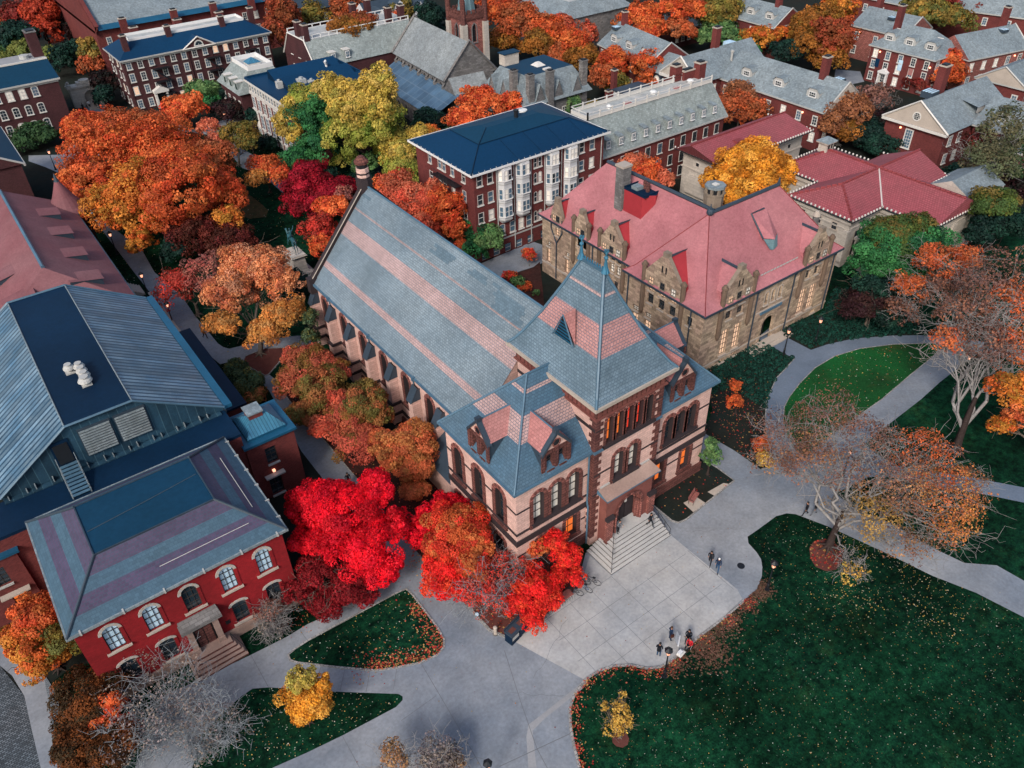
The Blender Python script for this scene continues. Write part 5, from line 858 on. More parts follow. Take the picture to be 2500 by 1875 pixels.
ring(mb,(-2.75,48.35,6.05,54.1),.09,11.42,11.58); mb.tube([(-2.6,50.9,11.52),(2,51.4,11.52),(5.9,51.9,11.52)],[.035]*3,4); R.part('hip_flashing',mb,['slate_dark'])
mb=MB(); mb.frus((-6.15,44.65,9.55,57.55),8.7,(-6.38,44.42,9.78,57.78),8.96,1,False,bot=True); ring(mb,(-6.34,44.46,9.74,57.74),.13,8.84,9.06,0)
for x in lin(-5.5,9,6): mb.box(x-.06,44.25,8.85,x+.06,44.62,9.12,2)
for y in lin(46,57,6): mb.box(9.6,y-.05,8.85,9.95,y+.05,9.12,2)
R.part('gutter',mb,['slate_grey','slate_dark','trim_dim'])
for pts in ([(.7+i*.62,45.9,9.78) for i in range(12)],[(8.4,47.3+i*.7,9.8) for i in range(11)]):
    mb=MB(); mb.tube(pts,[.035]*len(pts),4); mb.tube([(p[0],p[1],p[2]+.18) for p in pts],[.035]*len(pts),4)
    for p in pts[::2]: mb.box(p[0]-.12,p[1]-.12,p[2]-.12,p[0]+.12,p[1]+.12,p[2]+.05)
    R.part('snow_rail',mb,['trim_dim'])
mb=MB(); mb.box(-6.12,44.6,.0,9.5,44.75,1.05,0); R.part('plinth',mb,['brownstone'])
mb=MB(); mb.box(.35,44.25,.9,.8,44.8,4.0,0); mb.box(2.35,44.25,.9,2.8,44.8,4.0,0); mb.box(.55,44.3,3.6,2.6,44.8,4.05,0); mb.poly([(.0,43.85,4.45),(3.15,43.85,4.45),(3.05,44.74,4.8),(.1,44.74,4.8)],1); mb.box(.0,43.85,4.1,3.15,44.74,4.44,1)
mb.box(.32,44.15,.9,.84,44.25,1.5,0); mb.box(2.31,44.15,.9,2.84,44.25,1.5,0); R.part('portico',mb,['brownstone','stone_grey'])
mb=MB(); mb.box(.8,44.68,1.0,2.35,44.745,3.6,0); mb.box(.95,44.62,1.05,1.55,44.68,3.1,1); mb.box(1.62,44.62,1.05,2.2,44.68,3.1,1); R.part('door',mb,['black','stone_brown'])
mb=MB(); 
for k in range(5): mb.box(-.35+.16*k,42.5+.3*k,-.1,3.8-.16*k,44.6,.2*(k+1),0,1)
R.part('steps',mb,['brownstone','stone_brown'])
rail(R,[(-.05,43.9,.95),(-.1,42.75,.1)],.8); rail(R,[(3.2,43.9,.95),(3.75,42.75,.1)],.8)
mb=MB(); mb.box(3.25,44.7,1.9,3.6,44.748,2.3); R.part('plaque',mb,['iron'])
# ================================================================ big hall with standing seam metal roof
B=Thing('metal_roofed_hall','large hall with pale standing seam metal roof slopes and dark flat ridge deck','building',2,73)
hr=(-7.1,62.05,10.9,85.3)
mb=MB(); mb.box(-7.1,62.2,-.2,10.9,85.3,8.9,0); B.part('wall',mb,['brick_rust'])
mb=MB(); x0,x1=-7.55,11.35; t0,t1=-1.1,4.35; ye=85.7; yf=61.75
mb.poly([(t1,yf,13.4),(x1,yf,9.1),(x1,ye,9.1),(t1,ye,13.4)],0); mb.poly([(x0,yf,9.1),(t0,yf,13.4),(t0,ye,13.4),(x0,ye,9.1)],0)
mb.poly([(x0,ye,9.1),(t0,ye,13.4),(t1,ye,13.4),(x1,ye,9.1)],0); B.part('roof',mb,['metal_seam'])
mb=MB(); mb.poly([(t0,yf,13.42),(t1,yf,13.42),(t1,ye,13.42),(t0,ye,13.42)]); B.part('flat_deck',mb,['roof_black_blue'])
mb=MB(); mb.poly([(x0+.1,62.0,8.6),(x1-.1,62.0,8.6),(x1-.1,62.0,9.1),(t1,62.0,13.38),(t0,62.0,13.38),(x0+.1,62.0,9.1)],0); B.part('gable_wall',mb,['metal_panel'])
mb=MB(); mb.tube([(x0,yf,9.12),(t0,yf,13.45),(t1,yf,13.45),(x1,yf,9.12)],[.12]*4,5,0); mb.tube([(x0,ye,9.12),(t0,ye,13.45),(t1,ye,13.45),(x1,ye,9.12)],[.14]*4,5,0); mb.tube([(t0,yf,13.45),(t0,ye,13.45)],[.07,.07],5,1); mb.tube([(t1,yf,13.45),(t1,ye,13.45)],[.07,.07],5,1)
B.part('edge_flashing',mb,['flashing_blue','slate_grey'])
mb=MB(); mb.box(11.38,61.9,8.75,12.1,85.8,9.12,0); mb.box(11.3,62,8.2,11.5,85.6,8.75,1); B.part('gutter',mb,['roof_gutter','slate_dark'])
for a in (-.35,2.55):
    mb=MB(); x=a+.0; mb.box(x-.08,61.85,9.7,x+2.55,61.99,12.55,0)
    for k in range(10): mb.box(x,61.72,9.8+k*.27,x+2.45,61.86,9.93+k*.27,1)
    B.part('louvre',mb,['slate_dark','slate_grey'])
mb=MB(); mb.box(-2.75,61.9,9.8,-1.3,61.985,12.2,0); mb.box(-2.6,61.85,9.9,-1.45,61.9,11.9,1); B.part('door',mb,['roof_black_blue','black'])
mb=MB()
for k in range(9):
    y=61.8-.36*k; z=9.8-.12*k; mb.box(-2.7,y-.3,z-.05,-1.35,y,z,0)
for x in (-2.75,-1.3): mb.tube([(x,61.8,9.75),(x,58.6,8.65)],[.06,.06],5,1); mb.tube([(x,61.8,10.7),(x,58.6,9.55)],[.03,.03],4,1); mb.tube([(x,58.6,8.6),(x,58.6,9.55)],[.03,.03],4,1); mb.tube([(x,60.2,9.2),(x,60.2,10.1)],[.03,.03],4,1)
B.part('stair',mb,['flashing_blue','slate_grey'])
mb=MB(); mb.box(-12.6,57.86,-.2,11.2,61.98,8.3,0); B.part('link_wall',mb,['brick_rust'])
mb=MB(); mb.box(-12.7,57.83,8.31,11.3,61.97,8.6,0); B.part('link_roof',mb,['roof_black_blue'])
mb=MB(); 
for i,x in enumerate(lin(-7,10.4,26)): 
    if i%3!=1: mb.box(x-.05,61.6,8.7,x+.03,61.97,9.0+.12*(i%2),0)
mb.box(-7.4,61.4,8.62,10.9,61.96,8.72,1); B.part('roof_brackets',mb,['slate_grey','metal_panel'])
for i,(x,y) in enumerate(((1.16,69.4),(1.95,69.05),(1.98,68.25),(2.02,67.4),(1.86,66.6))):
    mb=MB(); s=.62 if i==4 else .5; mb.box(x-.42,y-.42,13.43,x+.42,y+.42,13.55,0); mb.cyl(x,y,13.55,13.85,.26*s/.5,n=14); mb.cyl(x,y,13.85,14.05,.5*s/.5,.42*s/.5,14); mb.cyl(x,y,14.05,14.22,.40*s/.5,.20*s/.5,14); mb.cyl(x,y,14.22,14.3,.30*s/.5,n=14)
    B.part('roof_vent',mb,['trim_dim'])
mb=MB(); mb.box(12.12,66.5,-.2,14.2,83.2,4.75,0); B.part('side_wall',mb,['brick_rust']); mb=MB(); mb.box(12.1,66.4,4.76,14.4,83.4,5.0,0); B.part('side_roof',mb,['roof_black_blue'])
for nm,x0,x1 in (('right',11.0,16.1),('left',-13.0,-7.75)):
    T=Thing('brick_annexe',('small brick block with low blue copper hip roof between metal roofed hall and walkway' if nm=='right' else 'dark brick block with blue roof cut by the left edge beside red brick hall'),'building',(x0+x1)/2,60)
    a=dict(trim=0,depth=.25,bars=(1,3),sill=.14,tm='trim_dim',pane='glass')
    ww=[(x0+2.3 if nm=='right' else x0+1.6,4.1,1.05,1.9,'r',a)]+([(x0+.1+1.9,.2,1.2,2.3,'r',dict(a,pane='glass',bars=(1,1),tm='trim_dim'))] if nm=='right' else [(x0+3.2,4.1,1.05,1.9,'r',a),(x0+3.6,1.2,1.0,1.6,'r',dict(a,pane='glass_orange'))])
    body(T,(x0+.2,57.55,x1-.25,62.3),-.2,6.9,['brick_rust'],{'S':ww},depth=.25)
    mb=MB(); mb.frus((x0,57.3,x1,62.5),6.9,(x0,57.3,x1,62.5),7.15,0,True,bot=True); T.part('roof_edge',mb,['roof_gutter'])
    mb=MB(); c=(x0+x1)/2; mb.frus((x0+.7,58.0,x1-.7,61.9),7.16,(x0+.7,58.0,x1-.7,61.9),7.4,1,False); mb.frus((x0+.7,58.0,x1-.7,61.9),7.4,(c-.9,59.6,c+.9,60.3),8.3,0,True); T.part('hip_roof',mb,['copper_blue','roof_gutter'])
    mb=MB(); mb.box(c-.85,59.5,8.0,c+.45,60.9,8.75,0); mb.box(c-.95,59.4,8.75,c+.55,61.0,8.9,1); T.part('roof_box',mb,['brick_rust','slate_grey'])
    mb=MB()
    if nm=='right': mb.box(x0+1.1,57.0,2.75,x0+3.0,57.54,2.9,0); mb.box(x0+1.95,57.3,3.15,x0+2.2,57.54,3.35,1); T.part('door_hood',mb,['trim_dim','lamp_glow'])
    else: mb.box(x0+2.4,57.0,3.0,x0+4.6,57.54,3.15,0); T.part('door_hood',mb,['stone_pale'])
# ================================================================ buff stone hall with pink roof
Wl=Thing('buff_stone_hall','buff sandstone hall with broad pink tile roof and stepped gable dormers','building',68,55)
wb=dict(trim=.0,depth=.28,bars=(1,2),sill=.12,tm='stone_pale',fm='sash'); WG=dict(wb,pane='glass'); WW=dict(wb,pane='glass_warm'); WP=dict(wb,pane='glass_pale')
RB=(57.85,45.4,80.85,57.3); RA=(59.05,57.3,69.8,74.8)
sb=[(x,6.25,1.0,1.1,'r',WG) for x in (61.9,63.75)]+[(x,7.75,1.0,.6,'r',WW) for x in (61.9,63.75)]+[(x,1.5,1.15,3.4,'r',dict(WW,bars=(2,4))) for x in (61.8,63.85,75.5,77.35)]
sb+=[(x,6.3,.85,1.2,'r',WG) for x in (75.6,77.2)]+[(x,7.8,.85,.5,'r',WG) for x in (75.6,77.2)]
sb+=[(x,5.6,.6,1.7,'a',dict(wb,pane='black',bars=(0,0),trim=.12,depth=.45)) for x in (68.3,69.5,70.7)]+[(69.5,.0,2.1,3.6,'a',dict(wb,pane='black',bars=(0,0),trim=.35,depth=1.2,tm='ashlar_buff'))]
sb+=[(x,.35,.9,.5,'r',WW) for x in (61.9,64.0,78.4)]
wB=[(y,7.6,.95,.6,'r',WW) for y in (53.4,51.7,50.0)]+[(y,5.95,.95,1.3,'r',WG) for y in (53.4,51.7,50.0)]+[(y,3.9,.95,.7,'r',WP) for y in (55.6,53.5)]+[(y,1.6,1.0,1.9,'r',WW) for y in (55.6,53.5,51.0)]+[(47.4,6.0,.8,1.2,'r',WG)]
body(Wl,RB,-.3,8.35,['ashlar_buff'],{'S':sb,'W':wB},depth=.28)
wA=[(y,4.4,.75,.7,'r',WP) for y in (73.4,69.6,62.6)]+[(y,2.0,.8,2.0,'r',WW) for y in (73.4,69.6)]+[(67.3,7.0,.65,1.5,'r',WG),(66.2,7.0,.65,1.5,'r',WG)]+[(y,7.6,.75,.7,'r',WG) for y in (62.4,61.2,60.1)]+[(y,6.0,.75,1.2,'r',WP) for y in (62.4,61.2,60.1)]+[(y,4.0,.75,1.1,'r',WG) for y in (62.0,60.4)]+[(71.7,8.0,.8,.6,'r',WP),(71.7,6.6,.85,1.1,'r',WW)]+[(y,1.6,.8,1.9,'r',WG) for y in (66.4,62.6,60.2)]
body(Wl,RA,-.3,8.35,['ashlar_buff'],{'W':wA},depth=.28)
EB=(57.4,44.95,81.3,57.75); EA=(58.6,57.0,70.2,75.2)
def flare(mb,e,z0,top,z1,m=0):   # roof with a gentle kick at the eave
    t=.16; b=tuple(e[i]+(top[i]-e[i])*t for i in range(4)); zb=z0+(z1-z0)*t*.62
    mb.frus(e,z0,b,zb,m,False); mb.frus(b,zb,top,z1,m,False)
mb=MB(); flare(mb,EB,8.55,(63.5,51.3,75.0,51.3001),16.15); flare(mb,(58.6,50.0,70.2,75.2),8.56,(64.35,51.3,64.3501,68.6),16.16); Wl.part('roof',mb,['roof_pink'])
mb=MB(); mb.tube([(63.5,51.3,16.25),(75.0,51.3,16.25)],[.22]*2,6); mb.tube([(64.35,51.3,16.25),(64.35,68.6,16.25)],[.22]*2,6); mb.tube([(75.0,51.3,16.2),(75.0,51.3,17.1)],[.25,.06],6); mb.ball((63.6,51.3,16.35),.42); mb.tube([(63.6,51.3,16.5),(63.6,51.3,17.3)],[.18,.04],6); Wl.part('ridge_capping',mb,['slate_dark'])
mb=MB(); 
for a,b in (((57.4,44.95,8.6),(63.5,51.3,16.2)),((57.4,57.75,8.6),(63.5,51.3,16.2)),((81.3,44.95,8.6),(75,51.3,16.2))):
    c=tuple(a[i]+(b[i]-a[i])*.16 for i in (0,1)); mb.tube([a,(c[0],c[1],9.33),b],[.05]*3,4)
Wl.part('hip_line',mb,['tile_ridge'])
mb=MB(); ring(mb,(57.5,45.05,81.2,57.65),.14,8.36,8.6); ring(mb,(58.7,57.8,70.1,75.1),.14,8.36,8.6); mb.frus((57.8,45.3,80.9,57.4),8.34,(57.45,45.0,81.25,57.7),8.5,0,False); 
for x in (66.4,72.9,80.2): mb.cyl(x,45.28,.2,8.4,.09,n=6); mb.box(x-.16,45.1,8.0,x+.16,45.36,8.4)
for y in (47.2,57.0,64.7): mb.cyl(57.72 if y<57.3 else 58.92,y,.2,8.4,.09,n=6)
for y in (70.6,72.8): mb.tube([(58.85,y,9.2),(58.9,y,7.4),(58.9,71.7,5.6),(58.9,71.7,.3)],[.08]*4,6)
Wl.part('gutter',mb,['slate_dark'])
mb=MB(); mb.box(RB[0]-.06,45.34,.95,RB[2]+.06,45.41,1.15); mb.box(57.79,45.4,.95,57.86,57.3,1.15); mb.box(58.99,57.4,1.6,59.06,74.8,1.85); mb.box(66.9,45.33,4.75,71.9,45.41,4.95); Wl.part('string_course',mb,['stone_pale'])
mb=MB(); mb.box(67.6,45.24,4.45,71.4,45.40,4.78); Wl.part('name_band',mb,['flashing_blue'])
mb=MB(); mb.box(66.0,43.9,-.05,73.2,45.35,.18); mb.box(67.8,44.4,.18,71.2,45.35,.36); Wl.part('threshold',mb,['stone_pale'])
def wgable(axis,pos,hw,zp,zwall,posts=True,roof_back=5.0,winz=None,slit=True):
    o={'S':(pos,45.4),'WB':(57.85,pos),'WA':(59.05,pos)}[axis]; ax='S' if axis=='S' else 'W'
    d=DIRS[ax]; n=(d[1],-d[0]); Q=lambda s,z,dd=0:(o[0]+d[0]*s-n[0]*dd,o[1]+d[1]*s-n[1]*dd,z)
    mb=MB(); e=-.18
    pts=[(-hw,4.9),(hw,4.9),(hw,zwall),(0,zp),(-hw,zwall)]
    zt=8.35; 
    # projecting gable face above the eave, stepped coping on top
    f=[Q(-hw,zt,e),Q(hw,zt,e),Q(hw,zwall,e),Q(.35,zp,e),Q(-.35,zp,e),Q(-hw,zwall,e)]; mb.poly(f,0)
    bk=[Q(-hw,zt,.3),Q(hw,zt,.3),Q(hw,zwall,.3),Q(.35,zp,.3),Q(-.35,zp,.3),Q(-hw,zwall,.3)]
    for i in range(6):
        j=(i+1)%6; mb.poly([f[i],bk[i],bk[j],f[j]] if i else [f[i],f[j],bk[j],bk[i]],1 if i in(2,4,3) else 0)
    mb.poly(bk[::-1],0)
    a=Q(-.36,zp-.1,e-.06);b=Q(.36,zp,.36); mb.box(a[0],a[1],zp-.1,b[0],b[1],zp+.45,1)
    if slit:
        for s in (-.28,.28): a=Q(s-.1,0,e-.02);b=Q(s+.1,0,e+.02); mb.box(a[0],a[1],zp-2.1,b[0],b[1],zp-1.3,2)
    go=Wl.part('stepped_gable',mb,['ashlar_buff','stone_mid','black'])
    nwg=3 if hw>1.9 else 2
    for k in range(nwg):
        sx=(k-(nwg-1)/2)*hw*.62; p=Q(sx,8.75,e-.0); wm=winmesh(.62,.8,'r',trim=.07,depth=-.01,bars=(1,1),sill=.08,tm='stone_mid',fm='sash',pane=['glass_warm','glass','glass_pale'][k%3]); w=link('window',wm[0],go,Wl.loc(*p),math.atan2(d[1],d[0])); link('pane',wm[1],w)
    if posts:
        for s in (-hw-.22,hw+.22):
            mb=MB(); p=Q(s,0,e+.05); mb.cyl(p[0],p[1],4.6,zwall+.45,.28,n=8,m=0); mb.cyl(p[0],p[1],zwall+.45,zwall+.65,.38,n=8,m=0); mb.cyl(p[0],p[1],zwall+.65,zwall+.95,.30,.18,8,m=0); mb.cyl(p[0],p[1],4.1,4.6,.1,.28,8,0); Wl.part('turret',mb,['turret_stone'],go)
    mb=MB(); zr=zp-.35
    def back(z): return (z-8.55)*.82 if ax=='S' else (z-8.55)*.80
    mb.poly([Q(-hw,zwall-.3,.5),Q(0,zr,.5),Q(0,zr,back(zr)+.5),Q(-hw,zwall-.3,back(zwall))][::-1],0); mb.poly([Q(hw,zwall-.3,.5),Q(0,zr,.5),Q(0,zr,back(zr)+.5),Q(hw,zwall-.3,back(zwall))],0)
    mb.poly([Q(-hw,zt,.2),Q(-hw,zwall-.3,.5),Q(-hw,zwall-.3,back(zwall))],0); mb.poly([Q(hw,zt,.2),Q(hw,zwall-.3,back(zwall)),Q(hw,zwall-.3,.5)],0)
    Wl.part('gable_roof',mb,['roof_red_box' if ax=='W' else 'roof_pink'],go)
    mb=MB(); mb.tube([Q(0,zr+.1,.4),Q(0,zr+.1,back(zr)+.5),Q(hw+.05,zwall-.2,back(zwall)),Q(hw+.1,zt+.2,.3)],[.17]*4,5); Wl.part('ridge_capping',mb,['slate_dark'],go)
wgable('S',62.85,2.25,12.4,10.3); wgable('S',76.45,2.0,12.3,10.2); wgable('WB',51.6,2.75,12.9,10.1); wgable('WA',61.3,1.95,12.4,10.2); wgable('WA',66.9,1.2,11.7,10.0,slit=False); wgable('WA',71.7,1.05,11.5,9.6,posts=False,slit=False)
# the faces under the gables stand slightly proud
# three sided copper fronted dormer
mb=MB(); xc=70.6
def rp(z): return 45.0+(z-8.55)*.835
rp=lambda z:45.97+(z-9.3)*.778
F3=[(xc-1.25,rp(12.5)-.25,12.55),(xc-.1,rp(12.5)-1.15,12.4),(xc+1.25,rp(12.5)-.25,12.55)]
mb.poly([F3[0],F3[1],F3[2],(xc+1.25,rp(14.7),14.75),(xc-1.25,rp(14.7),14.75)],0); mb.poly([(xc-1.25,rp(12.0),12.0),F3[0],(xc-1.25,rp(14.7),14.75)],0); mb.poly([F3[2],(xc+1.25,rp(12.0),12.0),(xc+1.25,rp(14.7),14.75)],0)
eyz=Wl.part('eyebrow_dormer',mb,['roof_pink']); mb=MB(); lo=(xc-.1,rp(11.1)-.12,11.1)
mb.poly([(xc-1.2,rp(12.2)-.2,12.5),(xc-.7,rp(11.2)-.15,11.35),lo,(xc-.1,F3[1][1]+.04,12.36)],0); mb.poly([(xc-.1,F3[1][1]+.04,12.36),lo,(xc+.6,rp(11.2)-.15,11.35),(xc+1.2,rp(12.2)-.2,12.5)],0); Wl.part('copper_front',mb,['copper_green'],eyz)
mb=MB(); mb.tube([(xc-1.25,rp(12.3)-.25,12.55),(xc-1.28,rp(14.7),14.8),(xc+.9,rp(14.7),14.8)],[.11]*3,5); Wl.part('ridge_capping',mb,['slate_dark'],eyz)
for x0,x1 in ((71.5,74.3),(65.5,67.9)):
    mb=MB()
    if x0>70: 
        for k in range(12): x=x0-4.2+k*.55; mb.box(x,46.0,9.45,x+.4,46.06,9.6)
        Wl.part('snow_rail',mb,['trim_dim'])
mb=MB(); mb.box(61.6,63.0,12.6,62.9,64.2,17.9,0); mb.box(61.5,62.9,17.9,63.0,64.3,18.15,1); Wl.part('chimney',mb,['stone_grey','stone_pale'])
mb=MB(); mb.prism([(61.9,59.9),(63.2,59.0),(64.3,59.6),(64.3,62.9),(61.9,62.9)],12.0,15.6,0,1); ring(mb,(62.0,59.6,64.2,62.8),.14,15.42,15.78,1); mb.box(62.3,61.2,15.6,63.3,62.2,16.0,2); mb.cyl(63.2,60.4,15.6,16.6,.25,n=8,m=3); mb.cyl(63.5,61.2,15.6,16.5,.22,n=8,m=3); Wl.part('lift_housing',mb,['roof_red_box','roof_black_blue','slate_grey','stone_brown'])
mb=MB(); mb.cyl(66.7,53.6,13.6,16.8,1.1,1.1,8,0); mb.cyl(66.7,53.6,16.8,17.0,1.22,1.22,8,0); mb.cyl(66.7,53.6,17.0,17.6,1.0,1.0,8,2); mb.cyl(66.7,53.6,17.6,17.85,1.18,1.18,8,4); mb.box(66.4,53.3,17.85,67.0,53.9,17.95,3)
for k in range(8): a=PI/8+k*PI/4; mb.box(66.7+.95*math.cos(a)-.14,53.6+.95*math.sin(a)-.14,17.0,66.7+.95*math.cos(a)+.14,53.6+.95*math.sin(a)+.14,17.61,0)
Wl.part('chimney',mb,['stone_mid','stone_pale','black','trim','slate_grey'])
for x,y in ((79.8,56.6),(80.3,48.9)): mb=MB(); mb.cyl(x,y,8.3,11.6,.4,n=8,m=0); mb.cyl(x,y,11.6,12.2,.5,.2,8,m=1); Wl.part('turret',mb,['stone_grey','stone_pale'])
# east gable seen beyond the ridge
# ================================================================ brick block with white bays and blue hip roof
Sl=Thing('bay_window_block','brick block with white stacked bay windows and blue hip roof','building',64.7,89)
sr=(53.4,82.1,76.0,96.6)
sa=dict(trim=.06,depth=.12,bars=(0,1),sill=.14,tm='trim',fm='sash_white',proud=.03)
rr_=random.Random(2)
rnd=lambda:rr_.choice(['glass','glass','glass_blue','glass_blue','glass_pale'])
rowz=[11.15,8.45,5.85]
sw=[]
for z in rowz: sw+=[(x,z,.8,1.45,'r',dict(sa,pane=rnd())) for x in (54.3,56.0,71.9,73.8)]
for z in (11.2,):sw+=[(63.6,z,.5,1.3,'r',dict(sa,pane='glass')),(64.4,z,.5,1.3,'r',dict(sa,pane='glass'))]
for z in (8.9,6.1,3.2): sw+=[(63.6,z,.5,1.5,'a',dict(sa,pane='glass')),(64.4,z,.5,1.5,'a',dict(sa,pane='glass_pale'))]
sw+=[(x,2.9,.85,1.6,'s',dict(sa,pane=rnd())) for x in (54.4,57.7,59.5,61.0,62.4,66.0,67.4,69.2,71.0,73.0)]
sw+=[(x,.1,1.0,1.2,'r',dict(sa,trim=.05,tm='brick_dark',pane='glass_blue')) for x in (54.6,56.6,58.6,60.6,62.6,65,67,69)]
ww=[]
for z in rowz+[3.0]: ww+=[(y,z,.75,1.45,'r',dict(sa,pane=rnd())) for y in (84.5,87.2,89.3,89.9+.5,92.9)]
body(Sl,sr,-.2,13.0,['brick_rust'],{'S':sw,'W':ww},depth=.12)
ES=(52.6,81.4,76.6,97.3)
mb=MB(); mb.frus(ES,13.2,(57.2,86.2,72.9,93.2),14.75,0,False); mb.frus((57.2,86.2,72.9,93.2),14.75,(60.4,89.0,69.5,90.4),15.5,1,True); Sl.part('roof',mb,['roof_navy','roof_navy_mid'])
mb=MB(); mb.frus((53.2,81.9,76.2,96.8),12.75,(52.62,81.42,76.58,97.28),13.1,0,False,bot=True); ring(mb,(52.66,81.46,76.54,97.24),.1,13.0,13.28,0); Sl.part('cornice',mb,['trim_white'])
mb=MB()
for x in lin(53,76.2,26): mb.box(x-.02,81.5,13.28,x+.02,81.62,13.42,0)
for y in lin(81.8,97,15): mb.box(52.6,y-.02,13.28,52.75,y+.02,13.42,0)
Sl.part('snow_guard',mb,['trim_dim'])
mb=MB()
for a,b in (((57.2,86.2,14.8),(72.9,86.2,14.8)),((57.2,86.2,14.8),(57.2,93.2,14.8)),((52.6,81.4,13.25),(57.2,86.2,14.8)),((76.6,81.4,13.25),(72.9,86.2,14.8)),((57.2,86.2,14.8),(60.4,89,15.55))): mb.tube([a,b],[.07,.07],4)
for x in (60.5,64.5,68.5,72.5): mb.tube([(x,81.6,13.3),(x,86.1,14.78)],[.03,.03],4)
Sl.part('seam',mb,['roof_black_blue'])
mb=MB(); mb.cyl(66.0,89.6,15.4,16.4,.3,n=10); mb.cyl(66.0,89.6,16.4,16.55,.38,n=10); Sl.part('flue',mb,['iron']); mb=MB(); mb.cyl(68.2,90.9,15.3,15.6,.55,n=14); mb.cyl(68.2,90.9,15.6,15.7,.62,n=14); Sl.part('roof_vent',mb,['trim_white'])
def bay(xc):
    hw=1.15; pj=.75; mb=MB()
    pts=[(xc-hw,82.12),(xc-hw*.55,82.1-pj),(xc+hw*.55,82.1-pj),(xc+hw,82.12)]
    mb.prism([pts[0],pts[1],pts[2],pts[3]],5.25,12.85,0,0); b2=[(xc-hw*.6,82.12),(xc-hw*.35,81.85),(xc+hw*.35,81.85),(xc+hw*.6,82.12)]
    for i in range(3): mb.poly([(b2[i][0],b2[i][1],4.75),(b2[i+1][0],b2[i+1][1],4.75),(pts[i+1][0],pts[i+1][1],5.25),(pts[i][0],pts[i][1],5.25)],0)
    mb.poly([(p[0],p[1],4.75) for p in b2][::-1],0)
    o=Sl.part('bay_window',mb,['white_panel'])
    for z in (10.95,8.3,5.75):
        zz=z+.15; mb=MB()
        for i in range(3):
            a,b=Vector((pts[i][0],pts[i][1],0)),Vector((pts[i+1][0],pts[i+1][1],0)); d=(b-a).normalized(); nn=Vector((d.y,-d.x,0)); L=(b-a).length
            mb.poly([tuple(a+nn*.08)[:2]+(z-.42,),tuple(b+nn*.08)[:2]+(z-.42,),tuple(b+nn*.08)[:2]+(z-.30,),tuple(a+nn*.08)[:2]+(z-.30,)],0)
            n_=2 if i==1 else 1
            for k in range(n_):
                c=a+d*L*((k+.5)/n_ if n_>1 else .5); p=c+nn*.0; wm=winmesh(.5,1.45,'r',trim=.05,depth=-.01,bars=(0,1),sill=.08,tm='trim_white',fm='sash_white',pane=rnd())
                w=link('window',wm[0],o,tuple(Sl.loc(p.x,p.y,zz)),math.atan2(d.y,d.x)); link('pane',wm[1],w)
        Sl.part('moulding',mb,['trim_dim'],o)
for x in (58.35,61.35,66.5,69.8): bay(x)
mb=MB()
for x in (57.0,59.85,62.75,65.15,68.15,71.2,75.5): mb.cyl(x,82.0,.3,12.8,.08,n=6)
Sl.part('drain_pipe',mb,['trim_dim'])
mb=MB(); mb.box(53.35,82.04,2.2,76.05,82.11,2.42); Sl.part('string_course',mb,['trim_dim'])
# fire escape on the side wall
mb=MB(); x=52.6
for z,y0,y1 in ((10.4,85.0,91.0),(7.6,85.0,91.0),(5.0,85.0,91.0)):
    mb.box(x-.35,y0,z,53.35,y1,z+.07)
    mb.tube([(x-.3,y0,z+.95),(x-.3,y1,z+.95)],[.03,.03],4)
    for y in lin(y0,y1,8): mb.tube([(x-.3,y,z),(x-.3,y,z+.95)],[.02,.02],4)
for (ya,za,yb,zb) in ((89,10.4,86.5,7.6),(86.5,7.6,89,5.0),(89,5.0,87,2.6)):
    for dx in (0,.45): mb.tube([(x-.1+dx,ya,za),(x-.1+dx,yb,zb)],[.04,.04],4)
    for k in range(8): t=k/8; mb.box(x-.1,ya+(yb-ya)*t-.1,za+(zb-za)*t-.02,x+.35,ya+(yb-ya)*t+.1,za+(zb-za)*t)
Sl.part('fire_escape',mb,['iron'])
mb=MB(); mb.box(69.6,81.0,2.2,71.0,82.1,4.4,0); gable_roof(mb,(69.4,80.9,71.2,82.1),4.4,5.0,'y',0,0); Sl.part('porch',mb,['trim'])
# ================================================================ long block with white railed deck and row of dormers
Lb=Thing('railed_dormer_block','long brick block with grey green roof, ten small dormers and white railed deck','building',91,89)
la=dict(trim=.09,depth=-.01,bars=(1,2),sill=.12,tm='trim',fm='sash',proud=.06)
body(Lb,(77.6,84.3,104.6,91.6),-.2,8.1,['brick_rust'],{'S':grid([79.6+i*2.6 for i in range(10)],(5.6,3.0,.6),.85,1.55,'r',**la)},hole=False,rnd=lambda:rr_.choice(['glass','glass_blue','glass']))
mb=MB(); mb.frus((77.2,83.9,105.0,92.0),8.2,(77.3,87.2,103.9,91.0),13.0,0,False); Lb.part('roof',mb,['slate_green'])
mb=MB(); mb.poly([(77.3,87.2,13.0),(103.9,87.2,13.0),(103.9,91.0,13.0),(77.3,91.0,13.0)]); Lb.part('deck',mb,['deck_grey'])
mb=MB(); mb.box(77.2,83.85,7.95,105.0,84.0,8.2); Lb.part('gutter',mb,['trim_dim'])
for k,(a,b) in enumerate((((77.2,87.1),(103.6,87.1)),((77.2,91.0),(103.6,91.0)),((77.2,87.1),(77.2,91.0)))):
    mb=MB(); dx,dy=b[0]-a[0],b[1]-a[1]; L=math.hypot(dx,dy)
    for z in (13.05,13.55,13.98): mb.box(min(a[0],b[0])-.05,min(a[1],b[1])-.05,z,max(a[0],b[0])+.05,max(a[1],b[1])+.05,z+.09)
    mb.box(min(a[0],b[0])-.02,min(a[1],b[1])-.02,13.1,max(a[0],b[0])+.02,max(a[1],b[1])+.02,13.5)
    n_=int(L/2.4)+1
    for i in range(n_+1): t=i/n_; mb.box(a[0]+dx*t-.09,a[1]+dy*t-.09,13.0,a[0]+dx*t+.09,a[1]+dy*t+.09,14.2)
    Lb.part('railing',mb,['trim'])
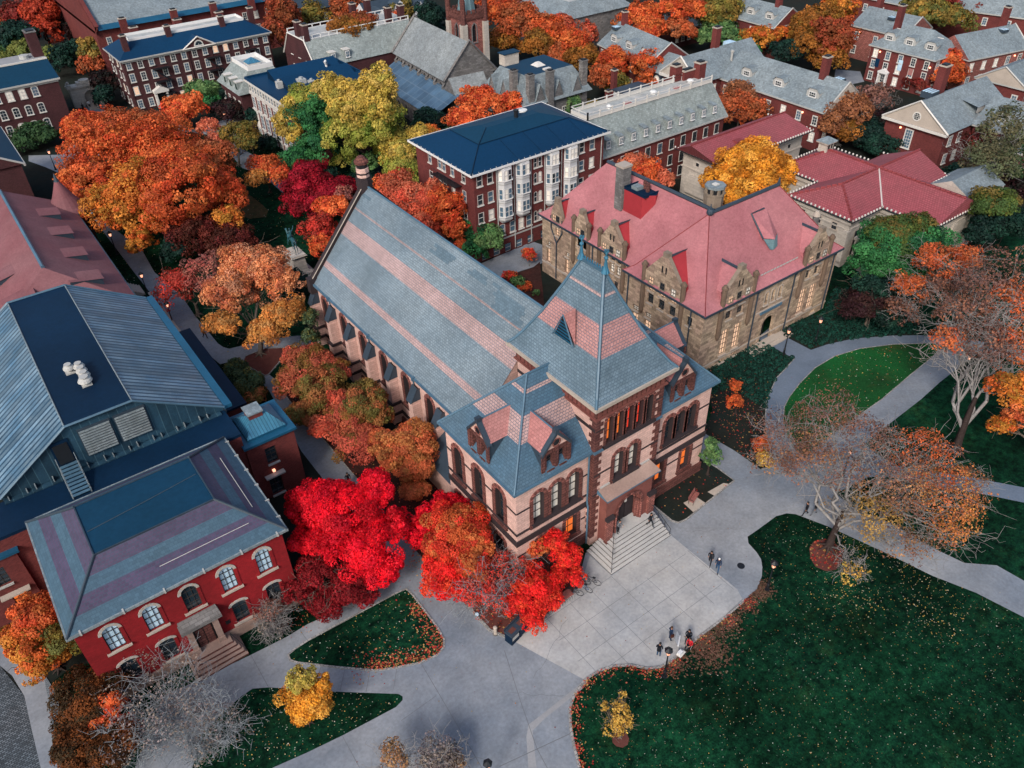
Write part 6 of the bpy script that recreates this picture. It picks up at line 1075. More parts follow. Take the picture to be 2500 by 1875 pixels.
mb=MB(); dm=None
for i in range(10):
    x=79.0+i*2.55; zf=9.15; y=83.9+(zf-8.2)*.69
    mb=MB(); mb.box(x-.42,y-.25,zf,x+.42,y+1.3,zf+1.25,0); mb.box(x-.5,y-.33,zf+1.25,x+.5,y+2.2,zf+1.38,1); mb.poly([(x-.5,y-.33,zf+1.38),(x+.5,y-.33,zf+1.38),(x+.42,y+2.2,zf+1.75),(x-.42,y+2.2,zf+1.75)],1)
    o=Lb.part('dormer',mb,['slate_green','slate_grey']); wm=winmesh(.55,.95,'r',trim=.1,depth=-.01,bars=(1,1),sill=.08,tm='trim_white',fm='sash_white',pane='glass_blue'); w=link('window',wm[0],o,Lb.loc(x,y-.26,zf+.12)); link('pane',wm[1],w)
for x,y in ((99.9,91.6),(104.0,90.2)): chimney(Lb,x,y,9.0,15.6,1.5,1.3,'brick_rust')
chimney(Lb,102.0,91.0,11.0,14.6,2.4,1.0,'brick_rust')
for x,y,r in ((92.6,89.2,.6),(100.9,89.2,.6),(83.0,88.9,.4)): mb=MB(); mb.cyl(x,y,13.01,13.4,r*.7,n=12); mb.cyl(x,y,13.4,13.6,r,r*.6,12); Lb.part('roof_vent',mb,['trim_white'])
mb=MB()
for x in (86.6,97.4): mb.box(x-.6,88.3,13.01,x+.6,89.1,13.2,0)
Lb.part('hatch',mb,['tile_rose'])
# ================================================================ cream stone library with red tiled cross roofs
Li=Thing('stone_library','cream stone library with cross shaped red tiled roof and white roof cresting','building',101,55)
lw=dict(trim=.18,depth=-.01,bars=(1,2),sill=.15,tm='stone_pale',fm='sash',pane='glass')
for rc,sides in (((91.0,50.4,112.3,59.6),{'S':[(x,1.2,1.3,3.6,'r',lw) for x in (93.4,)]+[(x,1.2,1.2,3.2,'r',lw) for x in (110.3,)],'W':[(y,4.9,.7,.9,'r',lw) for y in (52.5,55,57.6)]}),((97.4,43.0,107.8,66.6),{'S':[],'W':[(y,1.2,1.3,3.6,'r',lw) for y in (45.5,48.0)]})):
    body(Li,rc,-.2,6.7,['stone_cream'],sides,hole=False)
    mb=MB(); ring(mb,rc,.25,6.3,6.75); ring(mb,rc,.12,5.4,5.6); ring(mb,rc,.1,-.2,.9)
    for (x,y) in ((rc[0],rc[1]),(rc[0],rc[3]),(rc[2],rc[1]),(rc[0]+3.2,rc[1]),(rc[0]+6.2,rc[1])): mb.box(x-.45,y-.25,.9,x+.45,y+.45,5.4)
    Li.part('cornice',mb,['stone_cream'])
e=7.0; rz_=9.3; cx,cy=103.0,55.0
def arm(mb,x0,y0,x1,y1,ax,endhip=True):
    if ax=='x':
        ym=(y0+y1)/2; far=x0 if abs(x0-cx)>abs(x1-cx) else x1; s=1 if far>cx else -1; tip=far-s*(4.2 if endhip else .01)
        P=[(cx,y0,e),(far,y0,e),(tip,ym,rz_),(cx,ym,rz_)]; Q=[(far,y1,e),(cx,y1,e),(cx,ym,rz_),(tip,ym,rz_)]; E=[(far,y0,e),(far,y1,e),(tip,ym,rz_)]
        if s<0: P,Q,E=P[::-1],Q[::-1],E[::-1]
    else:
        xm_=(x0+x1)/2; far=y0 if abs(y0-cy)>abs(y1-cy) else y1; s=1 if far>cy else -1; tip=far-s*(4.2 if endhip else .01)
        P=[(x0,cy,e),(x0,far,e),(xm_,tip,rz_),(xm_,cy,rz_)]; Q=[(x1,far,e),(x1,cy,e),(xm_,cy,rz_),(xm_,tip,rz_)]; E=[(x0,far,e),(x1,far,e),(xm_,tip,rz_)]
        if s>0: P,Q,E=P[::-1],Q[::-1],E[::-1]
    for q in (P,Q,E): mb.poly(q,0)
mb=MB(); arm(mb,90.5,49.8,cx,60.2,'x'); arm(mb,cx,49.8,112.9,60.2,'x',False); arm(mb,97.0,42.3,109.0,cy,'y',False); arm(mb,97.0,cy,109.0,67.3,'y'); 
L1=Li.part('roof',mb,['tile_red'])
mb=MB()
for a,b in (((cx,cy,rz_),(94.7,55,rz_)),((94.7,55,rz_),(90.5,49.8,e)),((94.7,55,rz_),(90.5,60.2,e)),((cx,cy,rz_),(112.9,55,rz_)),((cx,cy,rz_),(cx,42.3,rz_)),((cx,cy,rz_),(cx,63.1,rz_)),((cx,63.1,rz_),(97,67.3,e)),((cx,63.1,rz_),(109,67.3,e))): 
    n_=int((Vector(a)-Vector(b)).length/.7); 
    for k in range(n_): p=Vector(a).lerp(Vector(b),k/n_); q=Vector(a).lerp(Vector(b),(k+.85)/n_); mb.tube([tuple(p+Vector((0,0,.06))),tuple(q+Vector((0,0,.12)))],[.14,.17],5)
Li.part('ridge_tiles',mb,['tile_ridge'])
mb=MB(); mb.tube([(cx,cy,rz_+.02),(97.0,49.8,e+.04)],[.1,.1],4); Li.part('valley_flashing',mb,['trim'])
def crest(mb,a,b,m=0):
    L=(Vector(a)-Vector(b)).length; n_=int(L/.62); d=(Vector(b)-Vector(a)).normalized()
    mb.tube([a,b],[.12,.12],4,1)
    for k in range(n_+1): p=Vector(a)+d*(L*k/n_); mb.ball((p.x,p.y,p.z+.24),.15,m,6,4,1.2)
mb=MB()
for a,b in (((90.5,49.8),(97.0,49.8)),((97,49.8),(97,42.3)),((97,42.3),(109,42.3)),((109,42.3),(109,49.8)),((109,49.8),(112.9,49.8)),((112.9,49.8),(112.9,60.2)),((90.5,60.2),(90.5,49.8)),((97,60.2),(90.5,60.2)),((97,67.3),(97,60.2)),((109,67.3),(97,67.3)),((109,60.2),(109,67.3))): crest(mb,(a[0],a[1],e-.02),(b[0],b[1],e-.02))
Li.part('roof_cresting',mb,['trim','black'])
mb=MB(); mb.box(102.3,63.2,8.9,103.9,64.6,10.3,0); mb.box(102.0,62.9,10.3,104.2,64.9,10.5,0); mb.frus((101.9,62.8,104.3,65.0),10.5,(102.9,63.8,103.3,64.0),11.1,1,True); mb.box(102.6,63.15,9.5,102.95,63.2,10.1,2); mb.box(103.3,63.15,9.5,103.6,63.2,10.1,2); Li.part('roof_lantern',mb,['stone_cream','slate_grey','black'])
mb=MB(); mb.poly([(97.4,45.5,4.6),(97.4,49.6,4.6),(92.0,49.6,4.2),(92.0,45.5,4.2)],0); mb.box(92.0,45.4,-.2,97.3,49.7,4.15,1); ring(mb,(92.0,45.5,97.2,49.6),.2,4.15,4.5,1); Li.part('flat_annexe',mb,['roof_black_blue','stone_cream'])
# portico on the south east
mb=MB(); mb.box(108.0,43.5,6.0,116.2,50.5,6.9,0); gable_roof(mb,(108.0,43.5,116.6,50.5),6.9,8.7,'x',1,0); mb.box(108.5,44,-.2,111.5,50,6.0,0); mb.box(108,43,-.2,116.8,51,.5,0); Li.part('portico',mb,['stone_cream','slate_grey'])
for y in (44.2,46.1,48.0,49.9): mb=MB(); mb.cyl(115.7,y,.5,5.9,.42,.36,12); mb.box(115.2,y-.5,5.7,116.2,y+.5,6.0); Li.part('column',mb,['stone_cream'])
# second red tiled wing behind
L2=Thing('library_wing','long red tiled low gabled wing behind the golden tree','building',101,77)
body(L2,(91.4,73.4,111.2,80.4),-.2,7.0,['stone_cream'],{'S':[(x,5.2,.6,.55,'r',dict(trim=.05,depth=-.01,bars=(0,0),sill=0,pane='black')) for x in (93.5,95.3,97.5,103,105.5,108)],'W':[(y,5.3,.55,.5,'r',dict(trim=.05,depth=-.01,bars=(0,0),sill=0,pane='black')) for y in (75,77.4)]},hole=False)
mb=MB(); ring(mb,(91.4,73.4,111.2,80.4),.25,6.6,7.05); ring(mb,(91.4,73.4,111.2,80.4),.15,4.4,4.65); mb.box(90.8,75.0,.8,91.35,79.0,3.6); L2.part('cornice',mb,['stone_cream'])
mb=MB(); mb.poly([(90.4,72.4,7.15),(112.2,72.4,7.15),(110.4,77.0,9.3),(88.9,77.0,9.3)],0); mb.poly([(112.2,81.4,7.15),(90.4,81.4,7.15),(88.9,77.0,9.3),(110.4,77.0,9.3)],0); mb.poly([(112.2,72.4,7.15),(112.2,81.4,7.15),(110.4,77,9.3)],0); mb.poly([(90.4,81.4,7.15),(90.4,72.4,7.15),(88.9,77,9.3)],0); L2.part('roof',mb,['tile_red'])
mb=MB(); crest(mb,(90.4,81.4,7.15),(90.4,72.4,7.15)); crest(mb,(90.4,72.4,7.15),(112.2,72.4,7.15)); crest(mb,(112.2,72.4,7.15),(112.2,81.4,7.15)); L2.part('roof_cresting',mb,['trim','black'])
mb=MB()
for k in range(34): x=88.9+k*.64; mb.box(x,76.9,9.28,x+.5,77.1,9.5)
mb.box(96.5,74.6,7.9,98.0,75.6,8.7); L2.part('ridge_tiles',mb,['tile_ridge'])
# ================================================================ turreted hall with faded pink roof, left
T=Thing('turreted_hall','dark brick hall with faded pink dormered roof and round corner turret','building',3.6,105)
body(T,(-4.6,90.5,10.6,121.5),-.2,6.9,['brick_dark'],{})
mb=MB(); mb.frus((-5.0,89.5,11.1,122.2),7.0,(3.5,95.5,3.5001,121.5),11.4,0,False); T.part('roof',mb,['roof_pink_old'])
mb=MB(); mb.tube([(3.5,95.5,11.45),(3.5,121.5,11.45)],[.22,.22],5); T.part('ridge_capping',mb,['flashing_blue'])
mb=MB(); ring(mb,(-4.9,89.6,11.0,122.1),.14,6.85,7.05); T.part('gutter',mb,['slate_dark'])
def shed(th,xa,y,zf,w=2.7,s=1):
    """low dormer on a slope that falls towards +x (s=1) or -x"""
    mb=MB(); xf=xa; zt=zf+1.05; xb=xf-s*3.3; zb=zt+.75
    P=lambda x,yy,z:(x,yy,z)
    q=[P(xf+s*.2,y-w/2,zt),P(xf+s*.2,y+w/2,zt),P(xb,y+w/2,zb),P(xb,y-w/2,zb)]; mb.poly(q if s>0 else q[::-1],0)
    q=[P(xf,y-w/2+.1,zf-.2),P(xf,y+w/2-.1,zf-.2),P(xf,y+w/2-.1,zt-.03),P(xf,y-w/2+.1,zt-.03)]; mb.poly(q if s>0 else q[::-1],1)
    for yy in (y-w/2+.1,y+w/2-.1): mb.poly([P(xf,yy,zf-.2),P(xb,yy,zf+1.2),P(xb,yy,zb-.03),P(xf,yy,zt-.03)],2)
    o=th.part('dormer',mb,['roof_pink_old','slate_dark','slate_dark']); mb=MB(); mb.box(xf+s*.02,y-w/2+.4,zf+.1,xf+s*.06,y+w/2-.4,zf+.75); th.part('window',mb,['glass_blue'],o)
for y in (94.2,101.3,108.4,115.2): shed(T,8.6,y,8.2)
for y in (93.5,100.5): shed(T,-1.6,y,8.4,s=-1)
mb=MB(); mb.cyl(10.3,120.5,-.2,7.0,2.3,n=18,m=0); mb.cyl(10.3,120.5,6.3,7.05,2.5,n=18,m=1); T.part('turret',mb,['brick_dark','stone_grey'])
mb=MB(); mb.tube([(10.3,120.5,7.0),(10.3,120.5,7.6),(10.3,120.5,9.0),(10.3,120.5,11.2)],[2.85,2.2,1.3,.28],20,0); mb.tube([(10.3,120.5,11.1),(10.3,120.5,12.2)],[.36,.05],8,1); T.part('cone_roof',mb,['roof_pink_old','slate_dark'])
mb=MB(); 
for a in (-100,-60,-20,-140): t=math.radians(a); x,y=10.3+2.33*math.cos(t),120.5+2.33*math.sin(t); mb.box(x-.3,y-.3,3.2,x+.3,y+.3,5.0)
T.part('window',mb,['glass'])
mb=MB(); mb.box(10.62,103,-.1,12.0,106,2.6,0)
for k in range(6): mb.box(12.0+.3*k,103.2,-.1,12.3+.3*k,105.8,1.3-.2*k,1)
T.part('entrance_stair',mb,['stone_grey','stone_pale'])
# low boundary wall and planting strip along the walkway
Wd=Thing('boundary_wall','low red coped wall between the pink roofed hall and the walkway','wall',14.2,98)
mb=MB(); mb.box(14.0,86.2,-.1,14.35,101.5,.9,0); mb.box(13.9,86.1,.9,14.45,101.6,1.05,1); Wd.part('wall',mb,['brick_rust','stone_pale']); mb=MB(); mb.box(13.8,85.4,-.1,14.6,86.2,1.5,0); mb.box(13.7,85.3,1.5,14.7,86.3,1.65,1); Wd.part('pier',mb,['stone_grey','stone_pale'])
# ================================================================ brick buildings on the far left
ba=dict(trim=.11,depth=-.01,bars=(1,2),sill=.16,tm='trim',fm='sash_white',proud=.06)
rb=random.Random(7); rnb=lambda:rb.choice(['glass','glass_blue','glass','glass_blue','glass_pale'])
G1=Thing('gabled_brick_block','dark brick gabled block with blue roof at the left edge','building',0,140)
body(G1,(-8,133.3,7.8,152),-.2,9.9,['brick_dark'],{'S':[(1.0,6.4,1.0,1.6,'s',ba),(3.9,1.6,1.1,2.0,'s',dict(ba,pane='glass_warm')),(-2,6.4,1.0,1.6,'s',ba)]},hole=False,rnd=rnb)
mb=MB(); gable_roof(mb,(-8.3,133.0,8.3,152.4),10.1,14.8,'y',0,1); G1.part('roof',mb,['roof_navy_mid','brick_dark'])
mb=MB(); mb.tube([(8.35,132.95,10.1),(0,132.95,14.85)],[.16,.16],5); mb.box(8.1,133,9.8,8.4,152.4,10.1); G1.part('cornice',mb,['trim_dim'])
G2=Thing('brick_hall','tall brick hall with flat white topped blue roof and single chimney beside the arch gate','building',12,182)
body(G2,(1,176.5,21.9,189),-.2,9.1,['brick_dark'],{'S':[(x,z,1.0,1.7,'s' if z<8 else 'r',ba) for x in (17.5,15.3,13.1,10.9,8.7) for z in (6.8,3.75,.8)]},hole=False,rnd=rnb)
mb=MB(); mb.frus((.6,176.1,22.3,189.4),9.25,(1.5,180.2,21.9,186),12.0,0,True,1); G2.part('roof',mb,['roof_navy_mid','pink_sand'])
mb=MB(); ring(mb,(.7,176.2,22.2,189.3),.16,9.0,9.3); mb.box(.9,176.35,8.6,21.95,176.48,9.0); G2.part('cornice',mb,['trim_dim'])
mb=MB(); mb.box(1.5,180.0,11.95,21.9,180.3,12.25); G2.part('parapet',mb,['trim']); chimney(G2,21.0,183.5,9,16.6,1.8,2.6,'brick_dark','stone_grey'); mb=MB(); mb.cyl(18.5,183,12,12.6,.9,n=12); G2.part('tank',mb,['deck_grey'])
Hc=Thing('long_brick_hall','long four storey brick hall with white window trim, blue roof, pediment and fire escapes','building',49.5,181)
cols=lin(35.1,63.6,14); hw_=[]
for z in (8.15,5.75,3.25,.6): hw_+=[(x,z,.85,1.5,'r',ba) for x in cols if not(abs(x-39.5)<1.2 and z<1)]
hs=[(y,z,.45,1.2,'r',dict(ba,trim=.16,bars=(0,1))) for z in (8.15,5.9,3.3,.8) for y in (178.2,180.4,184,186)]
body(Hc,(34.0,176.2,64.6,187.2),-.2,9.9,['brick_dark'],{'S':hw_,'W':hs},hole=False,rnd=lambda:rb.choice(['glass','glass_blue','glass','glass_blue','glass_blue','glass_warm']))
mb=MB(); mb.frus((33.5,175.7,65.1,187.7),10.05,(37.2,179.6,61.0,184.0),12.4,0,True,1); Hc.part('roof',mb,['roof_navy','deck_grey'])
mb=MB(); ring(mb,(33.6,175.8,65.0,187.6),.15,9.85,10.1); mb.box(33.9,176.0,9.45,64.7,176.18,9.85); Hc.part('cornice',mb,['trim_dim'])
mb=MB(); ring(mb,(37.3,179.7,60.9,183.9),.12,12.4,12.9); Hc.part('parapet',mb,['trim_white'])
mb=MB(); mb.poly([(46.0,175.7,9.95),(52.8,175.7,9.95),(49.4,175.7,11.9)],0); mb.poly([(46.0,175.65,9.95),(49.4,175.65,11.9),(49.4,179,11.9)],1); mb.poly([(52.8,175.65,9.95),(49.4,179,11.9),(49.4,175.65,11.9)],1)
for a,b in (((46,9.95),(49.4,11.95)),((49.4,11.95),(52.8,9.95)),((46,9.95),(52.8,9.95))): mb.tube([(a[0],175.6,a[1]),(b[0],175.6,b[1])],[.15,.15],4,2)
p_=Hc.part('pediment',mb,['brick_dark','roof_navy','trim']); wm=winmesh(1.6,.9,'a',trim=.16,depth=-.01,bars=(1,0),sill=.1,tm='trim',fm='sash_white',pane='glass'); w=link('window',wm[0],p_,Hc.loc(49.4,175.69,10.25)); link('pane',wm[1],w)
for x,y in ((35.9,178.0),(45.0,179.4),(56.2,179.4),(63.6,182)): chimney(Hc,x,y,9.8,14.2,1.1,1.0,'brick_dark')
for x,y in ((40,185.5),(49,185.5),(58,185.5)): chimney(Hc,x,y,10.5,13.6,1.6,.8,'brick_rust')
mb=MB(); mb.box(38.2,175.2,0,38.6,176.15,3.0); mb.box(40.4,175.2,0,40.8,176.15,3.0); mb.box(38.0,175.0,3.0,41.0,176.15,3.4); mb.poly([(37.9,175.0,3.4),(41.1,175.0,3.4),(39.5,175.0,4.2)]); mb.poly([(37.9,175.0,3.4),(39.5,175.0,4.2),(39.5,176.15,4.2),(37.9,176.15,3.4)]); mb.poly([(41.1,175.0,3.4),(41.1,176.15,3.4),(39.5,176.15,4.2),(39.5,175.0,4.2)]); Hc.part('doorcase',mb,['trim']); mb=MB(); mb.box(38.9,176.0,0,40.1,176.18,2.5); Hc.part('door',mb,['black'])
for xs in ((39.2,42.4),(50.2,53.2),(58.6,61.2)):
    mb=MB()
    for z in (7.4,4.9,2.4): mb.box(xs[0],175.0,z,xs[1],176.15,z+.08); mb.tube([(xs[0],175.05,z+.9),(xs[1],175.05,z+.9)],[.04,.04],4)
    for z in (7.4,4.9): mb.tube([(xs[0]+.3,175.4,z),(xs[1]-.3,175.4,z-2.5)],[.14,.14],4)
    Hc.part('fire_escape',mb,['iron'])
mb=MB()
for x in (34.3,47.0,51.8,64.3): mb.cyl(x,176.1,.2,9.6,.09,n=5)
Hc.part('drain_pipe',mb,['brick_dark'])
Fr=Thing('great_slate_roofed_building','huge brick building with long pale blue roof filling the top left edge','building',60,210)
body(Fr,(35.2,199.8,90,238),-.2,10.6,['brick_rust'],{'S':[(x,z,.9,1.5,'r',ba) for x in lin(37.5,74,14) for z in (7.5,4.5)]},hole=False,rnd=rnb)
mb=MB(); mb.poly([(35.9,199.0,10.8),(90,199.0,10.8),(90,222,22.5),(35.9,222,22.5)],0); mb.poly([(90,245,10.8),(35.9,245,10.8),(35.9,222,22.5),(90,222,22.5)],0); mb.poly([(35.2,199.0,10.4),(36.0,199.0,11.6),(36.0,222,23.4),(35.2,222,23.4)],1); mb.poly([(35.2,245,10),(35.2,199,10),(35.2,199.0,11.6),(35.2,222,23.4)],1)
mb.poly([(35.9,198.95,10.82),(90,198.95,10.82),(90,200.4,11.6),(35.9,200.4,11.6)],2); mb.poly([(35.2,198.8,11.7),(36.1,198.8,11.7),(36.1,222,23.6),(35.2,222,23.6)],3); Fr.part('roof',mb,['slate_grey','brick_rust','roof_gutter','brick_rust'])
for x in (41,52,61,70,75): chimney(Fr,x,198.2,9.5,12.8,1.5,.9,'brick_rust')
Ga=Thing('arch_gate','pale stone arch gate with scrolled parapet and steps','gate',27.5,187)
mb=MB(); wall(mb,(24.6,186.6),(1,0),6.4,0,3.9,[(3.6,0,2.6,3.0,'a')],1.4); mb.box(24.6,186.62,0,24.62,188.2,3.9); mb.box(24.6,188.0,0,31,188.1,3.9); mb.box(31,186.6,0,31.02,188.1,3.9); mb.box(24.2,186.2,3.9,31.4,188.5,4.25); mb.box(26.3,186.5,4.25,29.4,188.1,4.8); mb.cyl(27.85,187.3,4.6,5.1,1.0,n=12)
for x in (24.7,30.9): mb.box(x-.3,186.3,4.25,x+.3,188.3,4.7); mb.ball((x,187.2,4.95),.3)
Ga.part('arch',mb,['stone_cream'])
mb=MB()
for k in range(7): mb.box(26.6,185.9-k*.45,-.1,29.8,186.5,.9-k*.13)
Ga.part('steps',mb,['stone_pale'])
# ================================================================ flat blue roofed classical hall
K=Thing('flat_roofed_hall','brick hall with pale pilasters and flat blue roof holding folded skylights and vents','building',58,138)
ka=dict(trim=.2,depth=-.01,bars=(1,3),sill=.18,tm='trim',fm='sash_white',proud=.08)
kw=[(y,5.0,1.1,2.0,'r',ka) for y in lin(131,148,8)]+[(y,1.6,1.2,2.6,'a' if i==4 else 'r',ka) for i,y in enumerate(lin(131,148,8))]+[(y,8.0,.6,1.1,'r',dict(ka,bars=(0,1))) for y in lin(130,148.5,16)]+[(y,-.1,1.2,1.2,'r',ka) for y in lin(131,148,8)]
body(K,(49.0,128.4,66.4,149.2),-.2,9.8,['brick_rust'],{'W':kw,'S':[(x,5.0,1.1,2.0,'r',ka) for x in lin(51,64,5)]},hole=False,rnd=rnb)
mb=MB(); ring(mb,(48.9,128.3,66.5,149.3),.45,9.6,9.95,0); ring(mb,(48.95,128.35,66.45,149.25),.12,7.4,7.65,0); ring(mb,(48.95,128.35,66.45,149.25),.12,4.5,4.7,0)
mb.box(48.55,128,9.95,66.9,149.7,10.0,1); ring(mb,(48.8,128.2,66.6,149.4),.2,10.0,10.35,2); K.part('cornice',mb,['trim','roof_navy','roof_navy'])
for y0 in (130.5,136.5,142.2):
    mb=MB(); mb.poly([(52,y0,10.02),(65.2,y0,10.02),(65.2,y0+4.2,11.6),(52,y0+4.2,11.6)],0); mb.poly([(65.2,y0+4.6,10.02),(52,y0+4.6,10.02),(52,y0+4.2,11.6),(65.2,y0+4.2,11.6)],1); mb.poly([(52,y0+4.6,10.02),(52,y0,10.02),(52,y0+4.2,11.6)],1); mb.poly([(65.2,y0,10.02),(65.2,y0+4.6,10.02),(65.2,y0+4.2,11.6)],1); K.part('skylight',mb,['roof_navy','roof_black_blue'])
for x,y,s in ((51.5,140.3,.5),(55.0,138.6,.7),(56.2,137.0,.5),(54.0,136.4,.6),(57.8,134.4,.8),(59.3,135.2,.5)): mb=MB(); mb.box(x-s,y-s,10.02,x+s,y+s,10.9+s*.6,0); mb.cyl(x,y,10.9+s*.6,11.2+s*.6,s*.5,n=8); K.part('roof_vent',mb,['deck_grey'])
mb=MB(); mb.tube([(62.5,144,10),(62.5,144,11.4),(62.3,143.6,11.8),(62.0,143.4,11.6)],[.25,.25,.22,.22],8); K.part('roof_vent',mb,['trim_white'])
U=Thing('gambrel_hall','grey gambrel roofed brick hall behind the flat blue roof, with paired end chimneys','building',73,165)
body(U,(64.4,153.5,88,168),-.2,7.6,['brick_dark'],{'W':[(y,z,.8,1.4,'r',ba) for y in (157,160.5,164) for z in (4.8,8.3)]},hole=False,rnd=rnb)
mb=MB(); x0,x1=64.3,88
mb.poly([(x0,153.2,7.7),(x1,153.2,7.7),(x1,156.8,12.2),(x0,156.8,12.2)],0); mb.poly([(x1,168.3,7.7),(x0,168.3,7.7),(x0,164.6,12.2),(x1,164.6,12.2)],0); mb.poly([(x0,156.8,12.2),(x1,156.8,12.2),(x1,164.6,12.4),(x0,164.6,12.4)],1); mb.poly([(x0,168.3,7.7),(x0,153.2,7.7),(x0,156.8,12.2),(x0,164.6,12.2)],2); U.part('roof',mb,['slate_green','deck_grey','brick_dark'])
mb=MB(); mb.tube([(x0-.1,153,7.7),(x0-.1,156.8,12.3),(x0-.1,164.6,12.3),(x0-.1,168.4,7.7)],[.16]*4,4); U.part('verge_board',mb,['trim'])
for yy in (156.9,164.5):
    mb=MB(); mb.box(x0,yy-.06,12.3,x1,yy+.06,12.45); mb.box(x0,yy-.06,12.95,x1,yy+.06,13.1)
    for x in lin(x0,x1,14): mb.box(x-.08,yy-.08,12.2,x+.08,yy+.08,13.1)
    U.part('railing',mb,['trim_white'])
for x,y in ((65.0,157.3),(65.0,160.6),(84,158),(87,158),(80,166),(84,167)): chimney(U,x,y,8,15.2,1.1,1.3,'brick_dark')
for x in (68.5,71.6): mb=MB(); mb.box(x-.6,153.6,8.4,x+.6,155.8,9.9,0); mb.box(x-.7,153.5,9.9,x+.7,156.5,10.05,1); o=U.part('dormer',mb,['slate_green','trim']); wm=winmesh(.7,1.1,'r',trim=.12,depth=-.01,bars=(1,1),sill=.1,tm='trim_white',fm='sash_white',pane='glass_blue'); w=link('window',wm[0],o,U.loc(x,153.58,8.55)); link('pane',wm[1],w)
V_=Thing('mansard_block','grey mansard block with small copper lantern left of the flat blue roof','building',51,158)
body(V_,(48.0,152,57.5,162.6),-.2,6.5,['brick_dark'],{'W':[(y,3.6,.8,1.4,'r',ba) for y in (153.4,156,158.6,161.2)]},hole=False,rnd=rnb)
mb=MB(); mb.frus((47.5,151.5,58.0,163.1),6.6,(50.8,153.2,55.8,161.4),10.0,0,True,1); V_.part('roof',mb,['slate_green','deck_grey'])
mb=MB(); ring(mb,(50.95,153.35,55.65,161.25),.14,10.0,10.8); V_.part('railing',mb,['trim_white']); mb=MB(); mb.frus((52.0,156,54.6,158.6),10.4,(53.2,157.2,53.4,157.4),11.2,0); mb.box(52.1,156.1,10,54.5,158.5,10.4,1); V_.part('lantern',mb,['copper_blue','trim'])
for y in (153.5,156.3,159.2): mb=MB(); mb.box(48.0,y-.55,7.0,49.6,y+.55,8.5,0); mb.box(47.9,y-.65,8.5,50.2,y+.65,8.65,1); mb.box(47.94,y-.35,7.2,48.0,y+.35,8.2,2); V_.part('dormer',mb,['slate_green','trim','glass'])
# ================================================================ grey chapel with aisle and tower
Ch=Thing('grey_chapel','grey stone chapel with pointed windows, pale slate roof and lower blue aisle roof','church',84,139,0,-4.5,local=True)
lx=lambda x:x-84; ly=lambda y:y-139
cw=dict(trim=.22,depth=.3,bars=(0,2),sill=.2,tm='stone_grey',fm='sash',pane='glass')
cc=(-3.6,-9.5,6.6,12.5)
body(Ch,cc,-.2,8.0,['stone_grey'],{'W':[(y,4.2,1.1,3.0,'p',cw) for y in lin(-7.2,9.8,6)],'S':[(1.5,2.2,2.0,4.6,'p',dict(cw,pane='black'))]},depth=.3)
mb=MB(); gable_roof(mb,(-4.2,-9.6,7.2,12.6),7.9,14.0,'y',0,1); Ch.part('roof',mb,['slate_chapel','stone_grey'])
for y in (-9.75,12.7): mb=MB(); mb.tube([(-4.3,y,8.0),(1.5,y,14.35),(7.3,y,8.0)],[.28]*3,4); Ch.part('gable_coping',mb,['stone_grey'])
for y in lin(-8.9,11.6,7): mb=MB(); mb.box(-4.3,y-.3,4,-3.6,y+.3,6.8); mb.poly([(-4.3,y-.3,6.8),(-3.6,y-.3,7.5),(-3.6,y+.3,7.5),(-4.3,y+.3,6.8)]); Ch.part('buttress',mb,['stone_grey'])
mb=MB(); mb.poly([(-9.6,12.2,3.7),(-9.6,-14.5,3.7),(-3.62,-14.5,6.6),(-3.62,12.2,6.6)],0); Ch.part('aisle_roof',mb,['slate_aisle'])
aw=[(y,.9,1.0,2.0,'p',cw) for y in lin(-13,10.5,8)]
body(Ch,(-9.3,-14.3,-3.65,12.0),-.2,3.7,['stone_grey'],{'W':aw},depth=.3,name='aisle_wall')
mb=MB(); mb.box(-4,-13.5,-.2,3.0,-9.55,6.4,0); gable_roof(mb,(-4.2,-13.7,3.2,-9.5),6.4,9.0,'x',1,0); Ch.part('porch',mb,['stone_grey','slate_chapel'])
Tw=Thing('gothic_tower','brown gothic tower with battlements, corner pinnacles and pale green spire','tower',96.5,147.5)
body(Tw,(94.0,145.0,99.2,150.2),-.2,13.6,['stone_rose'],{'S':[(96.6,8.6,1.0,3.6,'p',dict(cw,pane='black',trim=.25))],'W':[(147.6,8.6,1.0,3.6,'p',dict(cw,pane='black',trim=.25))]},depth=.4)
mb=MB()
for x in (94.0,99.2):
    for y in (145.0,150.2): mb.box(x-.6,y-.6,-.2,x+.6,y+.6,12.4,0)
Tw.part('buttress',mb,['stone_cream'])
mb=MB(); ring(mb,(94.0,145.0,99.2,150.2),.35,13.2,14.2)
for k in range(5):
    for (x,y) in ((94.2+k*1.15,144.85),(94.2+k*1.15,150.4),(93.85,145.2+k*1.15),(99.4,145.2+k*1.15)): mb.box(x-.3,y-.3,14.2,x+.3,y+.3,14.9)
Tw.part('battlement',mb,['stone_brown'])
for x in (93.9,99.3):
    for y in (144.9,150.3): mb=MB(); mb.cyl(x,y,12.4,16.5,.55,n=8); mb.cyl(x,y,16.5,19.5,.6,.05,8); Tw.part('pinnacle',mb,['stone_brown'])
mb=MB(); mb.cyl(96.6,147.6,13.8,24,2.0,.15,8); Tw.part('spire',mb,['copper_green'])
Mh=Thing('slate_mansard_house','stone house with steep slate mansard roof, triangular dormers and flat blue top','building',92,118.5)
body(Mh,(84.9,112.2,99.1,124.8),-.2,6.6,['stone_grey'],{'S':[(x,3.2,.9,1.5,'r',dict(ba,pane='glass')) for x in lin(87,97,4)],'W':[(y,3.2,.9,1.5,'r',dict(ba,pane='glass')) for y in lin(114,123,4)]},hole=False)
mb=MB(); mb.frus((84.2,111.5,99.8,125.5),6.6,(86.9,114.3,97.1,122.6),10.9,0,True,1); Mh.part('roof',mb,['slate_grey','roof_navy_mid'])
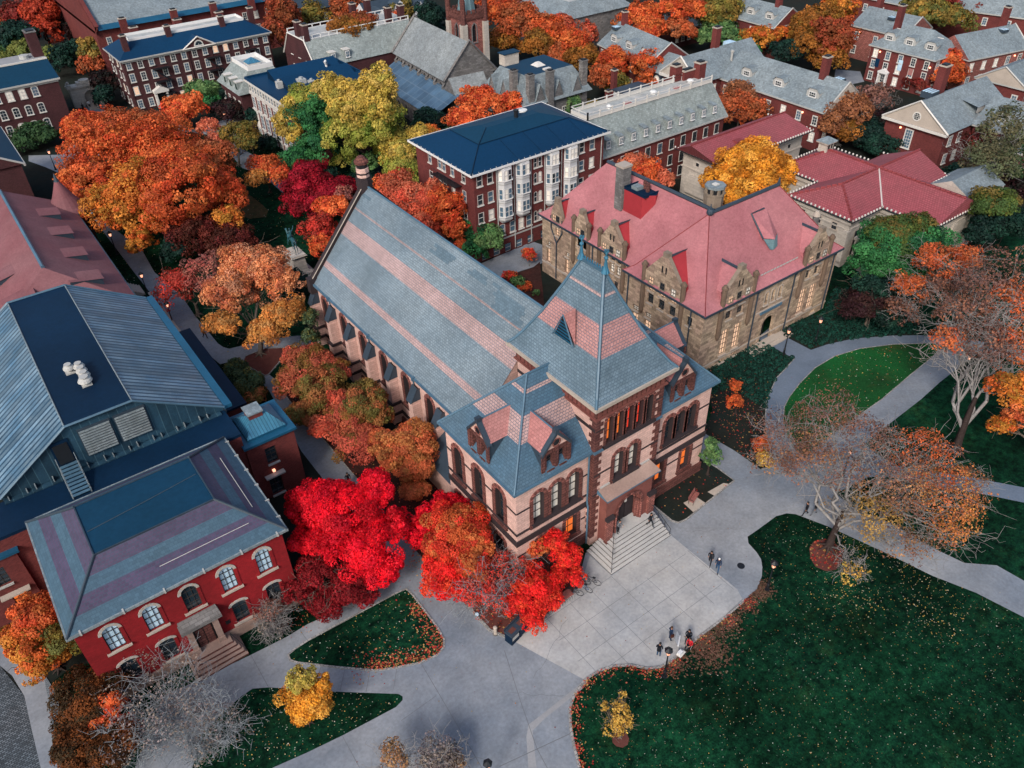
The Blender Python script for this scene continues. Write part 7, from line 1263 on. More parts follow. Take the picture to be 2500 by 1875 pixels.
for ax,p in [('W',y) for y in (114.2,118.3,122.0)]+[('S',x) for x in (87.8,92,96.3)]:
    mb=MB()
    if ax=='W': x=84.5; mb.poly([(x,p+1.2,6.6),(x,p-1.2,6.6),(x,p,9.8)],0); mb.poly([(x-.1,p-1.35,6.5),(x-.1,p,9.95),(x+2.2,p,9.95)],1); mb.poly([(x-.1,p+1.35,6.5),(x+2.2,p,9.95),(x-.1,p,9.95)],1)
    else: y=111.8; mb.poly([(p-1.2,y,6.6),(p+1.2,y,6.6),(p,y,9.8)],0); mb.poly([(p+1.35,y-.1,6.5),(p,y+2.2,9.95),(p,y-.1,9.95)][::-1],1); mb.poly([(p-1.35,y-.1,6.5),(p,y+2.2,9.95),(p,y-.1,9.95)],1)
    Mh.part('triangular_dormer',mb,['stone_grey','slate_grey'])
for x,y in ((85.2,116.2),(86.0,112.4),(90.0,111.9),(98.3,112.6)): chimney(Mh,x,y,5,12.0,1.2,1.0,'stone_grey','stone_grey')
mb=MB(); mb.box(87.2,121.5,10.9,90.4,123.2,12.9,0); mb.box(87.0,121.3,12.9,90.6,123.4,13.05,1); Mh.part('roof_cabin',mb,['stone_cream','roof_navy_mid']); mb=MB(); mb.frus((91.3,117.2,93.3,119.2),10.92,(92,117.9,92.6,118.5),11.5,0); mb.box(91.2,114.8,10.92,92.6,115.5,11.2); Mh.part('skylight',mb,['trim'])
Fb=Thing('low_flat_roofed_house','low white walled house with dark flat roof between two brick chimneys','building',107,107.6)
body(Fb,(103.9,105.2,110.2,110.2),-.2,5.9,['white_panel'],{'W':[(y,4.3,.7,.9,'r',dict(ba,pane='glass')) for y in (106.5,109)]},hole=False)
mb=MB(); mb.box(103.6,104.9,5.91,110.5,110.5,6.1); mb.box(100.6,104.0,3.2,103.58,110.0,3.4); Fb.part('roof',mb,['slate_dark'])
for x,y,z in ((101.0,108.5,7.0),(105.5,112.0,9.0)): chimney(Fb,x,y,0,z,.9,.9,'brick_rust')
# ================================================================ upper right slate roofed houses
ha=dict(trim=.13,depth=-.01,bars=(1,2),sill=.14,tm='trim',fm='sash_white',proud=.06)
def house(name,label,cx,cy,rot,L,Wd,ez,rz,rows,nL,nW,wm='brick_rust',dorm=3,hip=0,ch=(),sky=None,ped=None,roofm='slate_grey',lamps=(),side=-1,group=None):
    """local axes: long axis along local y (length L), width Wd along x; dormers on the -x slope"""
    T=Thing('slate_roofed_house' if name is None else name,label,'building',cx,cy,0,rot,local=True,group=group)
    r=(-Wd/2,-L/2,Wd/2,L/2); wl=[]
    for z in rows: wl+=[(y,z,.85,1.45,'r',ha) for y in lin(-L/2+1.3,L/2-1.3,nL)]
    ws=[(x,z,.85,1.45,'r',ha) for z in rows for x in lin(-Wd/2+1.6,Wd/2-1.6,nW)] if nW else []
    body(T,r,-.2,ez,[wm],{'W':wl,'S':ws},hole=False,rnd=rnb)
    e=(-Wd/2-.4,-L/2-.4,Wd/2+.4,L/2+.4); mb=MB()
    if hip: mb.frus(e,ez+.1,(0,-L/2+hip,.001,L/2-hip),rz,0,False)
    else: gable_roof(mb,e,ez+.1,rz,'y',0,1)
    T.part('roof',mb,[roofm,ped or wm])
    mb=MB(); ring(mb,(e[0]+.1,e[1]+.1,e[2]-.1,e[3]-.1),.12,ez-.12,ez+.12)
    if not hip:
        for y in (e[1]-.03,): mb.tube([(e[0],y,ez+.1),(0,y,rz+.05),(e[2],y,ez+.1)],[.15]*3,4)
    T.part('cornice',mb,['trim_dim'])
    for k,y in enumerate(lin(-L/2+L*.16,L/2-L*.2,dorm) if dorm else []):
        x=-Wd/2+1.3; zf=ez+.35+(1.3*(rz-ez)/(Wd/2)); mb=MB(); hwd=1.25
        pts=[(-hwd,zf-.1),(hwd,zf-.1),(hwd,zf+.75),(.7,zf+1.3),(-.7,zf+1.3),(-hwd,zf+.75)]
        mb.poly([(x,y-a,b) for a,b in pts],1)
        bx=x+2.9
        top=[(x-.12,y-hwd-.12,zf+.75),(x-.12,y-.75,zf+1.38),(x-.12,y+.75,zf+1.38),(x-.12,y+hwd+.12,zf+.75)]; bk=[(x+1.6,y-hwd-.12,zf+.95),(bx,y-.75,zf+1.5),(bx,y+.75,zf+1.5),(x+1.6,y+hwd+.12,zf+.95)]
        for q in range(3): mb.poly([top[q+1],top[q],bk[q],bk[q+1]],0)
        for s in (-1,1): mb.poly([(x,y+s*hwd,zf-.1),(x,y+s*hwd,zf+.75),(x+1.6,y+s*hwd,zf+.95)],1)
        mb.tube([(bx+.03,y-.6,zf+1.55),(bx+.03,y+.6,zf+1.55)],[.08,.08],4,2)
        o=T.part('dormer',mb,[roofm,'trim_dim','trim']); w_=winmesh(1.3,.8,'r',trim=.08,depth=-.01,bars=(2,1),sill=.06,tm='trim_white',fm='sash_white',pane='glass'); w=link('window',w_[0],o,(x-.02,y,zf-.02),-PI/2); link('pane',w_[1],w)
    for (x,y,z,s) in ch: chimney(T,x,y,ez,z,s,s*.8,'brick_rust')
    if sky: 
        mb=MB(); x,y=sky; z=ez+.1+(Wd/2+.4-abs(x))*(rz-ez-.1)/(Wd/2+.4); mb.box(x-.7,y-.8,z,x+.7,y+.8,z+.5,0)
        for k in range(3): mb.box(x-.72,y-.6+k*.5,z+.51,x+.6,y-.3+k*.5,z+.56,1)
        T.part('skylight',mb,['slate_dark','glass_sky'])
    for (x,y,z) in lamps: mb=MB(); mb.ball((x,y,z),.16,0,8,5); T.part('wall_lamp',mb,['lamp_hot'])
    return T
A_=house(None,'slate house with three dormers and tall brick chimney behind the orange trees, upper centre',122.2,121.5,-10,17.5,10.2,7,10.8,(4.8,1.8),5,3,ch=((0,7.5,13.2,1.1),),sky=(-1.6,8),dorm=3,lamps=((-5.3,2.5,6.2),))
T=Thing('slate_roofed_house','slate house whose cream pediment faces the long white railed roof','building',124,104.5)
body(T,(115.4,100.2,134,108.8),-.2,7,['brick_rust'],{'W':[(y,4.4,1.1,1.7,'r',dict(ha,bars=(3,3))) for y in (102.6,106.3)],'S':[(x,4.6,.85,1.4,'r',ha) for x in (120,124,128,131)]},hole=False,rnd=rnb)
mb=MB(); gable_roof(mb,(115.0,99.6,134.4,109.4),7.2,11.0,'x',0,1); T.part('roof',mb,['slate_grey','stone_cream']); mb=MB(); mb.tube([(114.9,99.5,7.2),(114.9,104.5,11.1),(114.9,109.5,7.2)],[.18]*3,4); mb.box(114.7,99.6,6.7,115.35,109.4,7.15); T.part('pediment_trim',mb,['trim']); chimney(T,124.5,104.9,9,14.6,1.3,1.1,'brick_rust'); mb=MB(); mb.box(128.5,104.8,9.8,130.3,106.4,10.9); T.part('skylight',mb,['glass_sky']); mb=MB(); mb.cyl(126.0,101.8,8.5,10.4,.22,n=8); mb.cyl(126,101.8,10.4,10.7,.35,n=8); T.part('flue',mb,['trim_dim']); mb=MB(); mb.ball((114.9,100.6,5.4),.2); T.part('wall_lamp',mb,['lamp_hot'])
T=Thing('slate_roofed_link','low slate roofed link with arched dormer left of the cream pediment','building',119,111)
body(T,(116.4,108.85,124,114),-.2,6.2,['slate_dark'],{'W':[(111.5,3.4,1.2,2.2,'a',ha)]},hole=False,rnd=rnb); mb=MB(); gable_roof(mb,(116,108.9,124.4,114.2),6.3,9.2,'y',0,1); T.part('roof',mb,['slate_grey','slate_dark'])
C_=house(None,'brick house with long three dormer slate roof and chimney, gable facing the red tiles',126.2,88.2,-1.5,23,10.0,6.9,11.0,(4.4,1.6),7,2,ped='stone_cream',ch=((-.2,-6.8,14.2,1.3),),sky=(1.0,-9.2),dorm=3,lamps=((-5.2,-7.6,5.9),(-5.2,3.5,5.9)))
D_=house('banner_house','red brick house hung with student banners, white doorcase and three slate dormers',165,87.2,0,13.8,10.0,7.0,10.9,(5.0,2.9,.6),5,2,ch=((0,5.2,14.2,1.3),),dorm=3,hip=4.2,lamps=((-5.2,4.6,6.2),(-5.2,-6.5,5.6)))
for y,z,m_,h_ in ((91.9,4.2,'roof_navy',1.6),(86.9,5.0,'glass_sky',2.0),(84.4,3.9,'tile_rose',1.2)):
    mb=MB(); mb.box(159.86,y-.45,z-h_+.6,159.9,y+.45,z+.6); D_.local=True; o=link('banner',mb.mesh('banner',[m_],(165,87.2,0)),D_.o)
mb=MB(); mb.box(-5.6,1.7,0,-5.02,2.0,2.4); mb.box(-5.6,3.4,0,-5.02,3.7,2.4); mb.box(-5.7,1.6,2.4,-5.02,3.8,2.7); mb.poly([(-5.7,3.9,2.7),(-5.7,1.5,2.7),(-5.7,2.7,3.4)]); mb.poly([(-5.7,1.5,2.7),(-5.02,1.5,2.7),(-5.02,2.7,3.4),(-5.7,2.7,3.4)]); mb.poly([(-5.02,3.9,2.7),(-5.7,3.9,2.7),(-5.7,2.7,3.4),(-5.02,2.7,3.4)]); D_.part('doorcase',mb,['trim_white'])
house(None,'low slate roofed wing running right from the banner house toward the corner of the view',176,80,78,16,9,6.3,10.0,(4.0,1.4),5,2,wm='stone_rose',dorm=0,ch=((1,-6,13.4,1.2),),sky=(-1.0,-4),lamps=((-4.6,-5,5.4),))
# gabled brick wing with round window
E_=Thing('gabled_brick_house','brick house with pale gable and round window, tall chimney and rooftop skylight','building',141,64)
body(E_,(127.4,58.7,146,69.1),-.2,6.8,['brick_rust'],{'W':[(64.6,2.9,1.2,3.0,'r',dict(ha,bars=(2,5)))],'S':[(129.3,4.6,.9,1.5,'r',ha),(132,4.6,.9,1.5,'r',ha),(129.3,1.6,.9,1.5,'r',ha),(132,1.6,.9,1.5,'r',ha)]},hole=False,rnd=rnb)
mb=MB(); gable_roof(mb,(127.0,58.2,146.4,69.6),7.0,10.8,'x',0,1); E_.part('roof',mb,['slate_grey','stone_pale'])
mb=MB(); mb.tube([(126.9,58.1,7),(126.9,63.9,10.9),(126.9,69.7,7)],[.17]*3,4); mb.box(126.7,58.2,6.6,127.35,69.6,6.95); E_.part('pediment_trim',mb,['trim'])
mb=MB()
for k in range(14): a=2*PI*k/14; b=2*PI*(k+1)/14; mb.poly([(126.95,63.9-.75*math.cos(a),8.4+.75*math.sin(a)),(126.95,63.9-.75*math.cos(b),8.4+.75*math.sin(b)),(126.95,63.9-.55*math.cos(b),8.4+.55*math.sin(b)),(126.95,63.9-.55*math.cos(a),8.4+.55*math.sin(a))],0)
mb.poly([(126.97,63.9-.56*math.cos(2*PI*k/14),8.4+.56*math.sin(2*PI*k/14)) for k in range(14)],1)
for k in range(3): mb.box(126.9,63.9-.5,8.1+k*.28,126.96,63.9+.5,8.14+k*.28,0); mb.box(126.9,63.5+k*.38,7.9,126.96,63.54+k*.38,8.9,0)
E_.part('round_window',mb,['trim','glass']); chimney(E_,134.8,65.6,9,14.6,1.6,1.3,'brick_rust'); mb=MB(); mb.box(131.3,64.6,9.9,133.4,66.6,10.9,0)
for k in range(4): mb.box(131.25,64.7+k*.48,10.91,133.3,64.95+k*.48,10.98,1)
E_.part('skylight',mb,['slate_dark','glass_sky']); mb=MB(); mb.ball((127.2,66.2,5.9),.16); E_.part('wall_lamp',mb,['lamp_hot'])
for xx in (137.5,): mb=MB(); mb.poly([(xx-1.2,59.2,8.0),(xx+1.2,59.2,8.0),(xx+1.2,59.2,9.0),(xx-1.2,59.2,9.0)],1); mb.poly([(xx-1.3,59.0,9.05),(xx+1.3,59.0,9.05),(xx+1.3,62.4,9.6),(xx-1.3,62.4,9.6)],0); E_.part('dormer',mb,['slate_grey','trim_dim'])
house(None,'brick wing with slate roof running toward the right edge behind the pale barked tree',140.3,50.4,2,16,10.4,6.8,10.3,(4.4,1.2),5,2,dorm=2,wm='brick_rust')
house(None,'small slate house with pale gable at the right edge beside the banner house',164,65.5,-90,14,9.0,6.8,9.8,(4.0,),3,2,ped='stone_pale',dorm=0,ch=(),wm='brick_rust',lamps=((4.0,-5,5),))
# houses along the top edge
house(None,'grey three dormer slate house at the top edge, left of the orange dome tree',161,124,-2,17,9.5,6.8,10.2,(4.4,),4,2,dorm=3,ch=((0,-5,13.4,1.3),))
house(None,'pale brick house with lit entrance behind the big orange dome tree, top right',176,100,0,12,10,6.6,9.8,(4.0,1.2),3,2,wm='stone_rose',dorm=0,ch=((1,4.5,12.8,1.3),),sky=(-2,-1),lamps=((-5.1,-4.5,4.8),(-5.1,4,5.6)))
house(None,'slate house at the top edge behind the pale brick house with the lit entrance',196,112,0,20,10,7.4,11,(4.6,),5,2,dorm=2,ch=((0,-2,14,1.3),),lamps=((-5.2,3,5.5),))
house(None,'slate roofed house behind the yellow green tree in the top right',205,93,15,22,11,7.0,11,(4.6,),5,2,dorm=0,ch=((0,3,14.5,1.3),),sky=(-1,-6))
T=Thing('plant_roofed_hall','wide grey roofed hall with white rooftop machinery at the top edge','building',131,156)
body(T,(122.5,148.5,144,166),-.2,7.6,['stone_grey'],{'W':[(y,4.5,.9,1.5,'r',ba) for y in lin(150,164,6)]},hole=False,rnd=rnb)
mb=MB(); mb.frus((122,148,144.5,166.5),7.7,(127,151,140,163),10.6,0,True,1); T.part('roof',mb,['slate_grey','deck_grey'])
for x,y,sx,sz in ((129,156,1.8,2.2),(132.5,154,1.6,1.6),(135.8,153,1.4,2.4),(131,160,2.0,1.2)): mb=MB(); mb.box(x-sx,y-1.3,10.6,x+sx,y+1.3,10.6+sz,0); mb.box(x-sx*.6,y-.8,10.6+sz,x+sx*.6,y+.8,10.9+sz,1); T.part('roof_plant',mb,['trim','deck_grey'])
mb=MB(); mb.cyl(138.4,152.4,10.6,13.4,.9,n=10); mb.cyl(138.4,152.4,13.4,14.4,.95,.1,10); T.part('cupola',mb,['trim_white'])
T=Thing('white_gabled_house','white clapboard house with dark roof and twin gables at the top edge','house',99,187)
body(T,(92,182,108,190),-.2,6.4,['white_panel'],{'S':[(x,z,.8,1.3,'r',ha) for x in (94,97,100,103,106) for z in (3.6,.8)]},hole=False,rnd=rnb); mb=MB(); gable_roof(mb,(91.6,181.6,108.4,190.4),6.5,9.8,'x',0,1); T.part('roof',mb,['slate_dark','white_panel'])
for x in (94.2,104.8): mb=MB(); mb.box(x-1.9,180.2,0,x+1.9,181.95,6.4,1); gable_roof(mb,(x-2.1,180.0,x+2.1,184.5),6.4,9.2,'y',0,1); T.part('gable_bay',mb,['slate_dark','white_panel'])
mb=MB(); mb.box(98.3,180.6,7.6,100.7,183.4,9.0,0); gable_roof(mb,(98.1,180.5,100.9,184.5),9.0,10.2,'y',1,0); T.part('dormer',mb,['white_panel','slate_dark'])
for (x,y,w_,d_,h_,lb) in ((85,200,14,9,8,'dark brick house between the gambrel hall and the white gabled house'),(150,140,9,9,4,'glass roofed court between upper right trees')):
    T=Thing('brick_house',lb,'building',x,y); body(T,(x-w_/2,y-d_/2,x+w_/2,y+d_/2),-.2,h_,['brick_dark'],{'S':[(q,h_-2.6,.8,1.4,'r',ba) for q in lin(x-w_/2+1.5,x+w_/2-1.5,4)]},hole=False,rnd=rnb); mb=MB(); mb.frus((x-w_/2-.3,y-d_/2-.3,x+w_/2+.3,y+d_/2+.3),h_,(x-w_/4,y-.1,x+w_/4,y+.1),h_+2.6,0); T.part('roof',mb,['slate_green' if h_<5 else 'slate_dark']); 
    if h_>5: chimney(T,x-5,y+2,h_,h_+5,1.2,1,'brick_dark')
# ================================================================ trees
PAL={'or':[(.70,.125,.035),(.74,.165,.05),(.56,.075,.025),(.64,.17,.045),(.46,.09,.03)],'oy':[(.68,.20,.035),(.66,.26,.045),(.38,.17,.025),(.62,.13,.03)],'ob':[(.50,.12,.045),(.42,.13,.05),(.56,.12,.04)],
'or2':[(.74,.14,.04),(.78,.20,.06),(.62,.08,.03)],'or3':[(.66,.15,.05),(.56,.11,.04),(.70,.20,.07)],'rd':[(.70,.03,.02)],'rd2':[(.60,.05,.035),(.45,.06,.04)],'rd3':[(.52,.07,.03),(.42,.05,.025)],'rd4':[(.66,.06,.03),(.60,.12,.035),(.72,.05,.03),(.55,.16,.05)],
'pk':[(.48,.18,.13),(.36,.14,.12),(.42,.10,.08)],'pk2':[(.78,.24,.13),(.70,.17,.09)],'pk3':[(.66,.13,.07),(.56,.15,.08),(.60,.09,.05)],'pe':[(.80,.33,.15),(.76,.26,.10),(.66,.30,.17),(.60,.17,.08)],'py':[(.70,.32,.08),(.66,.25,.06),(.58,.30,.10)],
'cr':[(.30,.006,.018),(.38,.010,.028),(.20,.006,.014)],'sc':[(.86,.006,.022),(.80,.010,.035),(.92,.015,.035),(.66,.004,.018)],'sc2':[(.85,.022,.022),(.75,.03,.022),(.80,.07,.03)],'sc3':[(.70,.05,.035),(.5,.10,.07)],'wi':[(.26,.010,.016),(.34,.018,.026),(.18,.008,.012)],
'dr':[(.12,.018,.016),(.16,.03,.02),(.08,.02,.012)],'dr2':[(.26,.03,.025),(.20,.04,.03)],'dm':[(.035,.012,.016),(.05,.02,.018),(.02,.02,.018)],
'yl':[(.60,.42,.085),(.66,.47,.12),(.50,.38,.07),(.44,.38,.08)],'yg':[(.26,.30,.05),(.36,.36,.07),(.18,.26,.045),(.45,.38,.08)],'yg2':[(.16,.20,.05),(.22,.24,.06)],'go':[(.78,.34,.035),(.74,.28,.03),(.82,.42,.07),(.60,.24,.03)],'ye':[(.70,.45,.10),(.62,.36,.07)],'ye2':[(.62,.42,.10),(.55,.30,.07)],
'gr':[(.035,.17,.055),(.055,.22,.07),(.022,.11,.045)],'gr2':[(.12,.24,.08),(.18,.30,.11),(.07,.17,.06)],'gr3':[(.035,.085,.035),(.05,.11,.04)],'gb':[(.10,.14,.03),(.16,.12,.03),(.06,.11,.03)],'gf':[(.05,.09,.045),(.09,.13,.06),(.10,.10,.03)],
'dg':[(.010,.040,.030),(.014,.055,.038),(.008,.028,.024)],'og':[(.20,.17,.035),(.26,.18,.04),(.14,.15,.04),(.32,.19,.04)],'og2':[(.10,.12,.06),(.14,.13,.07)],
'br':[(.32,.12,.022),(.40,.15,.03),(.20,.09,.02),(.28,.14,.025)],'rb':[(.36,.07,.03),(.28,.08,.03)],'rb2':[(.34,.13,.06),(.26,.10,.05),(.40,.16,.07)],'db':[(.14,.045,.012),(.09,.035,.012),(.20,.06,.015),(.06,.035,.015)],
'co':[(.56,.14,.07),(.46,.12,.06),(.24,.12,.03),(.58,.11,.07)],'co2':[(.70,.19,.075),(.60,.14,.055),(.50,.19,.06)],'cg':[(.22,.15,.04),(.42,.13,.05),(.14,.12,.03),(.36,.15,.05)],
'tn':[(.25,.12,.10),(.3,.14,.10)],'tg':[(.30,.24,.2),(.25,.2,.2)],'ta':[(.45,.26,.12),(.4,.2,.1)],'tr':[(.22,.11,.085),(.19,.10,.085),(.30,.13,.08)],'tr2':[(.30,.14,.085),(.23,.11,.085),(.40,.20,.09)],'oy2':[(.58,.20,.06),(.50,.15,.06),(.62,.28,.08)],'oy3':[(.45,.28,.08),(.35,.2,.06)]}
def tubes_mesh(segs,n=4):
    """segs: array (k,8): p0,p1,r0,r1 -> joined open tubes"""
    S=np.array(segs,dtype=np.float64); p0,p1=S[:,0:3],S[:,3:6]; d=p1-p0; d/=np.linalg.norm(d,axis=1,keepdims=True)+1e-9
    a=np.cross(d,np.where(np.abs(d[:,2:3])>.9,[[1.,0,0]],[[0,0,1.]])); a/=np.linalg.norm(a,axis=1,keepdims=True)+1e-9; b=np.cross(d,a); k=len(S); V=np.zeros((k,2*n,3))
    for j in range(n):
        o=a*math.cos(2*PI*j/n)+b*math.sin(2*PI*j/n); V[:,j]=p0+o*S[:,6:7]; V[:,n+j]=p1+o*S[:,7:8]
    F=np.array([[j,(j+1)%n,n+(j+1)%n,n+j] for j in range(n)]); F=(F[None]+np.arange(k)[:,None,None]*2*n).reshape(-1,4)
    return V.reshape(-1,3),F
def segmesh(name,segs,matn,off,n=4):
    V,F=tubes_mesh(segs,n); V=V-np.array(off); me=bpy.data.meshes.new(name); me.vertices.add(len(V)); me.vertices.foreach_set('co',V.astype(np.float32).ravel()); me.loops.add(F.size); me.loops.foreach_set('vertex_index',F.astype(np.int32).ravel())
    me.polygons.add(len(F)); me.polygons.foreach_set('loop_start',np.arange(0,F.size,4,dtype=np.int32)); me.update(calc_edges=True); me.polygons.foreach_set('use_smooth',[True]*len(F)); me.materials.append(MATS[matn]); me.validate(); return me
def tree(spec,idx):
    kind,label,(bx,by),lobes,dens,bare,leafk,grp=spec
    rng=np.random.default_rng(100+idx); root=link(kind,None,None,(bx,by,0)); root.empty_display_size=.5
    cat='shrub' if ('shrub' in kind or 'bush' in kind) else 'tree'
    tag(root,label,cat)
    base=np.array([bx,by,0.]); L=np.array([[l[0],l[1],l[2],l[3],l[4]] for l in lobes]); vol=L[:,3]**3; cen=(L[:,:3]*vol[:,None]).sum(0)/vol.sum()
    top=max(L[:,2]+L[:,4]); shrub=cat=='shrub'; dist=math.sqrt(cen[0]**2+cen[1]**2+(CAMH-cen[2])**2)
    # ---- trunk and limbs
    segs=[]; tr=max(.05,.026*top*(1 if not shrub else .45)); fz=(cen[2]-0)*.38 if not shrub else .25
    fork=base+(cen-base)*(.22 if bare<2 else .08); fork[2]=max(.2,fz); mid=(base+fork)/2+rng.normal(size=3)*.06*top*.2
    segs+= [[*base,*mid,tr*1.35,tr],[*mid,*fork,tr,tr*.85]]
    for k in range(6 if not shrub else 0):
        a=k*PI/3+rng.uniform(0,.5); e=base+np.array([math.cos(a),math.sin(a),0])*tr*3.2; segs.append([*(base+[0,0,tr*1.5]),*e,tr*.6,tr*.15])
    def path(p,q,r0,r1,n,wob,arc=0):
        Ln=np.linalg.norm(q-p); pts=[p+(q-p)*t+np.array([0,0,1.])*arc*Ln*math.sin(PI*min(1,t*1.1)) for t in np.linspace(0,1,n+1)]
        for i in range(1,n): pts[i]=pts[i]+rng.normal(size=3)*wob*Ln; 
        for i in range(n): a,b=i/n,(i+1)/n; segs.append([*pts[i],*pts[i+1],r0+(r1-r0)*a,r0+(r1-r0)*b])
        return pts
    tb=bare>1 and not shrub
    if tb:
        segs=[]; tp=[base]; H0=cen[2]*.62; ln=(cen-base)*.10; ln[2]=0
        for q in (.3,.6,1.0): tp.append(base+ln*q+np.array([rng.normal()*.10,rng.normal()*.10,H0*q]))
        rr=[tr*1.25,tr*.95,tr*.8,tr*.5]
        for q in range(3): segs.append([*tp[q],*tp[q+1],rr[q],rr[q+1]])
        for k in range(7): a=k*PI/3.5; segs.append([*(base+[0,0,tr*1.8]),*(base+np.array([math.cos(a),math.sin(a),0])*tr*3.4),tr*.55,tr*.12])
    ntr=len(segs)
    for l in L:
        c=l[:3]; r=l[3:5]; lr=tr*(.62 if bare<2 else .42)*min(1,(l[3]/max(L[:,3])) +.25)
        if tb:
            q=rng.uniform(.38,.98); i=0 if q<.3 else 1 if q<.6 else 2; t0=(0,.3,.6)[i]; w_=(.3,.3,.4)[i]; st=tp[i]+(tp[i+1]-tp[i])*(q-t0)/w_
            pts=path(st,c-np.array([0,0,r[1]*.1]),lr*1.2,lr*.4,6,.045,.07)
        else:
            st=fork+(base-fork)*rng.uniform(0,.25); pts=path(st,c-np.array([0,0,r[1]*.35]),lr,lr*.45,4,.05)
        nseg=len(pts)-1
        n1=6+int(bare*3.5) if not shrub else 12+int(bare*3); 
        for k in range(n1):
            s=pts[rng.integers(1 if bare<2 else 2,nseg+1)]; d=rng.normal(size=3); d[2]=abs(d[2])*.8-.15; d/=np.linalg.norm(d); q=c+d*np.array([r[0],r[0],r[1]])*rng.uniform(.75,1.05); 
            p2=path(s,q,lr*.32,lr*.08,3 if bare<2 else 4,.07 if bare<2 else .10)
            if bare:
                n2=3+bare if not shrub else 4+bare//2
                for j in range(n2):
                    s2=p2[rng.integers(1,len(p2))]; e=s2+(rng.normal(size=3)*np.array([1,1,.75])+d*.7)*(.22*r[0]+.15); p3=path(s2,e,max(.018,min(.04,lr*.14)),.010,2,.12)
                    if bare>1:
                        for jj in range(2 if not shrub else 3): s3=p3[rng.integers(1,3)]; e3=s3+(rng.normal(size=3)+d*.5)*(.10*r[0]+.08); segs.append([*s3,*e3,.010,.006])
    # thin branches must stay visible: real twigs of 2 to 4 cm
    S=np.array(segs); mn=.008 if dist<80 else .014; S[:,6:8]=np.maximum(S[:,6:8],mn)
    bm_='bark_ash' if kind=='bare_bush' and 'tan' not in label else 'bark_grey' if (bare>1 or 'pale' in label) else 'bark_tan' if bare else 'bark'
    nd=ntr if (bare>1 and not shrub) else len(S)
    link('trunk' if not shrub else 'stems',segmesh('trunk',S[:nd],'bark' if (bare>1 and not shrub and 'pale' not in label) else bm_,(bx,by,0),6 if dist<90 else 4),root)
    if nd<len(S): link('limbs',segmesh('limbs',S[nd:],bm_,(bx,by,0),4),root)
    # ---- crown of leaves
    C_,N_,Cl_,Sz_=[],[],[],[]
    leaf=max(.13,dist*.0020)*leafk
    for l,lb in zip(L,lobes):
        c=l[:3]; rx,rz=l[3],l[4]; area=4*PI*((rx*rx*2+rz*rx)/3 if rz<rx else rx*rx); n=int(dens*area*1.9/(leaf*leaf*.55)); n=min(n,24000)
        if n<8: n=8
        pr=max(.15,min(.27*rx,1.0)); npf=max(8,int(area/(pr*pr*1.8))); 
        if dens<.5: npf=int(npf*.75); 
        d=rng.normal(size=(npf,3)); d/=np.linalg.norm(d,axis=1,keepdims=True); d[:,2]=np.where(d[:,2]<-.45,-d[:,2],d[:,2])
        R=np.array([rx,rx,rz]); ph=rng.uniform(0,6.3,(5,3)); kf=rng.normal(size=(5,3))*2.4; lump=1+.13*sum(np.sin(d@kf[q]+ph[q,0]) for q in range(5))[:,None]; pc=c+d*R*rng.uniform(.50,.84,(npf,1))*lump; pc[:,2]=np.maximum(pc[:,2],.25)
        prr=pr*rng.uniform(.5,1.25,npf); pal=np.array(PAL[lb[5]]); pcol=pal[rng.integers(0,len(pal),npf)]*rng.uniform(.62,1.22,(npf,1))
        w=prr**2; w/=w.sum(); k=rng.choice(npf,n,p=w); u=rng.normal(size=(n,3)); u/=np.linalg.norm(u,axis=1,keepdims=True); u=u+d[k]*.45; u/=np.linalg.norm(u,axis=1,keepdims=True)
        rad=prr[k]*rng.uniform(.55,1.06,n)**.6; ce=pc[k]+u*rad[:,None]*np.array([1,1,.8]); ce[:,2]=np.maximum(ce[:,2],.1)
        nr=u*.9+d[k]*.5+rng.normal(size=(n,3))*.55+np.array([0,0,.25])
        C_.append(ce); N_.append(nr); Cl_.append(pcol[k]*rng.uniform(.72,1.25,(n,1))); Sz_.append(leaf*rng.uniform(.5,1.5,n))
    ce=np.vstack(C_); o=quads('crown' if not shrub else 'foliage',ce-np.array([bx,by,0]),np.vstack(N_),np.concatenate(Sz_),np.vstack(Cl_),parent=root,rng=rng)
    return len(ce)
tot=0
for i_,sp_ in enumerate(TREES): tot+=tree(sp_,i_)
print('leaves',tot)
# ================================================================ lamp posts
def lamp_proto(label,x,y,h=3.7):
    T=Thing('lamp_post',label,'lamp post',x,y,0,0,local=True,group='black lantern posts along the walks')
    mb=MB(); mb.cyl(0,0,0,.12,.22,n=10); mb.cyl(0,0,.12,.75,.13,.10,10); mb.cyl(0,0,.75,.85,.14,.09,10); mb.cyl(0,0,.85,h-.75,.07,.05,8); mb.cyl(0,0,h-.78,h-.70,.10,.14,8); T.part('post',mb,['iron'])
    mb=MB(); mb.cyl(0,0,h-.70,h-.22,.13,.21,6); T.part('lantern_glass',mb,['lamp_glow'])
    mb=MB(); mb.cyl(0,0,h-.22,h-.17,.34,.34,6); mb.cyl(0,0,h-.17,h+.06,.32,.08,6); mb.ball((0,0,h+.1),.06,0,6,4)
    for k in range(6): a=k*PI/3; mb.tube([(.13*math.cos(a),.13*math.sin(a),h-.70),(.21*math.cos(a),.21*math.sin(a),h-.2)],[.015,.018],4)
    T.part('lantern_cap',mb,['iron']); return T
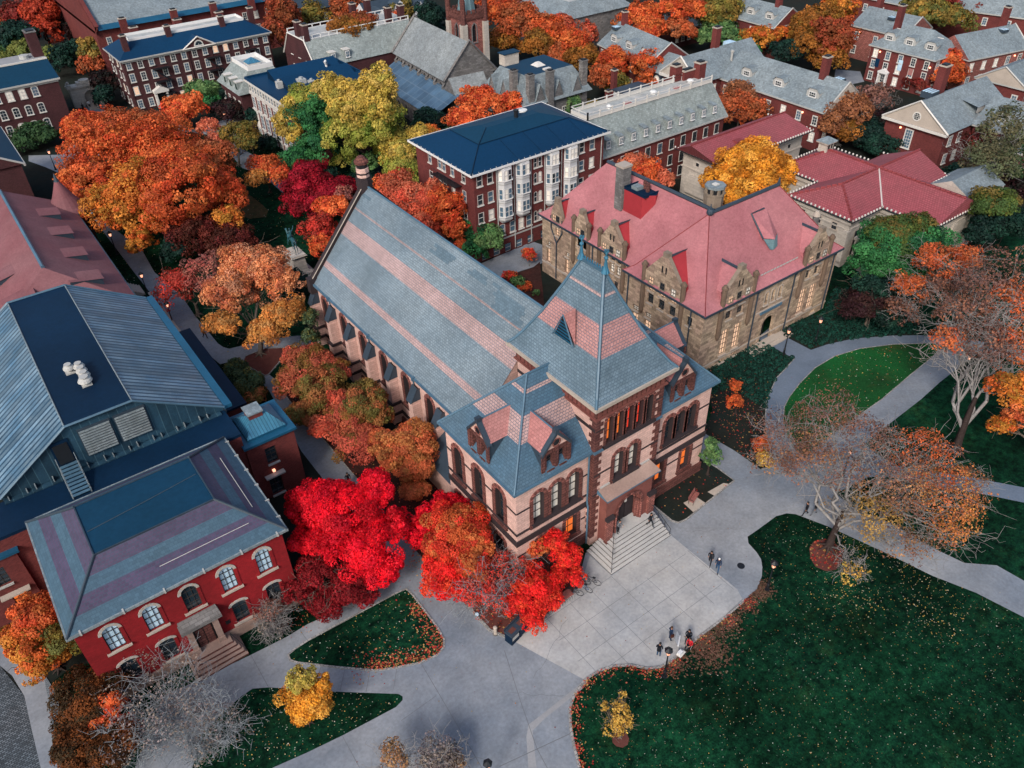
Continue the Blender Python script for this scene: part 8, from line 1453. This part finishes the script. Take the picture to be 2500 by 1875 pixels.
LP=[('black lantern post on the lawn edge beside the group of people at the easel',28.6,21.1),('black lantern post standing in the lawn at the rounded corner right of the walking pair',41.2,21.6),('black lantern post on the path leading to the buff stone hall door',69.2,42.2),('dark lantern post in the ground cover right of the buff stone hall door',73.8,41.3),('lit lantern post by the walkway next to the pink roofed hall stairs',13.9,117.0),('lit lantern post at the near end of the low red boundary wall',14.35,93.0),('lit lantern post midway along the low red boundary wall',14.0,102.4),('lit lantern post beside the small salmon tree on the curved path',44.6,153.6),('lantern post seen through the branches of the big half bare tree on the lawn',57.6,25.9),('lantern post beneath the forked grey tree by the straight path',80.4,27.0),('twin lit lantern post left of the huge orange tree',13.9,155.6),('nearest lantern post cut by the bottom edge of the view',13.05,22.35),('lit lantern post below the crimson tree path near the tall windowed hall',49.5,132),('lit lantern post in front of the arch gate hall at the far left',24.0,196.0),('lit lantern post to the right of the arch gate',33.2,190.0),('lit lantern post outside the long brick hall doorway',43.8,170.5)]
lp0=lamp_proto(*LP[0])
for lb,x,y in LP[1:]: c=dup(lp0.o); c.location=(x,y,0); c['label']=lb
mb=MB(); mb.box(.75,-.6,2.15,.8,-.35,2.3)
# ================================================================ people: one skinned body each, clothing by region
mat('skin',(.42,.22,.15),.6,.3,.1); mat('cloth_black',(.010,.012,.018),.85,.2,.2); mat('cloth_navy',(.012,.03,.075),.8,.2,.2); mat('cloth_blue',(.02,.08,.20),.8,.2,.2); mat('jeans',(.03,.07,.14),.85,.2,.2); mat('cloth_red',(.50,.02,.03),.8,.2,.2); mat('cloth_white',(.65,.66,.68),.8,.2,.1); mat('cloth_grey',(.14,.15,.17),.85,.2,.2); mat('hair_dark',(.012,.009,.009),.6,.3,.1); mat('hair_brown',(.06,.03,.018),.6,.3,.1); mat('leather',(.10,.03,.02),.6,.3,.2)
def person(label,x,y,face,pose='stand',top='cloth_black',legs='cloth_black',hair='hair_dark',extra=(),z=0,shoe='black',h=1.76):
    """joints in metres, facing +y before turning; grown with a Skin modifier then split into clothing regions"""
    J={};E=[]
    def j(n,p,r): J[n]=(Vector(p),r)
    st=pose in('walk','stand')
    if pose=='sit':
        hp=.50; j('pel',(0,0,hp),(.15,.12)); kn=[(-.11,.42,.50),(.11,.42,.50)]; an=[(-.11,.46,.08),(.12,.44,.08)]
    elif pose=='walk': hp=.93; j('pel',(0,0,hp),(.145,.11)); kn=[(-.09,.20,.52),(.09,-.04,.48)]; an=[(-.09,.28,.09),(.10,-.34,.17)]
    else: hp=.93; j('pel',(0,0,hp),(.145,.11)); kn=[(-.10,.03,.50),(.10,.02,.50)]; an=[(-.11,0,.08),(.12,0,.08)]
    lean=.10 if pose=='lean' else 0
    b=hp-.93
    j('wa',(0,.0,1.10+b),(.135,.10)); j('ch',(0,.01+lean,1.32+b),(.17,.115)); j('nk',(0,.02+lean,1.48+b),(.065,.06)); j('hd',(0,.05+lean,1.60+b),(.088,.10)); j('cr',(0,.04+lean,1.70+b),(.075,.085)); E+=[('pel','wa','T'),('wa','ch','T'),('ch','nk','T'),('nk','hd','S'),('hd','cr','S')]
    for s,i in ((-1,0),(1,1)):
        j('hp%d'%i,(s*.095,0,hp-.05),(.095,.095)); j('kn%d'%i,kn[i],(.062,.065)); j('an%d'%i,an[i],(.042,.045)); a=Vector(an[i]); j('to%d'%i,(a.x,a.y+.17,max(.04,a.z-.05)),(.045,.032)); E+=[('pel','hp%d'%i,'L'),('hp%d'%i,'kn%d'%i,'L'),('kn%d'%i,'an%d'%i,'L'),('an%d'%i,'to%d'%i,'F')]
        j('sh%d'%i,(s*.19,.0+lean,1.42+b),(.062,.065))
        if pose=='walk': el,wr=(s*.24,-.08*s+.0,1.16),(s*.22,.14 if s<0 else -.06,.94)
        elif pose in('sit','lean'): el,wr=(s*.25,.04+lean,1.15+b),(s*.14,.30+lean,1.12+b)
        else: el,wr=(s*.25,-.02,1.15+b),(s*.20,.16,.98+b)
        j('el%d'%i,el,(.045,.047)); j('wr%d'%i,wr,(.028,.030)); d=(Vector(wr)-Vector(el)).normalized(); hd=Vector(wr)+d*.07; j('ha%d'%i,hd,(.036,.018)); E+=[('ch','sh%d'%i,'T'),('sh%d'%i,'el%d'%i,'T'),('el%d'%i,'wr%d'%i,'T'),('wr%d'%i,'ha%d'%i,'S')]
        sd=d.orthogonal().normalized()
        for k,(o,ln) in enumerate(((-.027,.062),(-.009,.075),(.009,.07),(.027,.055))):
            q=hd+sd*o+d*.035; j('f%d%d'%(i,k),q,(.009,.009)); e=q+d*ln*.6+Vector((0,0,-.012)); j('g%d%d'%(i,k),e,(.008,.008)); E+=[('ha%d'%i,'f%d%d'%(i,k),'S'),('f%d%d'%(i,k),'g%d%d'%(i,k),'S')]
        q=Vector(wr)+d*.03-sd*.035; j('t%d'%i,q,(.010,.010)); j('u%d'%i,q+d*.04-sd*.015,(.009,.009)); E+=[('wr%d'%i,'t%d'%i,'S'),('t%d'%i,'u%d'%i,'S')]
    names=list(J); me=bpy.data.meshes.new('body'); me.from_pydata([tuple(J[n][0]) for n in names],[(names.index(a),names.index(c)) for a,c,_ in E],[]); ob=bpy.data.objects.new('tmp',me); C.objects.link(ob)
    md=ob.modifiers.new('s','SKIN'); 
    if not me.skin_vertices: 
        bpy.context.view_layer.objects.active=ob
    for k,n in enumerate(names): me.skin_vertices[0].data[k].radius=J[n][1]
    me.skin_vertices[0].data[0].use_root=True
    ob.modifiers.new('b','SUBSURF').levels=1; dg=bpy.context.evaluated_depsgraph_get(); m2=bpy.data.meshes.new_from_object(ob.evaluated_get(dg)); bpy.data.objects.remove(ob)
    m2.name='body'; m2.materials.clear()
    for mm in (top,legs,'skin',shoe): m2.materials.append(MATS[mm])
    key={'T':0,'L':1,'S':2,'F':3}
    for p in m2.polygons:
        c=p.center; best=9;bi=0
        for a,d_,r in E:
            A,B_=J[a][0],J[d_][0]; ab=B_-A; t=max(0,min(1,(c-A).dot(ab)/max(ab.length_squared,1e-9))); ds=(c-(A+ab*t)).length
            if r=='S' and a=='wr0': ds-=.004
            if ds<best: best=ds;bi=key[r]
        if bi==0 and c.z<hp-.06: bi=1
        if bi==2 and c.z<1.50+b and c.z>1.3+b and abs(c.x)<.12: bi=0
        p.material_index=bi; p.use_smooth=True
    T=Thing('person',label,'person',x,y,z,face,local=True); o=link('body',m2,T.o)
    s=h/1.76; T.o.scale=(s,s,s)
    hc=Vector((0,.045+lean,1.655+b)); mb=MB(); mb.ball((hc.x,hc.y-.018,hc.z+.02),.108,0,10,7,1.05)
    mb.f=[f for f in mb.f if not (sum(mb.v[i][1] for i in f)/4>hc.y+.035 and sum(mb.v[i][2] for i in f)/4<hc.z+.05) and sum(mb.v[i][2] for i in f)/4>hc.z-.07]; mb.m=[0]*len(mb.f); T.part('cap' if 'cap' in label else 'hair',mb,[hair],smooth=True)
    mb=MB(); mb.ball((hc.x-.03,hc.y+.085,hc.z-.01),.010,0,6,4); mb.ball((hc.x+.03,hc.y+.085,hc.z-.01),.010,0,6,4); T.part('eyes',mb,['black'])
    mb=MB(); mb.tube([(0,hc.y+.08,hc.z-.005),(0,hc.y+.112,hc.z-.045)],[.008,.016],5); T.part('nose',mb,['skin'])
    mb=MB(); mb.box(-.022,hc.y+.084,hc.z-.078,.022,hc.y+.094,hc.z-.068); T.part('mouth',mb,['leather'])
    mb=MB(); mb.box(-.1,-.11+lean,1.30+b,.1,-.10+lean,1.31+b)
    if 'pack' in extra: mb=MB(); mb.box(-.15,-.27,1.02+b,.15,-.11,1.45+b,0); mb.box(-.12,-.32,1.05+b,.12,-.27,1.25+b,0); mb.tube([(-.11,-.12,1.44+b),(-.11,.04,1.49+b),(-.11,.13,1.3+b)],[.018]*3,5); mb.tube([(.11,-.12,1.44+b),(.11,.04,1.49+b),(.11,.13,1.3+b)],[.018]*3,5); p=link('backpack',mb.mesh('backpack',['cloth_black']),None,(x,y,z),math.radians(face)); p.scale=(s,s,s); tag(p,'dark backpack worn by the '+('capped walker near the stone hall steps' if 'cap' in label else 'person in jeans beside the lantern post'),'backpack')
    if 'bag' in extra: mb=MB(); mb.box(.22,-.12,.72,.32,.16,1.0,0); mb.tube([(.27,-.1,1.0),(.2,0,1.45),(.27,.14,1.0)],[.012]*3,4); p=link('shoulder_bag',mb.mesh('shoulder_bag',['leather']),None,(x,y,z),math.radians(face)); p.scale=(s,s,s); tag(p,'brown shoulder bag on the navy coated person near the easel','bag')
    return T
person('person in black coat and trousers walking on the plaza, left of a walking pair',39.42,26.4,120,'walk')
person('person in blue jacket, jeans, white cap and backpack, right of the walking pair',39.35,25.5,125,'walk','cloth_navy','jeans','cloth_white',('pack',))
person('person in black walking down the right side of the front steps',37.75,32.2,190,'walk',z=.9)
person('person in black and white top leaning on the left stair rail with arms folded',34.75,33.2,200,'lean','cloth_grey','cloth_black',z=1.2)
person('person in long navy coat with brown bag standing by the easel group',31.25,23.15,-110,'stand','cloth_navy','cloth_navy','hair_brown',('bag',))
person('person in black jacket and blue jeans with backpack left of the lantern post',29.5,22.65,-60,'stand','cloth_black','jeans','hair_dark',('pack',))
person('person in black seated on a folding stool behind the red jacketed one',32.45,22.3,120,'sit','cloth_black','cloth_black')
person('person in red jacket seated at the easel',31.95,21.7,100,'sit','cloth_red','cloth_black','hair_dark')
person('person in black walking along the left walkway beside the metal roofed hall',16.6,88.1,200,'walk')
person('person in dark clothes on the shaded walkway behind the scarlet tree',18.9,54.4,180,'walk')
person("left one of two people in black behind the half bare tree's trunk",50.6,24.95,60,'walk')
person("right one of two people behind the half bare tree's trunk, grey trousers",51.3,24.5,60,'walk','cloth_black','cloth_grey')
for i,(x,y) in enumerate(((25.5,183.6),(26.9,184.6),(28.0,184.4),(28.6,183.4))): person(['distant person left of the arch gate steps','distant person in pale top at the arch gate steps','distant dark figure in the middle of the arch gate steps','distant dark figure right of the arch gate steps'][i],x,y,180,'walk','cloth_white' if i==1 else 'cloth_black')
# folding stools and easel of the small group
for x,y,lb in ((32.45,22.3,'folding stool under the seated person in black'),(31.95,21.7,'folding stool under the seated person in red')):
    T=Thing('folding_stool',lb,'stool',x,y,0,20,local=True); mb=MB(); mb.box(-.2,-.17,.36,.2,.2,.40); T.part('seat',mb,['cloth_black'])
    for s in (-1,1): mb=MB(); mb.tube([(-.19,s*.16,0),(.19,s*.16,.37)],[.013,.013],5); mb.tube([(.19,s*.16,0),(-.19,s*.16,.37)],[.013,.013],5); T.part('leg_frame',mb,['deck_grey'])
T=Thing('easel','portable easel with white board and pale cloth in front of the seated pair','easel',31.35,22.35,0,35,local=True)
mb=MB(); mb.poly([(-.45,0,.75),(.45,0,.75),(.45,.28,1.35),(-.45,.28,1.35)]); mb.poly([(-.45,.03,.75),(-.45,.31,1.35),(.45,.31,1.35),(.45,.03,.75)]); mb.box(-.5,-.08,.70,.5,.05,.75); T.part('board',mb,['cloth_white'])
for p in ((-.4,-.15),(.4,-.15),(0,.6)): mb=MB(); mb.tube([(p[0],p[1],0),(p[0]*.3,.15,1.2)],[.015,.012],5); T.part('leg',mb,['trim_dim'])
T=Thing('camp_trolley','low white folding trolley with a draped pale cloth near the easel','trolley',30.9,21.6,0,10,local=True); mb=MB(); mb.box(-.35,-.2,.3,.35,.25,.36,0); mb.box(-.3,-.1,.36,.1,.2,.6,1); T.part('tray',mb,['trim','cloth_white'])
for x in (-.3,.3):
    for y in (-.18,.22): mb=MB(); mb.tube([(x,y,.05),(x*.6,y,.3)],[.014,.014],4); mb.ball((x,y,.06),.055,0,8,5); T.part('wheel',mb,['iron'])
# ================================================================ equestrian statue
T=Thing('equestrian_statue','green bronze rider raising one arm on horseback on a tall pale pedestal','statue',32.4,95.4,0,0,local=True)
mb=MB(); mb.box(-1.9,-2.4,-.05,1.9,2.4,.35,0); mb.box(-1.55,-2.0,.35,1.55,2.0,.7,0); mb.frus((-1.2,-1.7,1.2,1.7),.7,(-1.0,-1.5,1.0,1.5),1.1,0); mb.frus((-.95,-1.45,.95,1.45),1.1,(-.85,-1.3,.85,1.3),2.9,0); mb.frus((-.9,-1.35,.9,1.35),2.9,(-1.15,-1.65,1.15,1.65),3.15,0,True,bot=True); mb.box(-1.0,-1.5,3.15,1.0,1.5,3.35,0); T.part('pedestal',mb,['stone_cream'])
def skinned(pts,edges,name,matn,parent,sub=1,loc=(0,0,0)):
    me=bpy.data.meshes.new(name); me.from_pydata([p[:3] for p in pts],[],[]) if 0 else me.from_pydata([p[:3] for p in pts],edges,[]); ob=bpy.data.objects.new('tmp',me); C.objects.link(ob); ob.modifiers.new('s','SKIN')
    for k,p in enumerate(pts): me.skin_vertices[0].data[k].radius=(p[3],p[4] if len(p)>4 else p[3])
    me.skin_vertices[0].data[0].use_root=True; ob.modifiers.new('b','SUBSURF').levels=sub; dg=bpy.context.evaluated_depsgraph_get(); m2=bpy.data.meshes.new_from_object(ob.evaluated_get(dg)); bpy.data.objects.remove(ob); m2.materials.clear(); m2.materials.append(MATS[matn])
    for p in m2.polygons: p.use_smooth=True
    return link(name,m2,parent,loc)
mat('bronze',(.020,.095,.115),.5,.5,.45,1.5,col2=(.012,.055,.075))
H_=[(0,0,2.0,.30,.34),(0,.45,1.98,.29,.33),(0,.8,2.05,.27,.34),(0,-.45,2.0,.31,.33),(0,-.8,2.0,.26,.30),(0,1.05,2.35,.17,.22),(0,1.25,2.7,.14,.17),(0,1.38,2.95,.12,.13),(0,1.6,2.8,.09,.10),(0,1.78,2.62,.07,.07),
(.18,.8,1.7,.13,.15),(.20,.85,1.25,.075,.08),(.20,.82,.75,.05,.055),(.20,.85,.3,.04,.04),(.20,.92,.08,.06,.06),(-.18,.8,1.7,.13,.15),(-.2,1.05,1.35,.075,.08),(-.2,1.25,1.15,.05,.05),(-.2,1.2,.8,.04,.04),(-.2,1.28,.62,.055,.055),
(.19,-.8,1.7,.17,.2),(.2,-.62,1.25,.09,.1),(.2,-.95,.8,.055,.06),(.2,-.85,.3,.04,.04),(.2,-.78,.08,.06,.06),(-.19,-.85,1.7,.17,.2),(-.2,-.9,1.25,.09,.1),(-.2,-1.15,.8,.055,.06),(-.2,-1.1,.3,.04,.04),(-.2,-1.02,.08,.06,.06),
(0,-1.05,2.15,.07,.07),(0,-1.25,1.9,.09,.09),(0,-1.32,1.4,.07,.07),(0,-1.3,1.05,.03,.03),(.06,1.36,3.1,.025,.025),(-.06,1.36,3.1,.025,.025)]
HE=[(0,1),(1,2),(0,3),(3,4),(2,5),(5,6),(6,7),(7,8),(8,9),(2,10),(10,11),(11,12),(12,13),(13,14),(2,15),(15,16),(16,17),(17,18),(18,19),(4,20),(20,21),(21,22),(22,23),(23,24),(4,25),(25,26),(26,27),(27,28),(28,29),(4,30),(30,31),(31,32),(32,33),(7,34),(7,35)]
ho=skinned(H_,HE,'horse','bronze',T.o,1,(0,-.1,3.33))
RD=[(0,0,2.42,.19,.16),(0,.0,2.75,.17,.13),(0,.02,3.05,.21,.14),(0,.04,3.28,.07,.07),(0,.07,3.45,.11,.12),(0,.05,3.58,.13,.13),(.26,.02,3.12,.09,.09),(.5,.25,3.25,.07,.07),(.72,.5,3.45,.05,.05),(.80,.58,3.52,.05,.04),(-.26,.02,3.12,.09,.09),(-.36,.15,2.82,.07,.07),(-.15,.42,2.68,.05,.05),(.24,.1,2.36,.13,.13),(.36,.35,2.05,.09,.09),(.36,.2,1.6,.06,.06),(.36,.34,1.5,.06,.05),(-.24,.1,2.36,.13,.13),(-.36,.35,2.05,.09,.09),(-.36,.2,1.6,.06,.06),(-.36,.34,1.5,.06,.05)]
RE=[(0,1),(1,2),(2,3),(3,4),(4,5),(2,6),(6,7),(7,8),(8,9),(2,10),(10,11),(11,12),(0,13),(13,14),(14,15),(15,16),(0,17),(17,18),(18,19),(19,20)]
skinned(RD,RE,'rider','bronze',T.o,1,(0,-.1,3.33))
# ================================================================ bench, bins, bicycles, small things
mat('bench_wood',(.36,.13,.11),.7,.3,.3,2)
T=Thing('park_bench','reddish wooden bench on a stone pad in the bed right of the front steps','bench',43.85,32.45,.115,20,local=True); T.o.scale=(.8,.8,.9)
mb=MB()
for k in range(5): mb.box(-.95,-.28+k*.115,.43,.95,-.19+k*.115,.46)
T.part('seat',mb,['bench_wood']); mb=MB()
for k in range(5): mb.box(-.95,.30+k*.02,.52+k*.1,.95,.33+k*.02,.60+k*.1)
T.part('backrest',mb,['bench_wood'])
for x in (-.85,.85):
    mb=MB(); mb.tube([(x,-.26,0),(x,-.26,.62),(x,.30,.64)],[.03]*3,5); T.part('leg',mb,['iron']); mb=MB(); mb.tube([(x,.30,0),(x,.40,1.0)],[.03]*2,5); T.part('leg',mb,['iron'])
T=Thing('recycling_bins','pair of dark slotted litter bins with white panel at the plaza corner','bins',21.75,30.9,0,12,local=True)
for i,x in enumerate((-.5,.5)):
    mb=MB(); mb.box(x-.46,-.38,.05,x+.46,.38,1.15,0); mb.box(x-.50,-.42,1.15,x+.50,.42,1.3,1); mb.box(x-.3,-.2,1.301,x+.3,.2,1.32,2); mb.box(x-.38,-.388,.55,x+.38,-.38,.95,3) if i==0 else mb.box(x-.3,-.388,.9,x+.1,-.38,1.0,3); mb.box(x-.5,.38,1.3,x+.5,.42,1.6,1); T.part('bin',mb,['roof_black_blue','slate_dark','mulch_red','trim_dim'])
T=Thing('stone_bollard','short pale stone bollard on the kerb left of the litter bins','bollard',20.5,32.05,0,0,local=True); mb=MB(); mb.cyl(0,0,0,.9,.16,.14,8); mb.cyl(0,0,.9,1.0,.19,.1,8); T.part('shaft',mb,['stone_pale']); mb=MB(); mb.cyl(0,0,0,.1,.26,n=8); T.part('base',mb,['stone_grey'])
T=Thing('garden_light','small blue grey globe light in the mulch under the orange red tree','garden light',20.2,34.2,.09,0,local=True); mb=MB(); mb.cyl(0,0,0,.35,.05,n=6); mb.ball((0,0,.45),.17); T.part('globe',mb,['glass_sky'])
def bike(label,x,y,rot,col):
    T=Thing('bicycle',label,'bicycle',x,y,pz,rot,local=True,group='bicycles parked left of the front steps'); 
    for yy in (-.52,.52):
        mb=MB(); pts=[(0,yy+.34*math.cos(a),.34+.34*math.sin(a)) for a in np.linspace(0,2*PI,19)]; mb.tube(pts,[.022]*19,5,0,False); w=T.part('wheel',mb,['black']); mb=MB()
        for k in range(8): a=k*PI/4; mb.tube([(0,yy,.34),(0,yy+.33*math.cos(a),.34+.33*math.sin(a))],[.005,.005],3)
        T.part('spokes',mb,['deck_grey'],w)
    mb=MB()
    for a,b in (((0,-.52,.34),(0,-.05,.30)),((0,-.05,.30),(0,-.2,.85)),((0,-.2,.78),(0,.38,.82)),((0,-.05,.3),(0,.38,.74)),((0,-.52,.34),(0,-.2,.78)),((0,.52,.34),(0,.36,.95))): mb.tube([a,b],[.02,.02],5)
    T.part('frame',mb,[col]); mb=MB(); mb.tube([(-.27,.30,.98),(-.1,.38,1.0),(.1,.38,1.0),(.27,.30,.98)],[.014]*4,5); T.part('handlebar',mb,['iron']); mb=MB(); mb.box(-.07,-.34,.86,.07,-.08,.91); T.part('saddle',mb,['black'])
    return T
bike('dark bicycle at the right end of the row left of the front steps',29.9,31.1,30,'iron'); bike('bicycle with blue frame in the middle of the row left of the front steps',28.9,31.0,25,'cloth_blue'); bike('black bicycle nearest the scarlet shrubs left of the front steps',28.0,31.2,35,'iron'); bike('grey bicycle half hidden behind the row left of the front steps',29.4,31.8,200,'deck_grey')
T=Thing('bike_rack','low reddish bench like bike stand beside the scarlet shrubs','bike rack',26.9,31.3,pz,0,local=True); mb=MB(); mb.box(-.9,-.35,.35,.9,.35,.43,0); T.part('top',mb,['bench_wood'])
for x in lin(-.8,.8,7): mb=MB(); mb.tube([(x,-.5,0),(x,-.5,.32),(x,-.3,.36)],[.02]*3,4); T.part('hoop',mb,['trim_dim'])
for k,(x,y,r) in enumerate(((3.0-10.2,39.4,20),(-6.6,38.6,35),(-5.9,37.8,25),(-7.6,40.3,15))):
    mb=MB(); pts=[(0,.42*math.cos(a),.02+.5*math.sin(a)) for a in np.linspace(0,PI,13)]; mb.tube(pts,[.022]*13,5); o=tag(link('bike_hoop',mb.mesh('bike_hoop',['deck_grey']),None,(x,y,0),math.radians(r)),['curved metal bike hoop in the shaded bed by the red brick hall, farthest left','curved metal bike hoop in the shaded bed, second from the cobbled strip','curved metal bike hoop in the shaded bed nearest the bronze shrubs','curved metal bike hoop in the shaded bed closest to the red brick wall'][k],'bike hoop')
T=Thing('blue_canopy','blue canopy over the doorway under the tall brick chimney, upper right','awning',150.5,73.5,0,0,local=True); mb=MB(); mb.box(-2,-1,2.4,2,1,2.55,0); T.part('canopy',mb,['roof_navy'])
for x in (-1.9,1.9): mb=MB(); mb.cyl(x,-.9,0,2.4,.05,n=5); T.part('pole',mb,['iron'])
